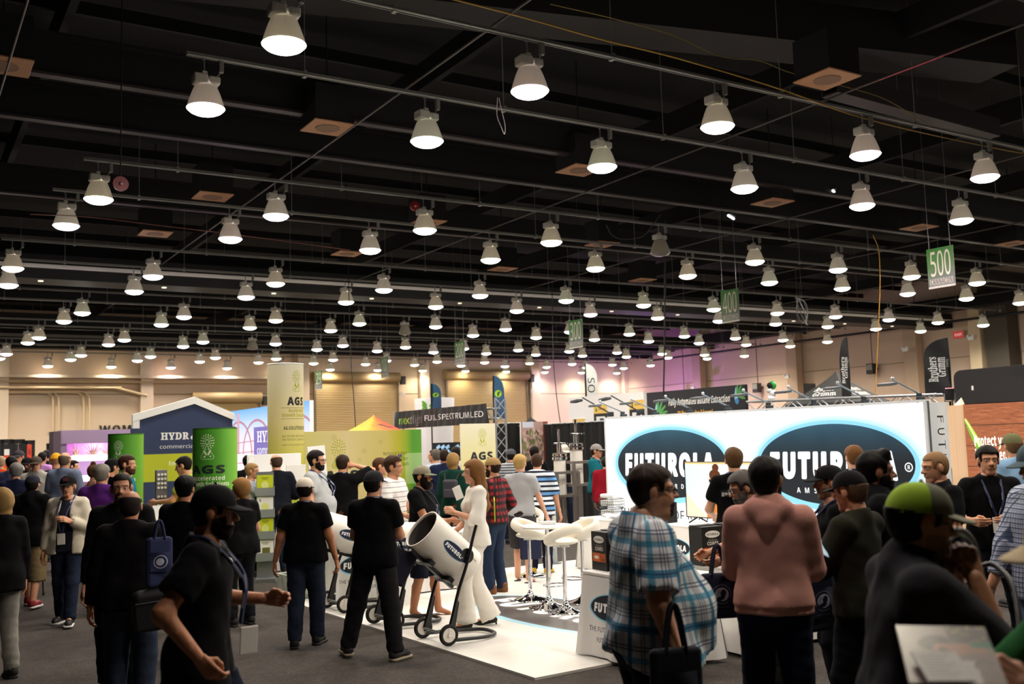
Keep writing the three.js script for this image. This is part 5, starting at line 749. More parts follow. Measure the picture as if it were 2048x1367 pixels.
// three drums on black trolleys
{
  const R = 0.215, L = 0.68, shell = lathe([[0, -L / 2], [R - 0.02, -L / 2], [R, -L / 2 + 0.02], [R, L / 2], [R - 0.012, L / 2 + 0.004], [R - 0.016, L / 2 - 0.01], [R - 0.018, -L / 2 + 0.06], [0, -L / 2 + 0.05]], 48);
  const liner = lathe([[R - 0.02, L / 2 - 0.02], [R - 0.022, -L / 2 + 0.065], [0, -L / 2 + 0.06]], 40), shellM = M('#ece8dc', 0.4), linerM = M('#4d4a48', 0.45, 0.3); linerM.side = THREE.DoubleSide;
  const logo = print(canvas(384, 160, (g, w, h) => { g.fillStyle = '#ece8dc'; g.fillRect(0, 0, w, h); oval(g, w / 2, h / 2, w * 0.43, h * 0.38, { fill: '#16243f', ring: '#2f6f9a' }); }), 0.4);
  const patch = (() => { const g = new THREE.PlaneGeometry(0.36, 0.15, 20, 10), p = g.attributes.position; for (let i = 0; i < p.count; i++) { const l = p.getX(i), a = p.getY(i) / R; p.setXYZ(i, (R + 0.0015) * Math.sin(a), -l, (R + 0.0015) * Math.cos(a)); } g.computeVertexNormals(); return g; })();
  const wheel = (t, x, z) => { const w = part('wheel', new THREE.TorusGeometry(0.085, 0.02, 12, 36).translate(0, 0, 0), M('#121212', 0.8), t, [x, 0.105, z]); part('hub', join([new THREE.CylinderGeometry(0.078, 0.078, 0.022, 32).rotateX(Math.PI / 2), new THREE.CylinderGeometry(0.018, 0.018, 0.05, 12).rotateX(Math.PI / 2), ...[0, 1, 2].map((i) => box(0.012, 0.07, 0.03, 0, 0.035, 0).rotateZ(i * 2.094))]), M('#e4dfd2', 0.5), w); };
  const frameM = M('#101012', 0.35), drum = (label, at, tilt, turn = 0) => {
    const t = thing('drum_trolley', label, 'machine', at, YBU + turn, 'white drums on black trolleys');
    for (const z of [-0.24, 0.24]) {
      wheel(t, 0, z * 1.08);
      part('handle', tube([[0.0, 0.1, z], [0.06, 0.28, z], [0.13, 0.5, z], [0.22, 0.72, z], [0.27, 0.86, z], [0.31, 1.0, z], [0.36, 1.14, z]], 0.017, 40, 10), frameM, t);
      part('side_plate', extrude(shape([[0, 0.08], [0.06, 0.08], [0.13, 0.4], [0.11, 0.44], [0.06, 0.3]]), 0.02, 0.003).translate(0, 0, z - 0.01), frameM, t);
      part('pivot_disc', cyl(0.075, 0.075, 0.02, 24).rotateX(Math.PI / 2).translate(0.26, 0.84, z * 0.86), frameM, t);
      part('pivot_bolt', cyl(0.012, 0.012, 0.02, 12).rotateX(Math.PI / 2).translate(0.26, 0.84, z * 0.86 + Math.sign(z) * 0.015), steel, t);
    }
    part('base_loop', tube([[0.02, 0.05, 0.25], [0.35, 0.035, 0.25], [0.5, 0.03, 0.22], [0.62, 0.03, 0.12], [0.63, 0.03, -0.12], [0.5, 0.03, -0.22], [0.35, 0.035, -0.25], [0.02, 0.05, -0.25]], 0.019, 80, 10), frameM, t);
    part('axle', bar([0, 0.105, -0.26], [0, 0.105, 0.26], 0.012), steel, t);
    const d = part('drum', shell, shellM, t, [0.12, 0.9, 0], [0, 0, Math.PI / 2 - tilt]);
    part('drum_liner', liner, linerM, d); part('word_mark', patch, logo, d); part('rail', join([box(0.03, 0.62, 0.06, -R - 0.02, 0, 0), box(0.05, 0.06, 0.3, -R - 0.01, 0.1, 0), box(0.05, 0.06, 0.3, -R - 0.01, -0.18, 0)]), frameM, d); part('warning_label', rbox(0.002, 0.06, 0.04, 0.0005).rotateY(-Math.PI / 2).translate(0.06, -0.24, R * 0.955), M('#c9c5bb', 0.6), d);
  };
  drum('white drum on a black trolley, tipped up, nearest and rightmost of three', G(872, 1288).setY(0.022), 0.72);
  drum('white drum on a black trolley lying level, middle of the three', G(770, 1257).setY(0.022), 0.06);
  drum('white drum on a black trolley, mouth to the left, leftmost of three', G(672, 1224).setY(0.022), 0.3);
  const b = thing('white_bin', 'white square bin standing between the drum trolleys', 'bin', G(790, 1211).setY(0.022), YBU); part('bin_body', new THREE.CylinderGeometry(0.27, 0.22, 0.42, 4, 1).rotateY(Math.PI / 4).translate(0, 0.21, 0), white, b); part('rim', new THREE.TorusGeometry(0.268, 0.012, 8, 4).rotateX(Math.PI / 2).rotateY(Math.PI / 4 * 0).translate(0, 0.42, 0), white, b);
  // clear storage box with offcuts
  const c = thing('storage_box', 'clear plastic storage box half full of pale paper offcuts on the carpet', 'box', G(612, 1196), YBU + 0.15), cg = M('#e8eee6', 0.12, 0, { transmission: 0.9 });
  part('box_shell', (() => { const g = new THREE.CylinderGeometry(0.46, 0.38, 0.34, 4, 1, true).rotateY(Math.PI / 4).scale(1.0, 1, 0.66).translate(0, 0.17, 0); return g; })(), cg, c); part('box_floor', box(0.52, 0.01, 0.34, 0, 0.006, 0), cg, c);
  part('rim', (() => { const g = new THREE.TorusGeometry(0.46, 0.014, 6, 4).rotateX(Math.PI / 2).rotateY(Math.PI / 4).rotateY(-Math.PI / 4).scale(1, 1, 0.66); return new THREE.TorusGeometry(0.46, 0.012, 6, 4).rotateZ(Math.PI / 4).rotateX(Math.PI / 2).scale(1, 1, 0.66).translate(0, 0.34, 0); })(), M('#dfe6dc', 0.3, 0, { transmission: 0.5 }), c);
  const bits = []; for (let i = 0; i < 70; i++) bits.push(rbox(rnd(0.06, 0.13), 0.012, 0.03, 0.004).rotateZ(rnd(-0.6, 0.6)).rotateY(rnd(0, 6.28)).translate(rnd(-0.2, 0.2), rnd(0.03, 0.16), rnd(-0.12, 0.12)));
  const bt = part('paper_offcuts', join(bits), M('#b9b4a4', 0.8)); bt.position.copy(c.position).setY(0.0); bt.rotation.y = c.rotation.y; tag(bt, 'loose pale paper offcuts lying in the clear storage box', 'scraps'); bt.userData.kind = 'stuff';
}
// ---------------------------------------------------------------- booths in the middle distance
// the plant-in-a-flask emblem: a round of leaves over a flask
function emblem(g, cx, cy, s, ink, fill) {
  g.save(); g.translate(cx, cy); g.scale(s, s); g.fillStyle = g.strokeStyle = ink; g.lineWidth = 0.03;
  for (let r = 0; r < 3; r++) for (let i = 0; i < 8 + r * 4; i++) { const a = Math.PI * 0.5 + 0.25 + (Math.PI * 2 - 0.5) * i / (7 + r * 4), q = 0.14 + r * 0.13; g.save(); g.translate(Math.cos(a) * q, -0.42 + Math.sin(a) * q * 1.15); g.rotate(a + Math.PI / 2); g.beginPath(); g.ellipse(0, 0, 0.034, 0.062, 0, 0, 7); g.fill(); g.restore(); }
  g.beginPath(); g.moveTo(-0.14, 0.02); g.lineTo(-0.4, 0.5); g.quadraticCurveTo(-0.44, 0.66, -0.26, 0.68); g.lineTo(0.26, 0.68); g.quadraticCurveTo(0.44, 0.66, 0.4, 0.5); g.lineTo(0.14, 0.02); g.stroke();
  if (fill) { g.globalAlpha = 0.5; g.fill(); g.globalAlpha = 1; }
  for (const k of [-1, 1]) { g.beginPath(); g.ellipse(k * 0.13, 0.26, 0.07, 0.2, k * 0.5, 0, 7); g.fill(); } g.beginPath(); g.arc(-0.16, 0.52, 0.07, 0, 7); g.arc(0.2, 0.5, 0.05, 0, 7); g.fill(); g.restore();
}
// a wall through two pixel columns, its right end d metres ahead, running along U or V; returns left end, width, turn
function wallAt(pxL, pxR, py, d, along) {
  const b = P(pxR, py, d).setY(0), a = meet(pxL, py, b, along === 'U' ? U : V), w = a.distanceTo(b);
  return { c: a.clone().add(b).multiplyScalar(0.5), w, turn: along === 'U' ? YU : YV, a, b };
}
const topAt = (px, py, d) => P(px, py, d).y;
const green = '#3d8f1f', lime = '#b5bf1e', navy = '#27365c';
// the lime and cream booth: tower, back wall, banners, counter, racks
{
  const k = 256;
  const c = P(572, 900, 18.2).setY(0), rT = 0.325, hT = topAt(572, 729, 18.2);
  const tt = canvas(1024, 1536, (g, w, h) => {
    const gr = g.createLinearGradient(0, 0, 0, h); gr.addColorStop(0, '#ded6bb'); gr.addColorStop(0.3, '#d6c88a'); gr.addColorStop(0.5, '#c3bd4a'); gr.addColorStop(0.75, '#a9b81c'); gr.addColorStop(1, '#7fa01a'); g.fillStyle = gr; g.fillRect(0, 0, w, h);
    const cx = w * 0.5; emblem(g, cx, 150, 105, '#9aa41e'); fit(g, 'AGS', cx, 300, 82, 185, '#1c1a18', 'sans-serif', 'bold', 'center', 6); g.fillStyle = '#5a5420'; g.fillRect(cx - 150, 350, 300, 3); fit(g, 'Accelerated', cx, 372, 40, 170, '#9a9a20'); fit(g, 'Growth Solutions', cx, 408, 40, 290, '#9a9a20'); g.fillRect(cx - 150, 436, 300, 3);
    fit(g, 'AG-SOLUTIONS.NET', cx, 510, 40, 260, '#23211a'); fit(g, 'AGS SYSTEMS ARE DESIGNED TO', cx, 575, 22, 290, '#4c4a1c', 'sans-serif', ''); fit(g, 'THE TIGHTEST CONTROLS IN AG', cx, 602, 22, 290, '#4c4a1c', 'sans-serif', ''); fit(g, 'while consuming the least power', cx, 640, 20, 290, '#5a5a1c', 'sans-serif', '');
    g.globalAlpha = 0.25; g.strokeStyle = '#e8eeb0'; g.lineWidth = 8; g.beginPath(); g.moveTo(cx + 60, 800); g.lineTo(cx - 160, 1080); g.stroke(); g.beginPath(); g.ellipse(cx - 60, 1150, 160, 60, 0.3, 0, 7); g.stroke();
  });
  const t = thing('advert_tower', 'tall round cream to lime advert tower with a black three letter mark', 'tower', c, -0.25);
  part('printed_sleeve', new THREE.CylinderGeometry(rT, rT, hT, 48, 1, true).translate(0, hT / 2, 0).rotateY(Math.PI + 1.15), new THREE.MeshStandardMaterial({ map: tt, roughness: 0.7, side: THREE.DoubleSide }), t);
  part('top_hoop', new THREE.TorusGeometry(rT, 0.012, 8, 40).rotateX(Math.PI / 2).translate(0, hT, 0), white, t); part('foot_ring', cyl(rT + 0.02, rT + 0.02, 0.05, 40, 0, 0.025, 0), white, t);
  // back wall
  const W1 = wallAt(604, 841, 880, 19.6, 'U'), h1 = topAt(841, 858, 19.6);
  const bw = thing('booth_wall', 'wide cream and lime printed booth wall with the flask emblem', 'booth wall', W1.c, W1.turn);
  slab('printed_panel', W1.w, h1, 0.08, print(canvas(1024, 1024 * h1 / W1.w | 0, (g, w, h) => {
    const gr = g.createLinearGradient(0, 0, w, 0); gr.addColorStop(0, '#c9c070'); gr.addColorStop(0.35, '#d9c88e'); gr.addColorStop(0.7, '#cfc068'); gr.addColorStop(0.8, '#b9b428'); gr.addColorStop(0.87, '#8fae20'); gr.addColorStop(0.92, '#4f9a24'); gr.addColorStop(1, '#5aa02c'); g.fillStyle = gr; g.fillRect(0, 0, w, h);
    g.globalAlpha = 0.5; g.fillStyle = '#d8e6c8'; g.fillRect(w * 0.85, h * 0.2, w * 0.15, h * 0.26); g.fillRect(w * 0.55, h * 0.2, w * 0.3, h * 0.26 * 0.0); g.globalAlpha = 0.15; g.fillStyle = '#8a8a30'; for (const [x, y, r] of [[0.25, 0.05, 24], [0.5, 0.17, 22], [0.46, 0.24, 18], [0.64, 0.1, 20]]) { g.beginPath(); g.arc(w * x, h * y, r, 0, 7); g.fill(); } g.globalAlpha = 1;
    emblem(g, w * 0.287, 196, 140, '#a3a422', 1); fit(g, 'AGS', w * 0.315, 350, 96, 290, '#1d1b18', 'sans-serif', 'bold', 'center', 6); fit(g, 'Accelerated Growth', w * 0.32, 425, 40, 290, '#9a9a20'); fit(g, 'Solutions', w * 0.32, 470, 40, 150, '#9a9a20');
    ['Mechanical Systems', 'For Controlled Indoor', 'Agricultural Growth'].forEach((s, i) => fit(g, s, w * 0.765, 190 + i * 44, 42, 215 + i * 14, '#4a4a1c', 'sans-serif', ''));
  }), 0.6), white, bw);
  // two green tubes
  const tube2 = (px0, px1, pyT, d, label, big) => {
    const L = P(px0, 900, d), R2 = P(px1, 900, d), r = L.distanceTo(R2) / 2, h = topAt((px0 + px1) / 2, pyT, d), o = thing('advert_column', label, 'column', L.clone().add(R2).multiplyScalar(0.5).setY(0), 0);
    part('printed_sleeve', new THREE.CylinderGeometry(r, r, h, 40, 1, true).translate(0, h / 2, 0).rotateY(Math.PI), new THREE.MeshStandardMaterial({ roughness: 0.6, side: THREE.DoubleSide, map: canvas(768, 1024, (g, w, H2) => {
      const gr = g.createLinearGradient(0, 0, w, 0); gr.addColorStop(0.25, '#2d6f16'); gr.addColorStop(0.5, '#3f941c'); gr.addColorStop(0.75, '#79b52c'); g.fillStyle = gr; g.fillRect(0, 0, w, H2); const g2 = g.createLinearGradient(0, H2 * 0.3, 0, H2); g2.addColorStop(0, 'rgba(120,150,20,0)'); g2.addColorStop(1, 'rgba(150,165,20,0.8)'); g.fillStyle = g2; g.fillRect(0, 0, w, H2);
      const cx = w * 0.49; emblem(g, cx, H2 * 0.115, big ? 92 : 78, '#dfe8cf'); fit(g, 'AGS', cx, H2 * 0.235, 62, big ? 215 : 150, '#10241c', 'sans-serif', 'bold', 'center', 5); fit(g, 'Accelerated', cx, H2 * 0.285, 36, 200, '#e4ecd8'); fit(g, 'Growth Solutions', cx, H2 * 0.318, 36, 250, '#e4ecd8'); fit(g, 'AG-SOLUTIONS.NET', cx, H2 * 0.4, 32, 240, '#dfe8cf', 'sans-serif', '');
    }) }), o); part('cap', cyl(r, r, 0.02, 40, 0, h, 0), M('#2f6a1a', 0.6), o); part('foot_ring', cyl(r + 0.02, r + 0.02, 0.04, 40, 0, 0.02, 0), black, o);
  };
  tube2(387, 473, 857, 13.4, 'green round advert column with a dark three letter mark, right of two', true);
  tube2(218, 285, 868, 16.4, 'green round advert column with a pale emblem, left of two', false);
  // counter, panels and rack
  const cm = M('#e3e0da', 0.5), ct = thing('service_counter', 'white service counter with a dark shelf recess under the lime tower', 'counter', P(585, 1010, 17).setY(0), YU);
  part('counter_body', join([box(0.9, 0.92, 0.05, -0.3, 0.46, 0.3), box(1.7, 0.92, 0.04, 0, 0.46, -0.2), box(0.05, 0.92, 0.5, -0.78, 0.46, 0.05), box(0.05, 0.92, 0.5, 0.8, 0.46, 0.05), box(1.6, 0.04, 0.5, 0, 0.1, 0.05), box(0.85, 0.03, 0.45, 0.4, 0.5, 0.05)]), cm, ct); part('worktop', rbox(1.8, 0.05, 0.64, 0.015, 0, 0.95, 0.05), white, ct); part('glass_front', box(0.86, 0.4, 0.01, 0.38, 0.72, 0.3), M('#20242a', 0.1), ct); part('outlet_plate', rbox(0.12, 0.2, 0.01, 0.004, -0.55, 0.75, 0.33), M('#b9b6ae', 0.5), ct);
  const pn = (name, label, px, py, d, w, h, col, tilt = 0, cat = 'panel') => { const o = part(name, rbox(w, h, 0.025, 0.006, 0, h / 2, 0), col, scene); o.position.copy(P(px, py, d)); o.rotation.set(tilt, YU, 0, 'YXZ'); return tag(o, label, cat); };
  pn('display_board', 'blank white display board behind the balding man at the counter', 549, 966, 17.2, 0.95, 0.5, white); pn('document_frame', 'small white framed notice on the counter by the tower', 592, 965, 16.8, 0.34, 0.3, M('#e9e7df', 0.5));
  pn('light_fixture', 'long white light fixture leaning upright on the counter', 496, 963, 16.6, 0.09, 0.42, white, -0.25, 'fixture').rotateZ(-0.22); { const yp = P(647, 985, 16).y, lp2 = pn('leaning_panel', 'tall white panel leaning behind the man in the grey tee', 652, 985, 16.2, 0.3, yp + 0.75, white, -0.06); lp2.position.y = 0; lp2.rotateZ(0.06); }
  const rk = thing('brochure_rack', 'tall narrow steel brochure rack with lime and white leaflets', 'rack', P(531, 1133, 15.3).setY(0), YU - 0.35), rh = topAt(528, 943, 15.3);
  part('spine', box(0.26, rh, 0.03, 0, rh / 2, -0.04), steel, rk); part('foot', extrude(shape([[-0.16, 0], [0.16, 0], [0.14, 0.05], [-0.14, 0.05]]), 0.3, 0.003).translate(0, 0, -0.12), steel, rk);
  for (let i = 0; i < 4; i++) { const y = rh - 0.36 - i * 0.325, p = part('pocket', join([box(0.28, 0.012, 0.06, 0, y, 0.01), box(0.28, 0.12, 0.006, 0, y + 0.06, 0.04), box(0.008, 0.14, 0.06, -0.138, y + 0.07, 0.01), box(0.008, 0.14, 0.06, 0.138, y + 0.07, 0.01)]), M('#9fa5a6', 0.3, 0.4), rk); slab('leaflet', 0.24, 0.3, 0.012, print(canvas(128, 160, (g, w, h) => { g.fillStyle = i % 2 ? '#eceae4' : '#c3cf1e'; g.fillRect(0, 0, w, h); if (i === 1) fit(g, '5', 26, 30, 30, 0, '#2a2c20'); else { g.fillStyle = '#5a5f20'; g.fillRect(34, 20, 60, 5); g.fillRect(44, 31, 40, 4); } g.fillStyle = i === 3 ? '#6a6a2a' : '#dfe48a'; if (i === 3) g.fillRect(40, 60, 60, 46); else { g.beginPath(); g.arc(64, 80, 30, 0, 7); g.fill(); } fit(g, i % 2 ? '4' : 'AGS', 64, 126, 20, 0, '#2a2c20'); }), 0.5), white, rk, [0, y + 0.012, 0.015]); }
  // pale banner by the truss
  const B2 = wallAt(921, 991, 900, 18.4, 'U'), h2 = topAt(955, 847, 18.4), bn = thing('banner', 'cream standing banner with a flask emblem and black three letter mark', 'banner', B2.c, B2.turn);
  slab('printed_panel', B2.w, h2, 0.02, print(canvas(320, 1024, (g, w, h) => { const gr = g.createLinearGradient(0, 0, 0, h); gr.addColorStop(0, '#ddd8bd'); gr.addColorStop(0.35, '#d8cf8a'); gr.addColorStop(1, '#b9b93a'); g.fillStyle = gr; g.fillRect(0, 0, w, h); emblem(g, w * 0.62, 118, 84, '#a3aa20'); fit(g, 'AGS', w * 0.6, 260, 82, 210, '#201e1c', 'sans-serif', 'bold', 'center', 5); fit(g, 'Accelerated', w * 0.6, 318, 40, 200, '#a9ad3a'); fit(g, 'Growth Solutions', w * 0.5, 356, 40, 270, '#a9ad3a'); fit(g, 'AG-SOLUTIONS.NET', w * 0.55, 460, 38, 240, '#3a3824'); }), 0.6), white, bn); part('base', rbox(B2.w, 0.08, 0.2, 0.02, 0, 0.04, 0), steel, bn);
  // dark table with a laptop
  drapedTable('dark cloth covered table with a laptop behind the bearded man', P(905, 1030, 15.7).setY(0), YU, 1.3, 0.6, 0.8, {}, (() => { const m = M('#2b282c', 0.9).clone(); m.side = THREE.DoubleSide; return m; })(), 0.03);
  const lp = thing('laptop', 'open grey laptop seen from its screen side on the dark table', 'laptop', P(866, 1012, 15.5).setY(0.81), 0.5); part('keyboard_base', rbox(0.34, 0.018, 0.24, 0.006, 0, 0.009, 0), M('#2a2b2e', 0.4), lp); part('screen_lid', rbox(0.34, 0.23, 0.012, 0.005, 0, 0.115, 0), M('#6e7278', 0.4, 0.3), lp, [0, 0.015, -0.12], [-0.35, 0, 0]); slab('display', 0.31, 0.19, 0.002, print(canvas(64, 48, (g, w, h) => { g.fillStyle = '#8a93a0'; g.fillRect(0, 0, w, h); g.fillStyle = '#aab2bc'; g.fillRect(0, 0, w, 8); }), 0.3, 0.35), black, lp, [0, 0.045, -0.118]);
}
// the blue gabled booth and its neighbours on the left
{
  const d = 19.5, Wd = wallAt(267, 463, 860, d, 'U'), y0 = topAt(360, 856, d), yE = topAt(267, 836, d), yP = topAt(380, 797, d), o = thing('gabled_booth', 'navy booth wall with a white gable, white word mark and lime band', 'booth wall', Wd.c, Wd.turn), w = Wd.w;
  const gable = shape([[-w / 2, y0], [w / 2, y0], [w / 2, yE - 0.05], [w * 0.1, yP - 0.12], [-w / 2, yE - 0.05]]);
  part('gable', extrude(gable, 0.06, 0), M('#27365c', 0.6), o);
  const bargeboard = (x0, yA, x1, yB) => part('gable_trim', extrude(shape([[x0, yA], [x1, yB], [x1, yB + 0.13], [x0, yA + 0.13]]), 0.12, 0.004).translate(0, 0, -0.03), M('#f1f0ee', 0.5), o);
  bargeboard(-w / 2 - 0.03, yE - 0.1, w * 0.1, yP - 0.12); bargeboard(w * 0.1, yP - 0.12, w / 2 + 0.03, yE - 0.1); part('gable_trim', box(0.12, yE - y0, 0.12, -w / 2 + 0.03, (y0 + yE) / 2, 0.03), M('#f1f0ee', 0.5), o);
  slab('printed_wall', w * 1.06, y0, 0.1, print(canvas(640, 640 * y0 / w | 0, (g, W2, H2) => { g.fillStyle = navy; g.fillRect(0, 0, W2, H2); g.fillStyle = '#bcc61f'; g.fillRect(0, H2 * 0.2, W2, H2 * 0.21); fit(g, 'HYDR', W2 * 0.405, H2 * 0.065, 62, 172, '#f2f2f2', 'serif', 'bold', 'center', 3); g.fillStyle = '#f2f2f2'; g.beginPath(); g.moveTo(W2 * 0.6, H2 * 0.035); g.quadraticCurveTo(W2 * 0.635, H2 * 0.075, W2 * 0.6, H2 * 0.095); g.quadraticCurveTo(W2 * 0.545, H2 * 0.1, W2 * 0.555, H2 * 0.072); g.fill(); fit(g, 'commercial', W2 * 0.43, H2 * 0.145, 34, 220, '#e8e8ea', 'sans-serif', ''); fit(g, 'Empowering', W2 * 0.5, H2 * 0.275, 38, 200, '#f0f2da'); fit(g, 'Growers', W2 * 0.55, H2 * 0.335, 38, 150, '#f0f2da'); }), 0.6), M(navy, 0.6), o, [0, 0, 0.05]);
  // lime counter
  const lc = drapedTable('lime cloth covered counter with a price card and bottles', P(345, 1075, 14.4).setY(0), YU, 1.5, 0.7, 0.98, {}, (() => { const m = M('#aab02a', 0.8).clone(); m.side = THREE.DoubleSide; return m; })(), 0.03);
  const card = part('price_card', rbox(0.13, 0.26, 0.012, 0.003, 0, 0.13, 0).rotateX(-0.2), white); card.position.copy(P(316, 1030, 14.1).setY(0.985)); card.rotation.y = 0.5; tag(card, 'white price card standing on the lime counter', 'card');
  const sl = thing('seed_display', 'grey display column with rows of round white sockets', 'display', P(322, 1018, 15.2).setY(0), YU + 0.1), sh2 = topAt(322, 939, 15.2); part('column', rbox(0.17, sh2, 0.06, 0.01, 0, sh2 / 2, 0), M('#6c6a6c', 0.5), sl); const cup = cyl(0.019, 0.019, 0.02, 14).rotateX(Math.PI / 2); for (let r = 0; r < 10; r++) for (let k = 0; k < 3; k++) if (r !== 4) part('socket', cup, M('#e9e7e2', 0.5), sl, [-0.05 + k * 0.05, sh2 - 0.07 - r * 0.066, 0.035]);
  // bright greenhouse picture
  const S = wallAt(462, 624, 880, 24, 'V'), hS = topAt(624, 800, 24), sc = thing('greenhouse_screen', 'glowing pink and white greenhouse picture wall with a blue word panel', 'screen', S.c, S.turn);
  slab('picture_panel', S.w, hS, 0.1, print(canvas(1024, 640, (g, w, h) => {
    const s = g.createLinearGradient(0, 0, 0, h); s.addColorStop(0, '#6fb0e6'); s.addColorStop(0.12, '#bcd6f0'); s.addColorStop(0.3, '#f2e4ee'); s.addColorStop(1, '#fff3fb'); g.fillStyle = s; g.fillRect(0, 0, w, h); g.strokeStyle = '#b88498'; g.lineWidth = 14;
    for (let i = 0; i < 4; i++) { g.beginPath(); g.arc(140 + i * 260, 260, 190, Math.PI, 0); g.stroke(); } g.fillStyle = '#d3a0b4'; for (const x of [120, 640, 900]) g.fillRect(x, 20, 34, 240); g.lineWidth = 5; for (let y = 180; y < h; y += 60) { g.beginPath(); g.moveTo(0, y + 20); g.lineTo(w, y - 20); g.stroke(); } g.fillStyle = 'rgba(255,246,255,0.85)'; for (let i = 0; i < 40; i++) g.fillRect(rnd(0, w), rnd(300, h), rnd(30, 120), rnd(10, 50));
    g.fillStyle = '#7a6fb8'; g.fillRect(360, 110, 420, 170); fit(g, 'HYDRO', 560, 165, 86, 320, '#ffffff', 'serif', 'bold'); fit(g, 'commercial', 560, 240, 60, 320, '#ffffff', 'sans-serif', '');
  }), 0.5, 1.0), white, sc); areaLight(sc, S.w, hS * 0.9, [0, hS / 2, 0.06], 0xffe6f6, 0.6);
  // lilac display stand with spiky plants on lit shelves
  const Lw = wallAt(121, 262, 880, 28, 'U'), hL = topAt(180, 862, 28), lil = M('#8f7a96', 0.7), st = thing('plant_stand', 'lilac display stand with brightly lit shelves of spiky plants', 'stand', Lw.c, Lw.turn), wL = Lw.w, glowM = M('#ffffff', 0.5, 0, { emissive: '#ffe4fb', emissiveIntensity: 1.6 });
  part('carcass', join([box(wL, 0.34, 0.1, 0, hL - 0.17, 0), box(0.16, hL, 0.7, -wL / 2 + 0.08, hL / 2, -0.35), box(0.16, hL, 0.7, wL / 2 - 0.08, hL / 2, -0.35), box(wL, hL, 0.06, 0, hL / 2, -0.72), box(wL, 0.05, 0.7, 0, hL, -0.35)]), lil, st); part('side_panel', box(0.18, hL, 0.85, -wL / 2 - 0.1, hL / 2, -0.3), M('#51424c', 0.7), st);
  for (const y of [hL - 0.74, hL - 1.3]) { part('lamp_shelf', rbox(wL - 0.34, 0.16, 0.6, 0.02, 0, y, -0.36), glowM, st); } part('lamp_panel', box(0.3, 0.9, 0.04, wL / 2 - 0.34, hL - 0.95, -0.6), glowM, st);
  const pl = new THREE.PointLight(0xff9cf0, 5, 0, 2); pl.position.set(0.1, hL - 0.45, -0.35); pl.shadow.radius = 6; pl.name = 'shelf_light'; st.add(pl);
  for (let i = 0; i < 3; i++) { const p = thing('spiky_plant', `pale spiky plant on the lit shelf of the lilac stand, ${['left', 'middle', 'right'][i]} of three`, 'plant', st.localToWorld(V3(-wL * 0.27 + i * wL * 0.24, hL - 0.66, -0.2)), i, 'spiky plants on the lilac stand'), leaf = new THREE.ConeGeometry(0.03, 0.36, 6).translate(0, 0.18, 0); for (let k = 0; k < 22; k++) { const l = part('leaf', leaf, M(k % 3 ? '#e6d8a4' : '#d8d0b8', 0.5, 0, { transmission: 0.3 }), p); l.rotation.set(rnd(-1.1, 1.1), rnd(0, 6.28), rnd(-1.1, 1.1)); l.scale.setScalar(rnd(0.7, 1.1)); } part('root_ball', new THREE.SphereGeometry(0.05, 10, 8).translate(0, 0.02, 0), M('#a58a5a', 0.8), p); }
  // dark cabinets and orange stands far left
  const kiosk = (label, px0, px1, pyT, dd, face, glow, extra) => { const K = wallAt(px0, px1, 890, dd, 'U'), hk = topAt((px0 + px1) / 2, pyT, dd), k = thing('trade_stand', label, 'stand', K.c, K.turn); part('frame', join([box(K.w, 0.14, 0.5, 0, hk - 0.07, -0.25), box(0.1, hk, 0.5, -K.w / 2 + 0.05, hk / 2, -0.25), box(0.1, hk, 0.5, K.w / 2 - 0.05, hk / 2, -0.25)]), black, k); slab('lit_sign_panel', K.w - 0.18, hk - 0.2, 0.06, print(face, 0.6, glow), black, k, [0, 0.05, -0.05]); return k; };
  kiosk('black framed stand with orange and white stripes at the far left', 2, 26, 878, 34, canvas(128, 256, (g, w, h) => { g.fillStyle = '#15110f'; g.fillRect(0, 0, w, h); g.fillStyle = '#e2471c'; g.fillRect(0, 20, w, 120); g.fillStyle = '#f4e9dc'; g.fillRect(0, 20, w, 22); g.fillStyle = '#f0b21c'; g.fillRect(0, 90, w, 10); }), 0.6);
  kiosk('tall black stand with a small white ring emblem, far left', 24, 50, 878, 33, canvas(128, 256, (g, w, h) => { g.fillStyle = '#0e0f12'; g.fillRect(0, 0, w, h); g.fillStyle = '#f0efe9'; g.fillRect(58, 0, 4, 90); g.strokeStyle = '#e9e9e9'; g.lineWidth = 8; g.beginPath(); g.arc(90, 76, 14, 0, 7); g.stroke(); g.strokeStyle = '#6a1a1a'; g.lineWidth = 4; g.beginPath(); g.ellipse(90, 30, 22, 14, 0, 0, 7); g.stroke(); }), 0);
  kiosk('black framed stand with a plain orange panel, far left', 48, 70, 880, 35, canvas(64, 128, (g, w, h) => { g.fillStyle = '#d8401c'; g.fillRect(0, 0, w, h); g.fillStyle = '#a82a16'; g.beginPath(); g.ellipse(32, 14, 20, 6, 0, 0, 7); g.fill(); }), 0.7);
  kiosk('dark cabinet with a blue lit panel left of the lilac stand', 97, 109, 886, 31, canvas(64, 128, (g, w, h) => { g.fillStyle = '#14161c'; g.fillRect(0, 0, w, h); const s = g.createLinearGradient(0, 0, 0, h); s.addColorStop(0, '#8fa4c4'); s.addColorStop(1, '#7a4ac0'); g.fillStyle = s; g.fillRect(14, 14, 36, h); }), 0.6);
}
// restroom letters on the far wall
const font = await new FontLoader().loadAsync('fonts/droid/droid_sans_bold.typeface.json');
{
  const t = thing('wall_lettering', 'black raised WOMEN letters high on the far wall', 'sign', uv(9.2, V1 - 0.12, 3.0), TH); let x = 0;
  for (const ch of 'WOMEN') { const g = new TextGeometry(ch, { font, size: 0.42, depth: 0.08, curveSegments: 6 }); g.computeBoundingBox(); part('letter', g, M('#161412', 0.6), t, [x, 0, 0]); x += g.boundingBox.max.x + 0.07; }
}
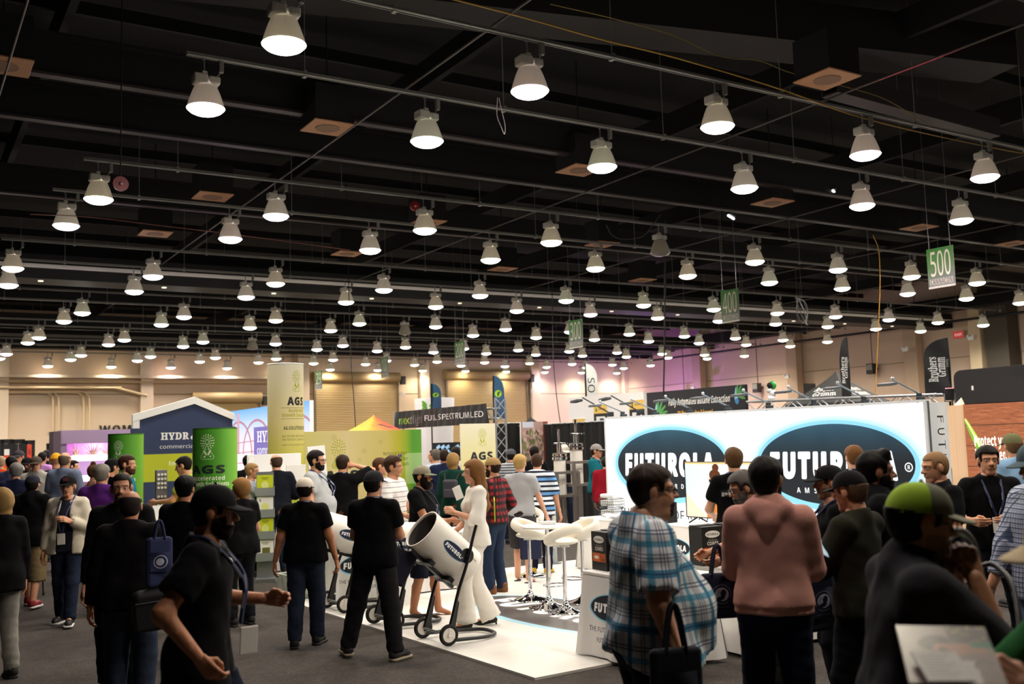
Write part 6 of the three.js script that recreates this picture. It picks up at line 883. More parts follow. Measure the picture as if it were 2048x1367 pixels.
// ---------------------------------------------------------------- the black truss booth, flags and tents further back
function truss(name, label, a, b, s = 0.2) {                        // box truss between two points, one chord tube per corner and zigzag webs
  const A = V3(...a), Bv = V3(...b), dir = Bv.clone().sub(A), L = dir.length(); dir.normalize(); const up = Math.abs(dir.y) > 0.9 ? V3(1, 0, 0) : V3(0, 1, 0), p = dir.clone().cross(up).normalize(), q = dir.clone().cross(p), t = thing(name, label, 'truss', V3(0, 0, 0));
  const cor = [[1, 1], [1, -1], [-1, -1], [-1, 1]].map(([i, j]) => p.clone().multiplyScalar(i * s / 2).addScaledVector(q, j * s / 2)), al = M('#a9acb0', 0.4, 0.75);
  for (const c of cor) part('chord', bar(A.clone().add(c).toArray(), Bv.clone().add(c).toArray(), 0.022), al, t);
  const n = Math.max(2, Math.round(L / (s * 1.3))), web = []; for (let f = 0; f < 4; f++) for (let i = 0; i < n; i++) { const c = cor[i % 2 ? f : (f + 1) % 4], e = cor[i % 2 ? (f + 1) % 4 : f]; web.push(bar(A.clone().addScaledVector(dir, L * i / n).add(c).toArray(), A.clone().addScaledVector(dir, L * (i + 1) / n).add(e).toArray(), 0.012, 6)); } part('web', join(web), al, t); return t;
}
{
  const N = wallAt(806, 993, 880, 24, 'V'), yT = topAt(993, 806, 24), yB = topAt(993, 846, 24), w = N.w, h = yT - yB;
  const t = thing('header_banner', 'wide black header banner with green and white lettering on a truss', 'banner', N.c.clone().setY(yB), N.turn);
  const pg = new THREE.PlaneGeometry(w, h, 60, 6).translate(0, h / 2, 0.22), pp = pg.attributes.position; for (let i = 0; i < pp.count; i++) pp.setZ(i, pp.getZ(i) + 0.025 * Math.sin(pp.getX(i) * 7 + pp.getY(i) * 5) + 0.012 * Math.sin(pp.getX(i) * 19 - pp.getY(i) * 7)); pg.computeVertexNormals();
  part('cloth', pg, new THREE.MeshStandardMaterial({ side: THREE.DoubleSide, roughness: 0.6, map: canvas(1536, 320, (g, W2, H2) => { g.fillStyle = '#141416'; g.fillRect(0, 0, W2, H2); let x = 50; const gr = ['#7fbf3a', '#8fca3a', '#a8cf3a', '#8a8a88']; g.font = '200px sans-serif'; g.textBaseline = 'middle'; [...'next'].forEach((c, i) => { g.fillStyle = gr[i]; g.save(); g.translate(x, 170); g.scale(0.7, 1); g.fillText(c, 0, 0); g.restore(); x += g.measureText(c).width * 0.7; }); fit(g, 'light', x, 170, 200, 190, '#77777a', 'sans-serif', '', 'left'); fit(g, 'FULL SPECTRUM LED', 540, 160, 132, 920, '#e9e9ea', 'sans-serif', '', 'left'); }) }), t);
  const a = N.a, b = N.b; truss('truss_beam', 'silver truss beam behind the black header banner', [a.x, (yT + yB) / 2, a.z], [b.x, (yT + yB) / 2, b.z], 0.24); truss('truss_post', 'silver truss post at the right end of the black header banner', [b.x + 0.12, 0, b.z + 0.15], [b.x + 0.12, yT + 0.12, b.z + 0.15], 0.24); truss('truss_post', 'silver truss post at the left end of the black header banner', [a.x - 0.1, 0, a.z], [a.x - 0.1, yT, a.z], 0.24);
  const drape = (label, p0, p1, y, col = '#0e0e10') => { const L = p0.distanceTo(p1), g = new THREE.PlaneGeometry(L, y, Math.ceil(L * 26), 1).translate(0, y / 2, 0), p = g.attributes.position; for (let i = 0; i < p.count; i++) p.setZ(i, 0.035 * Math.sin(p.getX(i) * 21) + 0.015 * Math.sin(p.getX(i) * 47)); g.computeVertexNormals(); const m = M(col, 0.9).clone(); m.side = THREE.DoubleSide; const t2 = thing('curtain', label, 'curtain', p0.clone().add(p1).multiplyScalar(0.5).setY(0), Math.atan2(-(p1.z - p0.z), p1.x - p0.x)); part('cloth', g, m, t2); part('rail', bar([-L / 2, y, 0], [L / 2, y, 0], 0.02), steel, t2); };
  const off = U.clone().multiplyScalar(2.6); drape('black pleated curtain at the back of the truss booth', a.clone().add(off), b.clone().add(off).addScaledVector(V, -1), yB - 0.02); drape('black pleated curtain beside the rock garden picture', P(998, 900, 28).setY(0), P(1042, 900, 28).setY(0), topAt(1020, 846, 28)); drape('black curtain across the back between two pictures', P(1095, 900, 30).setY(0), P(1145, 900, 30).setY(0), topAt(1120, 848, 30));
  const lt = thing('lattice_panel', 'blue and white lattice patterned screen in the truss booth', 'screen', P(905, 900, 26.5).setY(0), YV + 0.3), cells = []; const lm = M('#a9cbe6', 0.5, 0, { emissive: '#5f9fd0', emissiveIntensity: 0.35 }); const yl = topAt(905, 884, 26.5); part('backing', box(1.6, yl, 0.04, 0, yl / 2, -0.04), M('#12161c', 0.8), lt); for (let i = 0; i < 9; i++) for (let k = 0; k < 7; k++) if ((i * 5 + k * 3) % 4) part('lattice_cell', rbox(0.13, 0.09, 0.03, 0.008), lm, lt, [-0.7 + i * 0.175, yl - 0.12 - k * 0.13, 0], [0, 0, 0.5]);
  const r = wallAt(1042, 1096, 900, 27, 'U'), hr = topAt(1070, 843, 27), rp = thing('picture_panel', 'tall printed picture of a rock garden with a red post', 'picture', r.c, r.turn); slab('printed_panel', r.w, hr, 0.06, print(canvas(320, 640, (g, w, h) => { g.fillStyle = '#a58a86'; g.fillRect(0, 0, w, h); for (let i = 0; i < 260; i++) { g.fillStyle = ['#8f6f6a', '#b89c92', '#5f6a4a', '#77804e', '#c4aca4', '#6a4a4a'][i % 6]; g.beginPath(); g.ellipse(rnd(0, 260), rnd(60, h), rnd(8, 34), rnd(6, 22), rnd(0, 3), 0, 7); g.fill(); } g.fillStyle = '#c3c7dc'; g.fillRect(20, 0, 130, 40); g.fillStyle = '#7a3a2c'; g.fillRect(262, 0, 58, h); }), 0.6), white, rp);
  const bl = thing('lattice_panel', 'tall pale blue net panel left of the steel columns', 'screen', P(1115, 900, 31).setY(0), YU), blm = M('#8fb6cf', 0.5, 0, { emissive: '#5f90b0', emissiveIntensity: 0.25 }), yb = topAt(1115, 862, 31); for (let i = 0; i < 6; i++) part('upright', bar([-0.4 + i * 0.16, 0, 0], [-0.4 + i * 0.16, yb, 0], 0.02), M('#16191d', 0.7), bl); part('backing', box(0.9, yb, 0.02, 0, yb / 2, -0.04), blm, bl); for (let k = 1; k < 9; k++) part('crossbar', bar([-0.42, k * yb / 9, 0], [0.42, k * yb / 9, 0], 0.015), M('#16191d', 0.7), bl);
  // tall pot and orange tent
  const pot = thing('giant_pot', 'oversized white fabric pot printed with a green sprig behind the black header', 'pot', P(870, 860, 31).setY(0), 0), pr = P(830, 800, 31).distanceTo(P(910, 800, 31)) / 2, py0 = topAt(870, 797, 31); part('pot_body', lathe([[0, 0.9], [pr * 0.8, 0.9], [pr, py0], [pr - 0.03, py0 + 0.01], [pr - 0.04, py0 - 0.08], [0, py0 - 0.1]], 36), M('#e9e6ea', 0.6), pot); part('pedestal', cyl(pr * 0.7, pr * 0.7, 0.9, 28, 0, 0.45, 0), white, pot); for (let i = 0; i < 5; i++) part('sprig_leaf', ell2(0.09, 0.2), M('#6aa83a', 0.6), pot, [-0.16 + (i % 2 ? 0.12 : -0.1), py0 - 0.15 - i * 0.05, pr * 0.97], [0.1, 0, i % 2 ? -0.8 : 0.8]);
  const tent = (name, label, px, pyPeak, pyEdge, pxL, pxR, d, cols, lv = 'U') => {
    const c = P(px, pyEdge, d).setY(0), y1 = topAt(px, pyPeak, d), y0 = topAt(px, pyEdge, d), hw = P(pxL, pyEdge, d).distanceTo(P(pxR, pyEdge, d)) / 2.6, t = thing(name, label, 'tent', c, YU + 0.1);
    for (let i = 0; i < 4; i++) { const g = new THREE.BufferGeometry(), p = [], ix = [], n = 10; for (let a2 = 0; a2 <= n; a2++) for (let b2 = 0; b2 <= n; b2++) { const k = a2 / n, e = b2 / n * 2 - 1, rr = hw * k, yy = y1 + (y0 - y1) * Math.pow(k, 0.82); const q = [[e * rr, rr], [rr, -e * rr], [-e * rr, -rr], [-rr, e * rr]][i]; p.push(q[0], yy, q[1]); } for (let a2 = 0; a2 < n; a2++) for (let b2 = 0; b2 < n; b2++) { const o = a2 * (n + 1) + b2; ix.push(o, o + n + 1, o + 1, o + 1, o + n + 1, o + n + 2); } g.setAttribute('position', new THREE.Float32BufferAttribute(p, 3)); g.setIndex(ix); g.computeVertexNormals(); const uvA = new Float32Array(p.length / 3 * 2); for (let k = 0; k < p.length / 3; k++) { uvA[k * 2] = (k % (n + 1)) / n; uvA[k * 2 + 1] = 1 - Math.floor(k / (n + 1)) / n; } g.setAttribute('uv', new THREE.BufferAttribute(uvA, 2)); part('canopy_panel', g, cols[i], t); part('valance', (() => { const v = new THREE.PlaneGeometry(hw * 2, 0.22).translate(0, y0 - 0.11, hw).rotateY(i * Math.PI / 2); return v; })(), cols[i], t); const cn = [[hw, hw], [hw, -hw], [-hw, -hw], [-hw, hw]][i]; part('leg', bar([cn[0] * 0.98, 0, cn[1] * 0.98], [cn[0] * 0.98, y0, cn[1] * 0.98], 0.025), steel, t); } return t;
  };
  const cloth = (f) => new THREE.MeshStandardMaterial({ side: THREE.DoubleSide, roughness: 0.7, map: canvas(256, 256, f) });
  const org = cloth((g, w, h) => { const s = g.createLinearGradient(0, 0, w, 0); s.addColorStop(0, '#e0b020'); s.addColorStop(0.45, '#e8792c'); s.addColorStop(1, '#dd4526'); g.fillStyle = s; g.fillRect(0, 0, w, h); g.fillStyle = '#2a1a14'; g.beginPath(); g.ellipse(150, 150, 44, 14, 0.3, 0, 7); g.fill(); g.beginPath(); g.ellipse(200, 185, 40, 12, 0.2, 0, 7); g.fill(); g.strokeStyle = '#2a1a14'; g.lineWidth = 4; g.beginPath(); g.ellipse(70, 150, 34, 20, -0.5, 0, 7); g.stroke(); }), org2 = cloth((g, w, h) => { const s = g.createLinearGradient(0, 0, 0, h); s.addColorStop(0, '#e8a52a'); s.addColorStop(1, '#a8ae2c'); g.fillStyle = s; g.fillRect(0, 0, w, h); g.strokeStyle = '#3a2a14'; g.lineWidth = 3; g.beginPath(); g.ellipse(130, 130, 40, 24, -0.5, 0, 7); g.stroke(); });
  tent('canopy_tent', 'orange and yellow canopy tent peak behind the lime booth wall', 748, 829, 862, 692, 800, 27, [org, org, org2, org2]);
  const grim = (g, w, h) => { g.fillStyle = '#1d1b1d'; g.fillRect(0, 0, w, h); g.save(); g.translate(w / 2, h * 0.62); fit(g, 'Brothers', -10, -30, 46, 150, '#d9d9d9', 'serif', 'bold'); fit(g, 'Grimm', 10, 12, 52, 140, '#d9d9d9', 'serif', 'bold'); fit(g, 'seeds', 40, 48, 24, 60, '#9a9a9a', 'sans-serif', ''); g.restore(); };
  const gm = cloth(grim); tent('canopy_tent', 'black pointed canopy tent with white lettering on the right', 1676, 741, 806, 1588, 1778, 30, [gm, gm, gm, gm]);
  tent('canopy_tent', 'small black tent tip above the rock garden picture', 1062, 833, 846, 1046, 1078, 33, [black, black, black, black].map((m) => { const k = m.clone(); k.side = THREE.DoubleSide; return k; }));
  // feather flags
  const flag = (label, px, pyTop, pyBot, d, wPx, f, flip) => {
    const y1 = topAt(px, pyTop, d), y0 = topAt(px, pyBot, d), w = wPx * d / FOCAL, h = y1 - y0, s = flip ? -1 : 1, t = thing('feather_flag', label, 'flag', P(px, pyBot, d).setY(0), 0), n = 24, p = [], ix = [], u2 = [];
    for (let i = 0; i <= n; i++) { const k = i / n, y = y0 + h * k, edge = k > 0.6 ? w * Math.sqrt(Math.max(0, 1 - ((k - 0.6) / 0.4) ** 2.2)) : w; for (let j = 0; j <= 6; j++) { const x = s * edge * j / 6; p.push(x, y, 0.03 * Math.sin(y * 5 + x * 6)); u2.push(flip ? 1 - Math.abs(x) / w : Math.abs(x) / w, k); } }
    for (let i = 0; i < n; i++) for (let j = 0; j < 6; j++) { const o = i * 7 + j; flip ? ix.push(o, o + 7, o + 1, o + 1, o + 7, o + 8) : ix.push(o, o + 1, o + 7, o + 1, o + 8, o + 7); }
    const g = new THREE.BufferGeometry(); g.setAttribute('position', new THREE.Float32BufferAttribute(p, 3)); g.setAttribute('uv', new THREE.Float32BufferAttribute(u2, 2)); g.setIndex(ix); g.computeVertexNormals(); part('flag_cloth', g, new THREE.MeshStandardMaterial({ side: THREE.DoubleSide, roughness: 0.7, map: canvas(192, 768, f) }), t);
    part('pole', tube([[0, 0, 0], [0, y0, 0], [0, y0 + h * 0.6, 0], [s * w * 0.05, y1 - 0.02, 0]], 0.02, 40), black, t); part('base_plate', cyl(0.25, 0.25, 0.03, 20, 0, 0.015, 0), black, t);
  };
  const bluef = (g, w, h) => { const s = g.createLinearGradient(0, 0, 0, h); s.addColorStop(0, '#2f5f86'); s.addColorStop(1, '#1d3c5c'); g.fillStyle = s; g.fillRect(0, 0, w, h); g.fillStyle = '#8fbf2a'; g.beginPath(); g.arc(w * 0.45, h * 0.42, 62, 0, 7); g.fill(); g.fillStyle = '#25452c'; g.beginPath(); g.ellipse(w * 0.45, h * 0.43, 14, 44, 0.2, 0, 7); g.ellipse(w * 0.5, h * 0.4, 36, 12, -0.5, 0, 7); g.fill(); };
  flag('blue feather flag with a lime disc, shorter left one of two', 863, 766, 822, 29.5, 20, bluef); flag('blue feather flag with a lime disc, taller right one of two', 988, 750, 838, 26, 22, bluef);
  flag('white feather flag with black capital letters above the white wall', 1172, 726, 800, 33, 24, (g, w, h) => { g.fillStyle = '#e9e9e6'; g.fillRect(0, 0, w, h); g.strokeStyle = '#17181a'; g.lineWidth = 14; g.strokeRect(0, 0, 10, h); g.save(); g.translate(w * 0.5, h * 0.6); g.rotate(-Math.PI / 2); fit(g, 'OS', 0, 0, 150, 330, '#202327', 'sans-serif', ''); g.restore(); });
  const gf = (g, w, h) => { g.fillStyle = '#141416'; g.fillRect(0, 0, w, h); g.save(); g.translate(w * 0.52, h * 0.55); g.rotate(-Math.PI / 2); fit(g, 'Brothers', 10, -34, 92, 330, '#e2e2e2', 'serif', 'bold'); fit(g, 'Grimm', 40, 30, 92, 260, '#e2e2e2', 'serif', 'bold'); fit(g, 'seeds', 90, 78, 40, 110, '#aaaaaa', 'sans-serif', ''); g.restore(); };
  flag('black feather flag with white blackletter, large one on the right', 1904, 674, 792, 27, 52, gf, true); flag('narrow black feather flag with white blackletter before the black tent', 1702, 672, 798, 28, 18, gf, true);
}
function ell2(w, h) { return new THREE.SphereGeometry(1, 12, 8).scale(w / 2, h / 2, 0.015); }
// ---------------------------------------------------------------- extraction booth behind the white wall
{
  const E = wallAt(1292, 1494, 810, 25, 'V'), yT = topAt(1494, 768, 25), e = thing('booth_wall', 'navy black booth wall advertising extraction machines in white and yellow', 'booth wall', E.c, E.turn);
  slab('printed_panel', E.w, yT, 0.1, print(canvas(1024, Math.min(900, 1024 * yT / E.w | 0), (g, w, h) => { g.fillStyle = '#12141f'; g.fillRect(0, 0, w, h); fit(g, 'Fully Automated Butane Extraction', w * 0.56, h * 0.1, 66, 620, '#f4f4f4', 'sans-serif', 'italic bold'); fit(g, '20 lbs in under 2 hours!', w * 0.52, h * 0.2, 52, 360, '#f0b21c', 'sans-serif', 'italic bold'); g.fillStyle = '#dfd62a'; g.beginPath(); g.ellipse(w * 0.5, h * 0.31, 130, 36, 0, 0, 7); g.fill(); fit(g, 'Lease to Own', w * 0.5, h * 0.31, 44, 190, '#1b1d24'); fit(g, 'ELF EXTRACTION', w * 0.17, h * 0.37, 46, 270, '#4fb0a0'); for (const [x, y, s] of [[0.14, 0.2, 1], [0.93, 0.09, 0.75]]) { g.save(); g.translate(w * x, h * y); g.scale(s, s); g.fillStyle = '#8fd0ea'; g.beginPath(); g.moveTo(-10, -90); g.quadraticCurveTo(-60, 40, 0, 70); g.quadraticCurveTo(20, 0, -10, -90); g.fill(); g.fillStyle = '#4f9a50'; for (let i = 0; i < 5; i++) { g.save(); g.rotate(0.1 + i * 0.42); g.beginPath(); g.ellipse(0, -62, 11, 52, 0, 0, 7); g.fill(); g.restore(); } g.fillStyle = '#3a8ad0'; g.beginPath(); g.arc(-6, 40, 24, 0, 7); g.fill(); g.restore(); } }), 0.6), M('#14151f', 0.7), e);
  const Wp = wallAt(1141, 1291, 810, 25.9, 'V'), yW = topAt(1291, 782, 25.9), wp = thing('booth_wall', 'plain white booth wall hung with yellow topped machine posters', 'booth wall', Wp.c, Wp.turn); slab('plain_panel', Wp.w, yW, 0.1, M('#e9e8ec', 0.6), white, wp);
  [[-0.36, 2.0], [-0.05, 2.35], [0.3, 1.95], [0.42, 2.4]].forEach(([x, y], i) => slab('poster', 0.62, 1.5, 0.02, print(canvas(160, 384, (g, w, h) => { g.fillStyle = i ? '#15151a' : '#e8e6ea'; g.fillRect(0, 0, w, h); g.fillStyle = '#e2bd62'; g.fillRect(0, 0, w, 62); g.fillStyle = '#a8873a'; g.fillRect(56, 26, 84, 9); g.fillStyle = '#2f5a3a'; g.beginPath(); g.moveTo(22, 46); g.lineTo(32, 12); g.lineTo(42, 46); g.fill(); g.fillStyle = '#e4e4e8'; g.fillRect(28, 82, 104, 150); g.fillStyle = '#3a3c44'; for (let k = 0; k < 5; k++) g.fillRect(70, 96 + k * 24, 46, 14); fit(g, 'AI Vacuum Oven', w / 2, 270, 18, 110, '#e4e4e8'); g.fillStyle = '#9a9aa0'; g.fillRect(30, 292, 100, 4); g.fillRect(40, 306, 80, 4); }), 0.6), white, wp, [x * Wp.w, y - 0.95, 0.065]));
  const lamps = [[1220, 826, 'left'], [1278, 822, 'right']]; 
  lamps.forEach(([px, py, w]) => { const a = thing('arm_light', `dark arm spotlight against the plain white booth wall, ${w} one`, 'lamp', P(px, py, 21), YV); part('arm', bar([0, 0, 0], [-0.55, 0.36, 0.3], 0.014), M('#30353a', 0.4), a); part('clamp', rbox(0.12, 0.1, 0.1, 0.02, 0.02, -0.02, 0), M('#26343a', 0.5), a); part('lamp_head', rbox(0.26, 0.05, 0.16, 0.01, -0.66, 0.36, 0.36).rotateZ(0.1), M('#55585c', 0.5), a); });
  const st = M('#8c857c', 0.35, 0.6), col = (label, px, pxw, pyT, pyB, d) => { const t = thing('extraction_column', label, 'machine', P(px, 1000, d).setY(0), YU), y1 = topAt(px, pyT, d), y0 = topAt(px, pyB, d), r = pxw * d / FOCAL / 2; part('tank', cyl(r, r, y1 - y0, 30, 0, (y1 + y0) / 2, 0), M('#ece6dc', 0.35), t); part('flange', join([cyl(r + 0.03, r + 0.03, 0.05, 30, 0, y1, 0), cyl(r + 0.02, r + 0.02, 0.04, 30, 0, y1 + 0.07, 0)]), chrome, t); for (let i = 0; i < 8; i++) part('bolt', cyl(0.014, 0.014, 0.12, 8, Math.cos(i * 0.785) * r * 0.95, y1 + 0.05, Math.sin(i * 0.785) * r * 0.95), steel, t); part('valve_stack', join([cyl(0.05, 0.05, 0.2, 16, 0, y1 + 0.18, 0), cyl(0.025, 0.025, 0.35, 12, 0, y1 + 0.42, 0), bar([-0.14, y1 + 0.3, 0], [0.14, y1 + 0.3, 0], 0.018), cyl(0.07, 0.07, 0.03, 16, 0.14, y1 + 0.3, 0)]), chrome, t); const fw = r + 0.14; part('frame', join([[-1, -1], [-1, 1], [1, -1], [1, 1]].flatMap(([a, b]) => [box(0.06, y0 + (y1 - y0) * 0.62, 0.06, a * fw, (y0 + (y1 - y0) * 0.62) / 2, b * fw)]).concat([-1, 1].flatMap((s) => [0.12, y0, y0 + (y1 - y0) * 0.62].flatMap((y) => [box(fw * 2, 0.05, 0.05, 0, y, s * fw), box(0.05, 0.05, fw * 2, s * fw, y, 0)])))), st, t); for (const [a, b] of [[-1, -1], [-1, 1], [1, -1], [1, 1]]) part('caster', cyl(0.05, 0.05, 0.04, 14).rotateX(Math.PI / 2).translate(a * fw, 0.05, b * fw), black, t); };
  col('white jacketed extraction column in a steel frame, left and lower one', 1122, 24, 916, 990, 20.4); col('white jacketed extraction column in a steel frame, right and taller one', 1156, 25, 896, 968, 20.6);
  const cyl2 = thing('clear_cylinder', 'clear acrylic cylinder standing behind the striped polo shirt', 'cylinder', P(1103, 1035, 16.2).setY(0), 0); part('tube_wall', cyl(0.075, 0.075, 1.05, 28, 0, 0.55, 0, true), M('#dfe3e6', 0.08, 0, { transmission: 0.7 }), cyl2); part('foot', cyl(0.14, 0.14, 0.03, 28, 0, 0.015, 0), M('#55575a', 0.4), cyl2);
  // low truss, posters and trinkets seen over the white wall
  const q0 = P(1500, 814, 20), q1 = P(1880, 801, 17); truss('lighting_truss', 'long silver truss running just above the back-lit wall', [q0.x, q0.y, q0.z], [q1.x, q1.y, q1.z], 0.22);
  for (const q of [q0, q1]) { const c = part('truss_stand', bar([0, 0, 0], [0, q.y - 0.1, 0], 0.04)); c.material = steel; c.position.set(q.x, 0, q.z); tag(c, q === q0 ? 'steel stand under the left end of the long silver truss' : 'steel stand under the right end of the long silver truss', 'stand'); }
  const orn = thing('glass_ornament', 'shiny white and green bulbous glass ornament above the back-lit wall', 'ornament', P(1543, 802, 20.1)), og = [[0, 0.06, 0.07], [0.03, 0.16, 0.075], [-0.03, 0.22, 0.06]]; og.forEach(([x, y, r]) => part('bulb', new THREE.SphereGeometry(r, 18, 14).translate(x, y, 0), M('#e9ebee', 0.08, 0.3), orn)); part('cap', new THREE.SphereGeometry(0.085, 18, 14).scale(1, 1, 0.9).translate(0.03, 0.32, 0), M('#2f9a3f', 0.15), orn); part('face_disc', new THREE.SphereGeometry(0.06, 16, 12).translate(-0.03, 0.32, 0.05), black, orn); part('foot', cyl(0.06, 0.05, 0.04, 18), black, orn);
  const ban = wallAt(1609, 1631, 780, 36, 'U'), bt = topAt(1620, 767, 36), bp2 = thing('banner', 'small black banner with a red mark beside the black tent', 'banner', ban.c, ban.turn); slab('printed_panel', ban.w, bt, 0.04, print(canvas(64, 256, (g, w, h) => { g.fillStyle = '#1a1214'; g.fillRect(0, 0, w, h); g.fillStyle = '#b02a1c'; g.beginPath(); g.ellipse(w / 2, 34, 22, 12, 0, 0, 7); g.fill(); }), 0.7), black, bp2); part('foot', box(ban.w, 0.05, 0.4, 0, 0.025, 0), black, bp2);
}
// plank print wall and black sign box at the right edge
{
  const K = wallAt(1936, 2110, 870, 12.6, 'V'), hK = topAt(1990, 806, 13.3), o = thing('booth_wall', 'warm lit booth wall printed with brown planks and a green leaf', 'booth wall', K.c, K.turn);
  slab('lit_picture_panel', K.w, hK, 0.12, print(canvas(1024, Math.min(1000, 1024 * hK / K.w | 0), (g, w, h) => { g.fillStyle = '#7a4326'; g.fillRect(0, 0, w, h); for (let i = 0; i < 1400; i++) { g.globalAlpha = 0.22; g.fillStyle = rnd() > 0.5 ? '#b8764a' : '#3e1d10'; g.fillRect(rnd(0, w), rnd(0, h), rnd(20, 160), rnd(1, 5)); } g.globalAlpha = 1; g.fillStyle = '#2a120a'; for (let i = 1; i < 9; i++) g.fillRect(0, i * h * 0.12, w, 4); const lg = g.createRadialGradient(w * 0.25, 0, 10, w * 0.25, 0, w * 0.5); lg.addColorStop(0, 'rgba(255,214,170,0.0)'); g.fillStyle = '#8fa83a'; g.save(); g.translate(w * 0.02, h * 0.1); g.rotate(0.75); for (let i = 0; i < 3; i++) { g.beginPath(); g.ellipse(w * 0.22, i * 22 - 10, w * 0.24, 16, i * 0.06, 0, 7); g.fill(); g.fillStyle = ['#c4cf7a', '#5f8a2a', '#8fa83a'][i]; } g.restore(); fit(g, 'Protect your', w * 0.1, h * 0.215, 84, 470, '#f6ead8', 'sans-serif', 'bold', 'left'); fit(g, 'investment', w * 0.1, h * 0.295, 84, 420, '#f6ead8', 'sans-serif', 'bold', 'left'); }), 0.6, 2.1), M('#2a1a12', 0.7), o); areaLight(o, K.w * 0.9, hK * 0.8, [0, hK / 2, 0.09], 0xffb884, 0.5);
  const S = wallAt(1894, 1942, 870, 13.6, 'V'), s = thing('curved_panel', 'cream wood grain panel between the white booth and the plank wall', 'panel', S.c, S.turn), sg = new THREE.PlaneGeometry(S.w, hK, 12, 12).translate(0, hK / 2, 0), sp = sg.attributes.position; for (let i = 0; i < sp.count; i++) { sp.setZ(i, -0.06 * Math.cos(sp.getX(i) * 2.4)); if (sp.getX(i) > 0) sp.setX(i, sp.getX(i) * (0.72 + 0.14 * sp.getY(i) / hK + 0.1 * Math.cos(sp.getY(i) * 2.6))); } sg.computeVertexNormals(); part('wood_face', sg, new THREE.MeshStandardMaterial({ side: THREE.DoubleSide, roughness: 0.5, map: canvas(128, 256, (g, w, h) => { g.fillStyle = '#e6c39c'; g.fillRect(0, 0, w, h); for (let i = 0; i < 60; i++) { g.globalAlpha = 0.2; g.fillStyle = rnd() > 0.5 ? '#c99a6a' : '#f2d8b8'; g.fillRect(rnd(0, w), 0, rnd(1, 4), h); } }) }), s); part('support', box(0.06, hK, 0.06, 0, hK / 2, -0.14), M('#6a4a32', 0.7), s);
  const a2 = V3(0, 0, 0); const hood = thing('sign_box', 'black box sign with rounded corners above the plank wall', 'sign', P(2065, 800, 22).setY(0), YV - 0.1), yb = topAt(2065, 801, 22), yt = topAt(2065, 731, 22), sw = 3.2, r = 0.22; const ss = new THREE.Shape(); ss.moveTo(-sw / 2, yb); ss.lineTo(sw / 2, yb); ss.lineTo(sw / 2, yt - r); ss.quadraticCurveTo(sw / 2, yt, sw / 2 - r, yt); ss.lineTo(-sw / 2 + r, yt); ss.quadraticCurveTo(-sw / 2, yt, -sw / 2, yt - r); part('box_body', extrude(ss, 1.0, 0.01).translate(0, 0, -0.5), M('#1d1b1d', 0.7), hood); for (const x of [-1.2, 1.2]) part('post', box(0.1, yb, 0.1, x, yb / 2, 0), black, hood); part('maker_tag', box(0.05, 0.1, 0.01, -1.1, yb + 0.35, 0.52), white, hood);
  const wing = thing('paper_lamp', 'folded white triangular lamp clipped above the cream panel', 'lamp', P(1922, 812, 15.5)); part('folded_shade', new THREE.ConeGeometry(0.11, 0.16, 4, 1).rotateZ(-0.2).translate(0, 0.06, 0), M('#f2d8c0', 0.6), wing); part('clip', box(0.08, 0.06, 0.06, 0.06, 0.0, 0.05), black, wing); part('pole', bar([0, -wing.position.y, 0], [0, 0, 0], 0.012), black, wing);
}
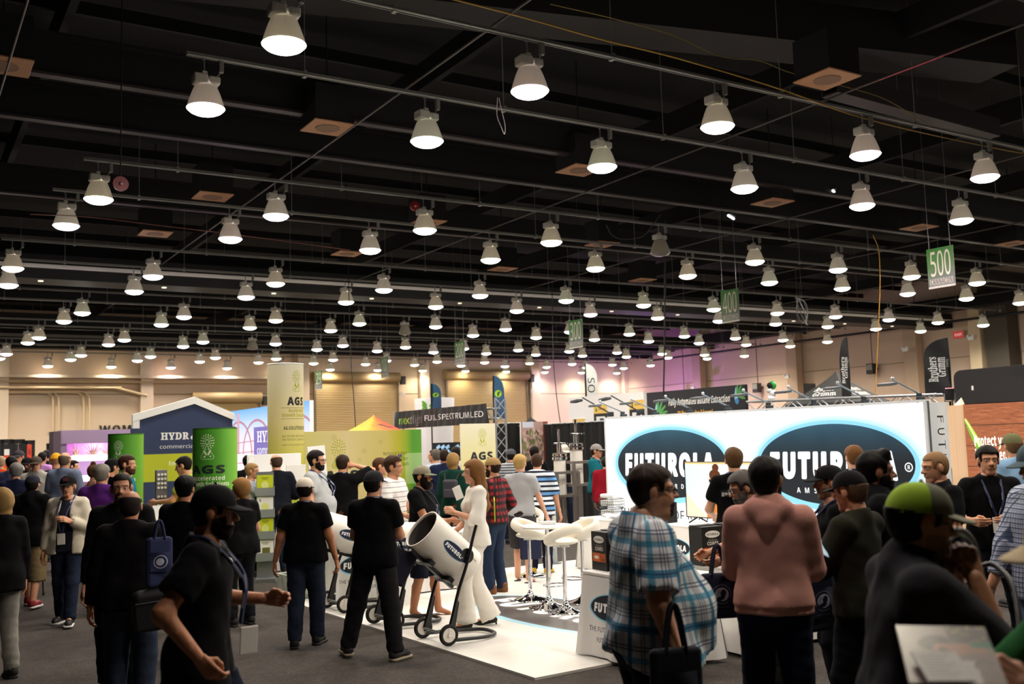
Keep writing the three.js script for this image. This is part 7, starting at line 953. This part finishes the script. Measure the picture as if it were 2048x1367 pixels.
// ---------------------------------------------------------------- things under the roof and on the right wall
{
  const hang = (num, px0, px1, py0, py1, d, label) => {
    const b = P(px1, py0 - 6, d), a = meet(px0, py0, b.clone().setY(0), V), w = a.distanceTo(b.clone().setY(0)), y1 = topAt((px0 + px1) / 2, py0, d), y0 = topAt((px0 + px1) / 2, py1, d), t = thing('aisle_sign', label, 'sign', a.clone().add(b.setY(0)).multiplyScalar(0.5).setY(y0), YV), h = y1 - y0;
    slab('sign_board', w, h, 0.02, print(canvas(256, 384, (g, W2, H2) => { const s = g.createLinearGradient(0, 0, W2 * 0.3, H2); s.addColorStop(0, '#3c8a30'); s.addColorStop(0.45, '#4f7a44'); s.addColorStop(0.8, '#6f7a74'); g.fillStyle = s; g.fillRect(0, 0, W2, H2); fit(g, num, W2 / 2, H2 * 0.4, 330, 206, '#dcd8c4', 'sans-serif', ''); g.fillStyle = '#b9b4ac'; g.fillRect(16, H2 * 0.76, W2 - 32, 60); fit(g, 'CANNACON', W2 / 2, H2 * 0.84, 78, 214, '#666b64', 'sans-serif', 'bold'); g.fillStyle = '#cfcac2'; g.fillRect(0, H2 - 20, W2, 20); }), 0.6), M('#8d9088', 0.6), t);
    for (const x of [-w * 0.4, w * 0.4]) part('wire', bar([x, h, 0], [x, TOP - y0, 0], 0.005), steel, t);
  };
  hang('500', 1852, 1905, 490, 571, 20, 'green aisle sign reading five hundred, largest, hanging at the right'); hang('400', 1441, 1476, 576, 642, 25, 'green aisle sign reading four hundred, hanging right of the middle'); hang('300', 1137, 1164, 637, 694, 29.5, 'green aisle sign reading three hundred, hanging in the middle'); hang('200', 909, 929, 681, 726, 35, 'small aisle sign reading two hundred above the black header banner'); hang('100', 762, 776, 713, 754, 41, 'small pale aisle sign reading one hundred over the wide shutter'); hang('29', 631, 644, 741, 778, 41.5, 'small hanging aisle sign near the round tower');
  const alarm = (px, py, v, w) => { const q = P(px, py, 1).sub(V3(0, EYE, 0)), s = v / (q.x * V.x + q.z * V.z), t = thing('alarm_bell', `small red alarm bell under the roof, ${w}`, 'bell', q.multiplyScalar(s).add(V3(0, EYE, 0)), TH); part('bell', cyl(0.1, 0.11, 0.06, 20).rotateX(Math.PI / 2), M('#8a1414', 0.4), t); part('boss', new THREE.SphereGeometry(0.03, 10, 8).translate(0, 0, 0.04), M('#c9a0a0', 0.3, 0.5), t); part('hanger', bar([0, 0.08, 0], [0, TOP - t.position.y, 0], 0.01), blackSteel, t); };
  alarm(829, 412, 19.2, 'beside a lamp in the middle'); alarm(241, 368, 15, 'beside the upper left lamps'); alarm(1447, 488, 23.6, 'right of the unlit lamp');
  const tb = (px, py, d, L, w) => { const t = thing('tube_light', `bright fluorescent tube among the roof steel, ${w}`, 'lamp', P(px, py, d), TH + 0.5); part('tube', bar([-L / 2, 0, 0], [L / 2, 0, 0], 0.03), M('#ffffff', 0.4, 0, { emissive: '#f4f8ff', emissiveIntensity: 3 }), t); part('housing', box(L, 0.05, 0.12, 0, 0.06, 0), blackSteel, t); part('hanger', bar([0, 0.06, 0], [0, TOP - t.position.y, 0], 0.01), blackSteel, t); };
  tb(1462, 434, 24, 0.45, 'short one right of the middle'); tb(1672, 387, 23, 0.7, 'thin one behind a bell lamp');
  // yellow cables on the beams, cords that hang down
  const cable = (label, pts, r, col) => { const c = part('cable', tube(pts.map(([x, y, d]) => P(x, y, d).toArray()), r, 120, 6), M(col, 0.6)); return tag(c, label, 'cable'); };
  cable('yellow cable strung along the nearest roof beam at the top', [[880, -8, 10.5], [1040, 33, 11.3], [1200, 78, 12.2], [1360, 118, 13.1], [1560, 178, 14.5], [1700, 228, 15.6], [1830, 262, 16.8], [2000, 298, 18.4], [2060, 308, 19]], 0.012, '#a07a1c');
  cable('slack yellow cable looping along the upper beam on the right', [[1100, 8, 12], [1230, 38, 12.8], [1350, 72, 13.6], [1440, 112, 14.2], [1520, 122, 14.8], [1590, 148, 15.4], [1760, 194, 16.6], [1860, 250, 17.6], [1960, 280, 18.6]], 0.008, '#7a661c');
  cable('yellow cord hanging straight down in front of the right wall', [[1746, 470, 22], [1757, 500, 22], [1760, 560, 22], [1757, 650, 22], [1752, 760, 22], [1750, 800, 22]], 0.01, '#b8861c');
  cable('black cable hanging down from the unlit lamp to the dark booth', [[1330, 440, 24], [1330, 560, 24], [1329, 680, 24], [1327, 790, 24]], 0.02, '#0c0c0c'); cable('thin black cable hanging in front of the wide shutter', [[694, 402, 30], [699, 640, 30], [703, 740, 30], [708, 800, 30], [712, 868, 30]], 0.014, '#0c0c0c'); cable('thin black cable hanging by the right end of the far wall', [[1103, 445, 34], [1106, 690, 34], [1112, 780, 34], [1124, 870, 34]], 0.016, '#141414'); cable('red brown cable sagging between roof beams on the left', [[60, 428, 18], [180, 434, 19], [330, 452, 20], [480, 470, 21], [700, 500, 23]], 0.01, '#6a3a2c'); cable('thin wire hanging in a loop under the near strut', [[995, 195, 13], [994, 230, 13], [1003, 255, 13], [1009, 268, 13], [1010, 250, 13], [1002, 215, 13], [998, 196, 13]], 0.006, '#9a938c'); 
  const coil = part('cable_coil', join([0, 1, 2, 3].map((i) => new THREE.TorusGeometry(0.28 + i * 0.03, 0.012, 6, 40).scale(0.6, 1.15, 1).rotateY(i * 0.5).rotateZ(i * 0.12))), M('#3a3836', 0.7)); coil.position.copy(P(1604, 622, 28)); tag(coil, 'coil of dark cable hanging from the bright track on the right', 'cable');
  cable('drooping dark cable under the second lamp row right of the middle', [[1213, 450, 20], [1225, 470, 20], [1250, 478, 20], [1285, 472, 20], [1305, 450, 20], [1322, 428, 20]], 0.012, '#232326');
  const wallBox = (v, y, label) => { const t = thing('wall_speaker', label, 'speaker', uv(U1 - 0.5, v, y), TH - Math.PI / 2); part('cabinet', rbox(0.42, 0.55, 0.36, 0.02), M('#2a2826', 0.6), t); part('grille', box(0.36, 0.3, 0.01, 0, 0.08, 0.185), M('#8a867e', 0.6), t); part('bracket', box(0.1, 0.1, 0.34, 0, 0, -0.32), blackSteel, t); part('conduit', bar([0, 0.28, -0.1], [0, 3.0, -0.1], 0.02), blackSteel, t); };
  wallBox(42.4, 4.65, 'small black speaker on the right wall above the ornament'); wallBox(34.2, 5.15, 'small black speaker on the right wall above the truss'); wallBox(48.9, 4.55, 'small black speaker on the purple lit part of the right wall');
  const ex = thing('exit_sign', 'small glowing red exit sign high on the right wall', 'sign', uv(U1 - 0.3, 29.2, 6.25), TH - Math.PI / 2); slab('sign_face', 0.55, 0.34, 0.06, print(canvas(96, 64, (g, w, h) => { g.fillStyle = '#a83230'; g.fillRect(0, 0, w, h); fit(g, 'EXIT', w / 2, h / 2, 34, 70, '#f0b0a8'); }), 0.5, 0.9), white, ex);
  for (const [v, y, w] of [[39.4, 5.1, 'middle'], [31.6, 5.9, 'right'], [28, 6.1, 'far right'], [47.2, 4.9, 'left']]) { const t = thing('security_lamp', `small white twin head emergency lamp on a pilaster of the right wall, ${w}`, 'lamp', uv(U1 - 1.15, v, y), TH - Math.PI / 2); part('housing', rbox(0.3, 0.18, 0.12, 0.02), white, t); for (const s of [-1, 1]) part('lamp_head', new THREE.SphereGeometry(0.07, 12, 10).translate(s * 0.13, 0.1, 0.06), white, t); }
  struct('trim_2', bar([0, 0, -14], [0, 0, 14], 0.06), blackSteel, uv(U1 - 1.6, 37, 6.95), TH);
  // magenta stage lamp on the truss, aimed at the channel beam
  { const at = P(1900, 800, 17.2), tg = P(1870, 258, 14.8), t = thing('stage_lamp', 'small stage lamp on the long silver truss aimed at the roof', 'lamp', at, 0), l = new THREE.SpotLight(0xff1a5c, 260, 0, 0.17, 0.7, 2); part('can', cyl(0.07, 0.085, 0.2, 20).translate(0, 0.1, 0), black, t); part('lens', cyl(0.065, 0.065, 0.01, 20, 0, 0.205, 0), M('#ffffff', 0.3, 0, { emissive: '#ff2a6a', emissiveIntensity: 2 }), t); part('yoke', join([box(0.012, 0.14, 0.03, -0.09, 0.05, 0), box(0.012, 0.14, 0.03, 0.09, 0.05, 0), box(0.19, 0.012, 0.03, 0, -0.02, 0)]), steel, t); part('stand', bar([0, -at.y, 0], [0, -0.02, 0], 0.02), black, t); l.position.set(0, 0.24, 0); l.target.position.copy(tg); l.target.updateMatrixWorld(); l.castShadow = true; l.name = 'stage_light'; t.add(l); }
  // a violet grow lamp behind the booths washes the corner
  const gl = thing('grow_lamp', 'violet grow lamp on a stand hidden behind the white booth wall', 'lamp', uv(40.6, 49.2, 0), TH); part('stand', bar([0, 0, 0], [0, 2.6, 0], 0.03), black, gl); part('lamp_panel', box(0.5, 0.06, 0.3, 0, 2.66, 0), M('#ffffff', 0.4, 0, { emissive: '#a050ff', emissiveIntensity: 3 }), gl); const pv = new THREE.PointLight(0xb060f0, PURPLE_CD, 0, 2); pv.position.set(0, 2.85, 0); pv.shadow.radius = 8; pv.name = 'grow_light'; gl.add(pv);
}
// ---------------------------------------------------------------- things carried by people and the counter at the lower right
{
  const toteG = (w, h) => { const g = new RoundedBoxGeometry(w, h, 0.07, 3, 0.03), p = g.attributes.position; for (let i = 0; i < p.count; i++) { const x = p.getX(i), y = p.getY(i), b = Math.cos(x / w * 3) * Math.cos(y / h * 2.4); p.setZ(i, p.getZ(i) * (0.6 + 0.7 * b) + 0.008 * Math.sin(x * 30 + y * 17)); } g.computeVertexNormals(); return g; };
  const crest = canvas(256, 256, (g, w, h) => { g.fillStyle = '#171a30'; g.fillRect(0, 0, w, h); g.strokeStyle = '#c9ccd8'; g.lineWidth = 5; g.setLineDash([9, 6]); g.beginPath(); g.arc(128, 112, 86, 2.6, 6.8); g.stroke(); g.beginPath(); g.arc(128, 112, 86, 0.9, 2.2); g.stroke(); g.setLineDash([]); g.fillStyle = '#c9ccd8'; g.beginPath(); g.arc(128, 112, 62, 0, 7); g.fill(); g.fillStyle = '#171a30'; g.beginPath(); g.ellipse(140, 100, 26, 34, 0.3, 0, 7); g.fill(); g.beginPath(); g.ellipse(118, 148, 40, 20, -0.4, 0, 7); g.fill(); for (let i = 0; i < 9; i++) g.fillRect(76, 76 + i * 9, 40 - i * 3, 3); g.fillStyle = '#6f7388'; for (let i = 0; i < 15; i++) g.fillRect(56 + i * 10, 229, 6, 6); });
  const tote = (label, at, turn, w, h, hi, map, col = '#161930', swing = 0) => { const t = thing('tote_bag', label, 'bag', at, turn); const m = part('bag_body', toteG(w, h), M(col, 0.85), t, [0, h / 2, 0], [0, 0, swing]); for (const z of [-0.02, 0.02]) part('handle', tube([[-w * 0.2, h * 0.96, z], [-w * 0.1, h + hi * 0.7, z], [0, h + hi, z], [w * 0.1, h + hi * 0.7, z], [w * 0.2, h * 0.96, z]], 0.009, 30), M(col, 0.85), t); if (map) { const g = new THREE.PlaneGeometry(w * 0.72, w * 0.72, 12, 12).translate(0, h * 0.52, 0), p = g.attributes.position; for (let i = 0; i < p.count; i++) { const x = p.getX(i), y = p.getY(i) - h / 2; p.setZ(i, 0.036 * (0.6 + 0.7 * Math.cos(x / w * 3) * Math.cos(y / h * 2.4)) + 0.009 + 0.008 * Math.sin(x * 30 + y * 17)); } g.computeVertexNormals(); part('print', g, print(map, 0.85), t); } return t; };
  tote('navy tote bag with a round white crest, left of the pink hoodie', P(1441, 1236, 6.15), 0.1, 0.23, 0.27, 0.17, crest); tote('navy tote bag with a round white crest below the olive jacket', P(1640, 1262, 6.9), 0.45, 0.27, 0.38, 0.12, crest); 
  const zl = canvas(256, 256, (g, w, h) => { g.fillStyle = '#141727'; g.fillRect(0, 0, w, h); fit(g, 'ZUBER LAWLER', 128, 128, 44, 240, '#a8abb4'); }); tote('black navy tote bag with pale capital lettering carried by the plaid shirt', P(1358, 1472, 4.72), 0.2, 0.25, 0.4, 0.2, zl, '#10131f');
  tote('blue tote bag with a white round print on the shoulder of the balding man', P(318, 1174, 7.35), 0.55, 0.19, 0.36, 0.12, canvas(256, 256, (g, w, h) => { g.fillStyle = '#232c52'; g.fillRect(0, 0, w, h); g.strokeStyle = '#d2d6e4'; g.lineWidth = 10; g.beginPath(); g.arc(128, 128, 84, 0, 7); g.stroke(); g.fillStyle = '#d2d6e4'; g.beginPath(); g.arc(120, 128, 50, 0, 7); g.fill(); }), '#232c52');
  tote('dark navy tote bag tilted at the hip of the man with feet apart', P(795, 1165, 10.1), 0.3, 0.3, 0.34, 0.1, null, '#12162a', -0.5); tote('navy bag carried low behind the round table', P(1062, 1118, 14), 0.2, 0.3, 0.36, 0.12, null, '#161d3c');
  const lb = thing('laptop_bag', 'black laptop bag with a zipped flap hanging from the balding man’s hand', 'bag', P(326, 1258, 7.35), 0.35); lb.rotation.z = 0.08; part('bag_body', rbox(0.4, 0.3, 0.13, 0.06, 0, 0.15, 0), M('#0c0c0e', 0.6), lb); part('front_pocket', rbox(0.36, 0.2, 0.03, 0.02, 0, 0.12, 0.06), M('#101013', 0.6), lb); part('zip', box(0.34, 0.006, 0.006, 0, 0.215, 0.078), steel, lb); part('handle', tube([[-0.08, 0.31, 0], [-0.06, 0.37, 0], [0.06, 0.37, 0], [0.08, 0.31, 0]], 0.012, 24), black, lb);
  const bk2 = thing('bucket', 'white bucket with a dark label carried at the left edge', 'bucket', P(18, 1140, 9.6), 0.3); part('pail', lathe([[0, 0], [0.125, 0], [0.15, 0.3], [0.156, 0.3], [0.156, 0.34], [0.148, 0.34], [0.142, 0.3], [0.12, 0.01], [0, 0.01]], 32), white, bk2); part('label', new THREE.CylinderGeometry(0.147, 0.133, 0.2, 32, 1, true, -0.7, 1.4).translate(0, 0.15, 0), new THREE.MeshStandardMaterial({ side: THREE.DoubleSide, roughness: 0.6, map: canvas(128, 96, (g, w, h) => { g.fillStyle = '#1a1c22'; g.fillRect(0, 0, w, h); g.fillStyle = '#7f8a2a'; g.fillRect(10, 10, 108, 60); }) }), bk2); part('bail', tube([[-0.15, 0.31, 0], [-0.1, 0.43, 0], [0, 0.47, 0], [0.1, 0.43, 0], [0.15, 0.31, 0]], 0.005, 30), steel, bk2);
  const pk = thing('backpack', 'small dark grey backpack on the woman in the green jacket', 'backpack', greenWoman.root.localToWorld(V3(0, 1.12, -0.24)), greenWoman.root.rotation.y + Math.PI); part('pack_body', rbox(0.24, 0.3, 0.12, 0.05, 0, 0.1, 0), M('#2c2a30', 0.7), pk); part('front_pocket', rbox(0.19, 0.14, 0.04, 0.02, 0, 0.03, 0.07), M('#35323a', 0.7), pk); for (const s of [-1, 1]) part('strap', tube([[s * 0.09, 0.24, -0.03], [s * 0.11, 0.32, -0.12], [s * 0.11, 0.33, -0.2]], 0.014, 20), black, pk);
  const fo = part('folder', rbox(0.2, 0.28, 0.012, 0.003), M('#c3c72a', 0.6)); fo.position.copy(P(989, 1018, 13.0)); fo.rotation.set(0.1, 1.62, 0.1); tag(fo, 'slim yellow folder under the arm of the red checked shirt', 'folder');
  const pw = thing('paper_sheet', 'white folded leaflet in the hand of the long haired woman', 'paper', P(916, 985, 10.75), 0.4); part('sheet', rbox(0.09, 0.15, 0.006, 0.002), white, pw, [0, 0, 0], [0.2, 0, 0.4]);
  const ph = part('phone', rbox(0.07, 0.14, 0.009, 0.004), M('#cfe2ee', 0.2, 0, { emissive: '#9fc4dc', emissiveIntensity: 0.4 })); ph.position.copy(P(1643, 1093, 6.15)); ph.rotation.set(-0.9, 0.6, 0); tag(ph, 'phone with a bright screen in the hands of the olive jacket', 'phone');
  const cane = thing('walking_cane', 'thin black walking cane standing in the left crowd', 'cane', P(88, 1120, 14.5).setY(0), 0); part('shaft', bar([0, 0, 0], [-0.06, 0.86, 0], 0.011), black, cane); part('grip', rbox(0.13, 0.03, 0.03, 0.012, -0.06, 0.87, 0), black, cane); part('ferrule', cyl(0.018, 0.016, 0.04, 12, 0, 0.02, 0), M('#2a2a2a', 0.8), cane);
  // white dog half hidden behind the people by the lime counter
  const db = [[-0.3, 0.52, 0, 0.26, 0.56, 0, 0.12, 0.15], [0.26, 0.56, 0, 0.42, 0.76, 0, 0.1, 0.08], [0.42, 0.78, 0, 0.58, 0.74, 0, 0.085, 0.045], [0.4, 0.84, 0.05, 0.37, 0.74, 0.09, 0.03, 0.025], [0.4, 0.84, -0.05, 0.37, 0.74, -0.09, 0.03, 0.025], [-0.34, 0.56, 0, -0.55, 0.72, 0, 0.035, 0.015]]; for (const s of [-1, 1]) db.push([0.22, 0.5, s * 0.08, 0.24, 0.25, s * 0.08, 0.075, 0.04], [0.24, 0.25, s * 0.08, 0.23, 0.05, s * 0.08, 0.038, 0.032], [0.23, 0.035, s * 0.08, 0.28, 0.03, s * 0.08, 0.035, 0.03], [-0.28, 0.5, s * 0.08, -0.2, 0.3, s * 0.09, 0.1, 0.055], [-0.2, 0.3, s * 0.09, -0.33, 0.19, s * 0.09, 0.05, 0.036], [-0.33, 0.19, s * 0.09, -0.29, 0.04, s * 0.09, 0.034, 0.03], [-0.29, 0.03, s * 0.09, -0.23, 0.028, s * 0.09, 0.033, 0.028]);
  const dog = thing('dog', 'white dog standing half hidden behind people near the lime counter', 'dog', P(350, 1190, 11.2).setY(0), 0.3); part('body', nets(blend(db, 0.05), bounds(db, 0.05), 0.012), M('#d9d2c4', 0.9), dog); part('nose', new THREE.SphereGeometry(0.02, 10, 8).translate(0.625, 0.75, 0), black, dog); for (const s of [-1, 1]) part('eye', new THREE.SphereGeometry(0.012, 8, 6).translate(0.5, 0.81, s * 0.05), black, dog); part('collar', new THREE.TorusGeometry(0.105, 0.012, 6, 24).rotateY(Math.PI / 2).rotateZ(-0.9).translate(0.34, 0.66, 0), M('#3a1a1a', 0.7), dog);
  // lower right: magazine, table with leaflets, chrome apparatus with hoses
  const mz = thing('magazine', 'open glossy magazine with a photo of a reclining woman, lower right', 'magazine', P(1897, 1308, 2.42), -0.27);
  const mg = slabFlat(0.205, 0.27, print(canvas(512, 608, (g, w, h) => { g.fillStyle = '#6e5f58'; g.fillRect(0, 0, w, h); g.fillStyle = '#4d433e'; for (let i = 0; i < 4; i++) g.fillRect(0, i * 90, w * 0.55, 2); g.fillStyle = '#3a3230'; g.fillRect(w * 0.55, 0, w * 0.45, 190); for (let i = 0; i < 60; i++) { g.fillStyle = ['#6a4a3a', '#a08a3a', '#4a5a5a'][i % 3]; g.fillRect(rnd(w * 0.55, w), rnd(0, 180), 16, 10); } g.fillStyle = '#15100f'; g.beginPath(); g.ellipse(190, 190, 92, 76, -0.4, 0, 7); g.fill(); g.fillStyle = '#8f6450'; g.beginPath(); g.ellipse(270, 260, 96, 58, 0.3, 0, 7); g.fill(); g.fillRect(280, 200, 190, 90); g.fillStyle = '#1b1414'; g.beginPath(); g.ellipse(240, 270, 40, 22, 0.5, 0, 7); g.fill(); g.fillStyle = '#145a42'; g.fillRect(390, 180, 122, 60); g.fillStyle = '#a8a49c'; g.fillRect(150, 380, 240, h - 380); g.fillStyle = '#5a5450'; for (let i = 0; i < 6; i++) g.fillRect(180, 420 + i * 26, 180, 4); g.strokeStyle = '#3a3432'; g.lineWidth = 14; g.beginPath(); g.arc(430, 430, 50, 2.6, 6); g.stroke(); }), 0.28), mz); mg.rotation.x = 0.3;
  const fl = slabFlat(0.1, 0.13, print(canvas(128, 160, (g, w, h) => { g.fillStyle = '#b5b2ac'; g.fillRect(0, 0, w, h); g.fillStyle = '#6a655d'; for (let i = 0; i < 8; i++) g.fillRect(14, 20 + i * 16, 90 - (i % 3) * 14, 3); }), 0.25)); fl.position.copy(P(1885, 1338, 2.34)).add(V3(0, 0.006, 0)); fl.rotation.set(0.3, -0.1, 0, 'YXZ'); fl.name = numbered('loose_leaflet'); tag(fl, 'pale leaflet lying across the lower half of the magazine', 'leaflet');
  const tc = P(1996, 1300, 4.75).setY(0), td = thing('display_table', 'dark narrow display table under the leaflets at the lower right', 'table', tc, 0.15); part('tabletop', rbox(0.62, 0.04, 0.5, 0.01, 0, 0.9, 0), M('#3c3f44', 0.25), td); for (const [x, z] of [[-1, -1], [-1, 1], [1, -1], [1, 1]]) part('leg', box(0.05, 0.88, 0.05, x * 0.27, 0.44, z * 0.21), black, td); 
  const ls = slabFlat(0.4, 0.36, print(canvas(384, 352, (g, w, h) => { g.fillStyle = '#e6e6da'; g.fillRect(0, 0, w, h); g.strokeStyle = '#22241f'; g.lineWidth = 4; for (let i = 0; i < 9; i++) { g.beginPath(); g.ellipse(rnd(40, w - 40), rnd(40, h - 40), rnd(10, 40), rnd(6, 24), rnd(0, 3), 0, 7); g.stroke(); } g.fillStyle = '#c4c62a'; g.fillRect(250, 210, 40, 34); g.fillStyle = '#26282a'; for (let i = 0; i < 6; i++) g.fillRect(30, 40 + i * 16, 120 - i * 9, 5); }), 0.2)); ls.position.set(tc.x + 0.02, 0.926, tc.z + 0.04); ls.rotation.y = 0.4; ls.name = numbered('printed_sheet'); tag(ls, 'glossy pale printed sheet with line drawings on the dark table', 'leaflet');
  const gold = M('#c9a94a', 0.2, 0.9), ap = thing('vapour_apparatus', 'chrome and gold tabletop apparatus with valves behind the green capped man’s arm', 'apparatus', V3(tc.x - 0.1, 0.92, tc.z - 0.14), 0.2); part('base', lathe([[0, 0], [0.08, 0], [0.085, 0.02], [0.04, 0.05], [0.03, 0.08], [0, 0.08]], 28), chrome, ap); part('column', join([cyl(0.02, 0.02, 0.25, 16, 0, 0.18, 0), cyl(0.04, 0.04, 0.05, 20, 0, 0.2, 0), cyl(0.034, 0.045, 0.06, 20, 0, 0.3, 0)]), chrome, ap); part('side_chamber', cyl(0.034, 0.034, 0.09, 20).rotateZ(1.0).translate(0.07, 0.22, 0.02), chrome, ap); part('valve', join([cyl(0.014, 0.014, 0.14, 12).rotateZ(1.5).translate(0.1, 0.13, 0.03), cyl(0.022, 0.022, 0.04, 12).rotateZ(1.5).translate(0.13, 0.13, 0.03)]), gold, ap); part('knob', new THREE.SphereGeometry(0.024, 14, 10).translate(-0.06, 0.24, 0.03), gold, ap); part('knob', new THREE.SphereGeometry(0.018, 14, 10).translate(0.05, 0.05, 0.07), chrome, ap);
  const hs = (label, pts, r) => { const h = part('hose', tube(pts.map(([x, y, d]) => P(x, y, d).toArray()), r, 80, 10), M('#0d0d0f', 0.45)); tag(h, label, 'hose'); };
  hs('black hose looping from the handset up and down to the apparatus', [[1888, 1098, 3.7], [1895, 1068, 3.75], [1925, 1062, 3.85], [1950, 1095, 4.0], [1957, 1150, 4.2], [1962, 1205, 4.5], [1965, 1225, 4.75]], 0.014); hs('second black hose arching down along the right edge', [[1892, 1082, 3.72], [1920, 1066, 3.9], [1945, 1088, 4.1], [1955, 1130, 4.2], [1985, 1128, 4.2], [2020, 1160, 4.1], [2036, 1220, 4.0], [2042, 1300, 3.9]], 0.011);
  const hd = thing('handset', 'black handset held to the mouth of the green capped man', 'handset', P(1890, 1092, 3.62), 0.4); part('grip', rbox(0.045, 0.13, 0.04, 0.016, 0, 0, 0).rotateZ(0.3), M('#0e0e10', 0.4), hd); part('mouthpiece', cyl(0.022, 0.03, 0.03, 18, -0.03, 0.06, 0).rotateZ(0.4), black, hd); part('collar_nut', cyl(0.024, 0.024, 0.02, 6, 0.02, -0.06, 0).rotateZ(0.3), steel, hd);
}
function slabFlat(w, d, m, parent) { const g = new THREE.BoxGeometry(w, 0.006, d), s = white, o = new THREE.Mesh(g, [s, s, m, s, s, s]); o.name = 'printed_page'; o.castShadow = o.receiveShadow = true; (parent ?? scene).add(o); return o; }
renderer.render(scene, camera);
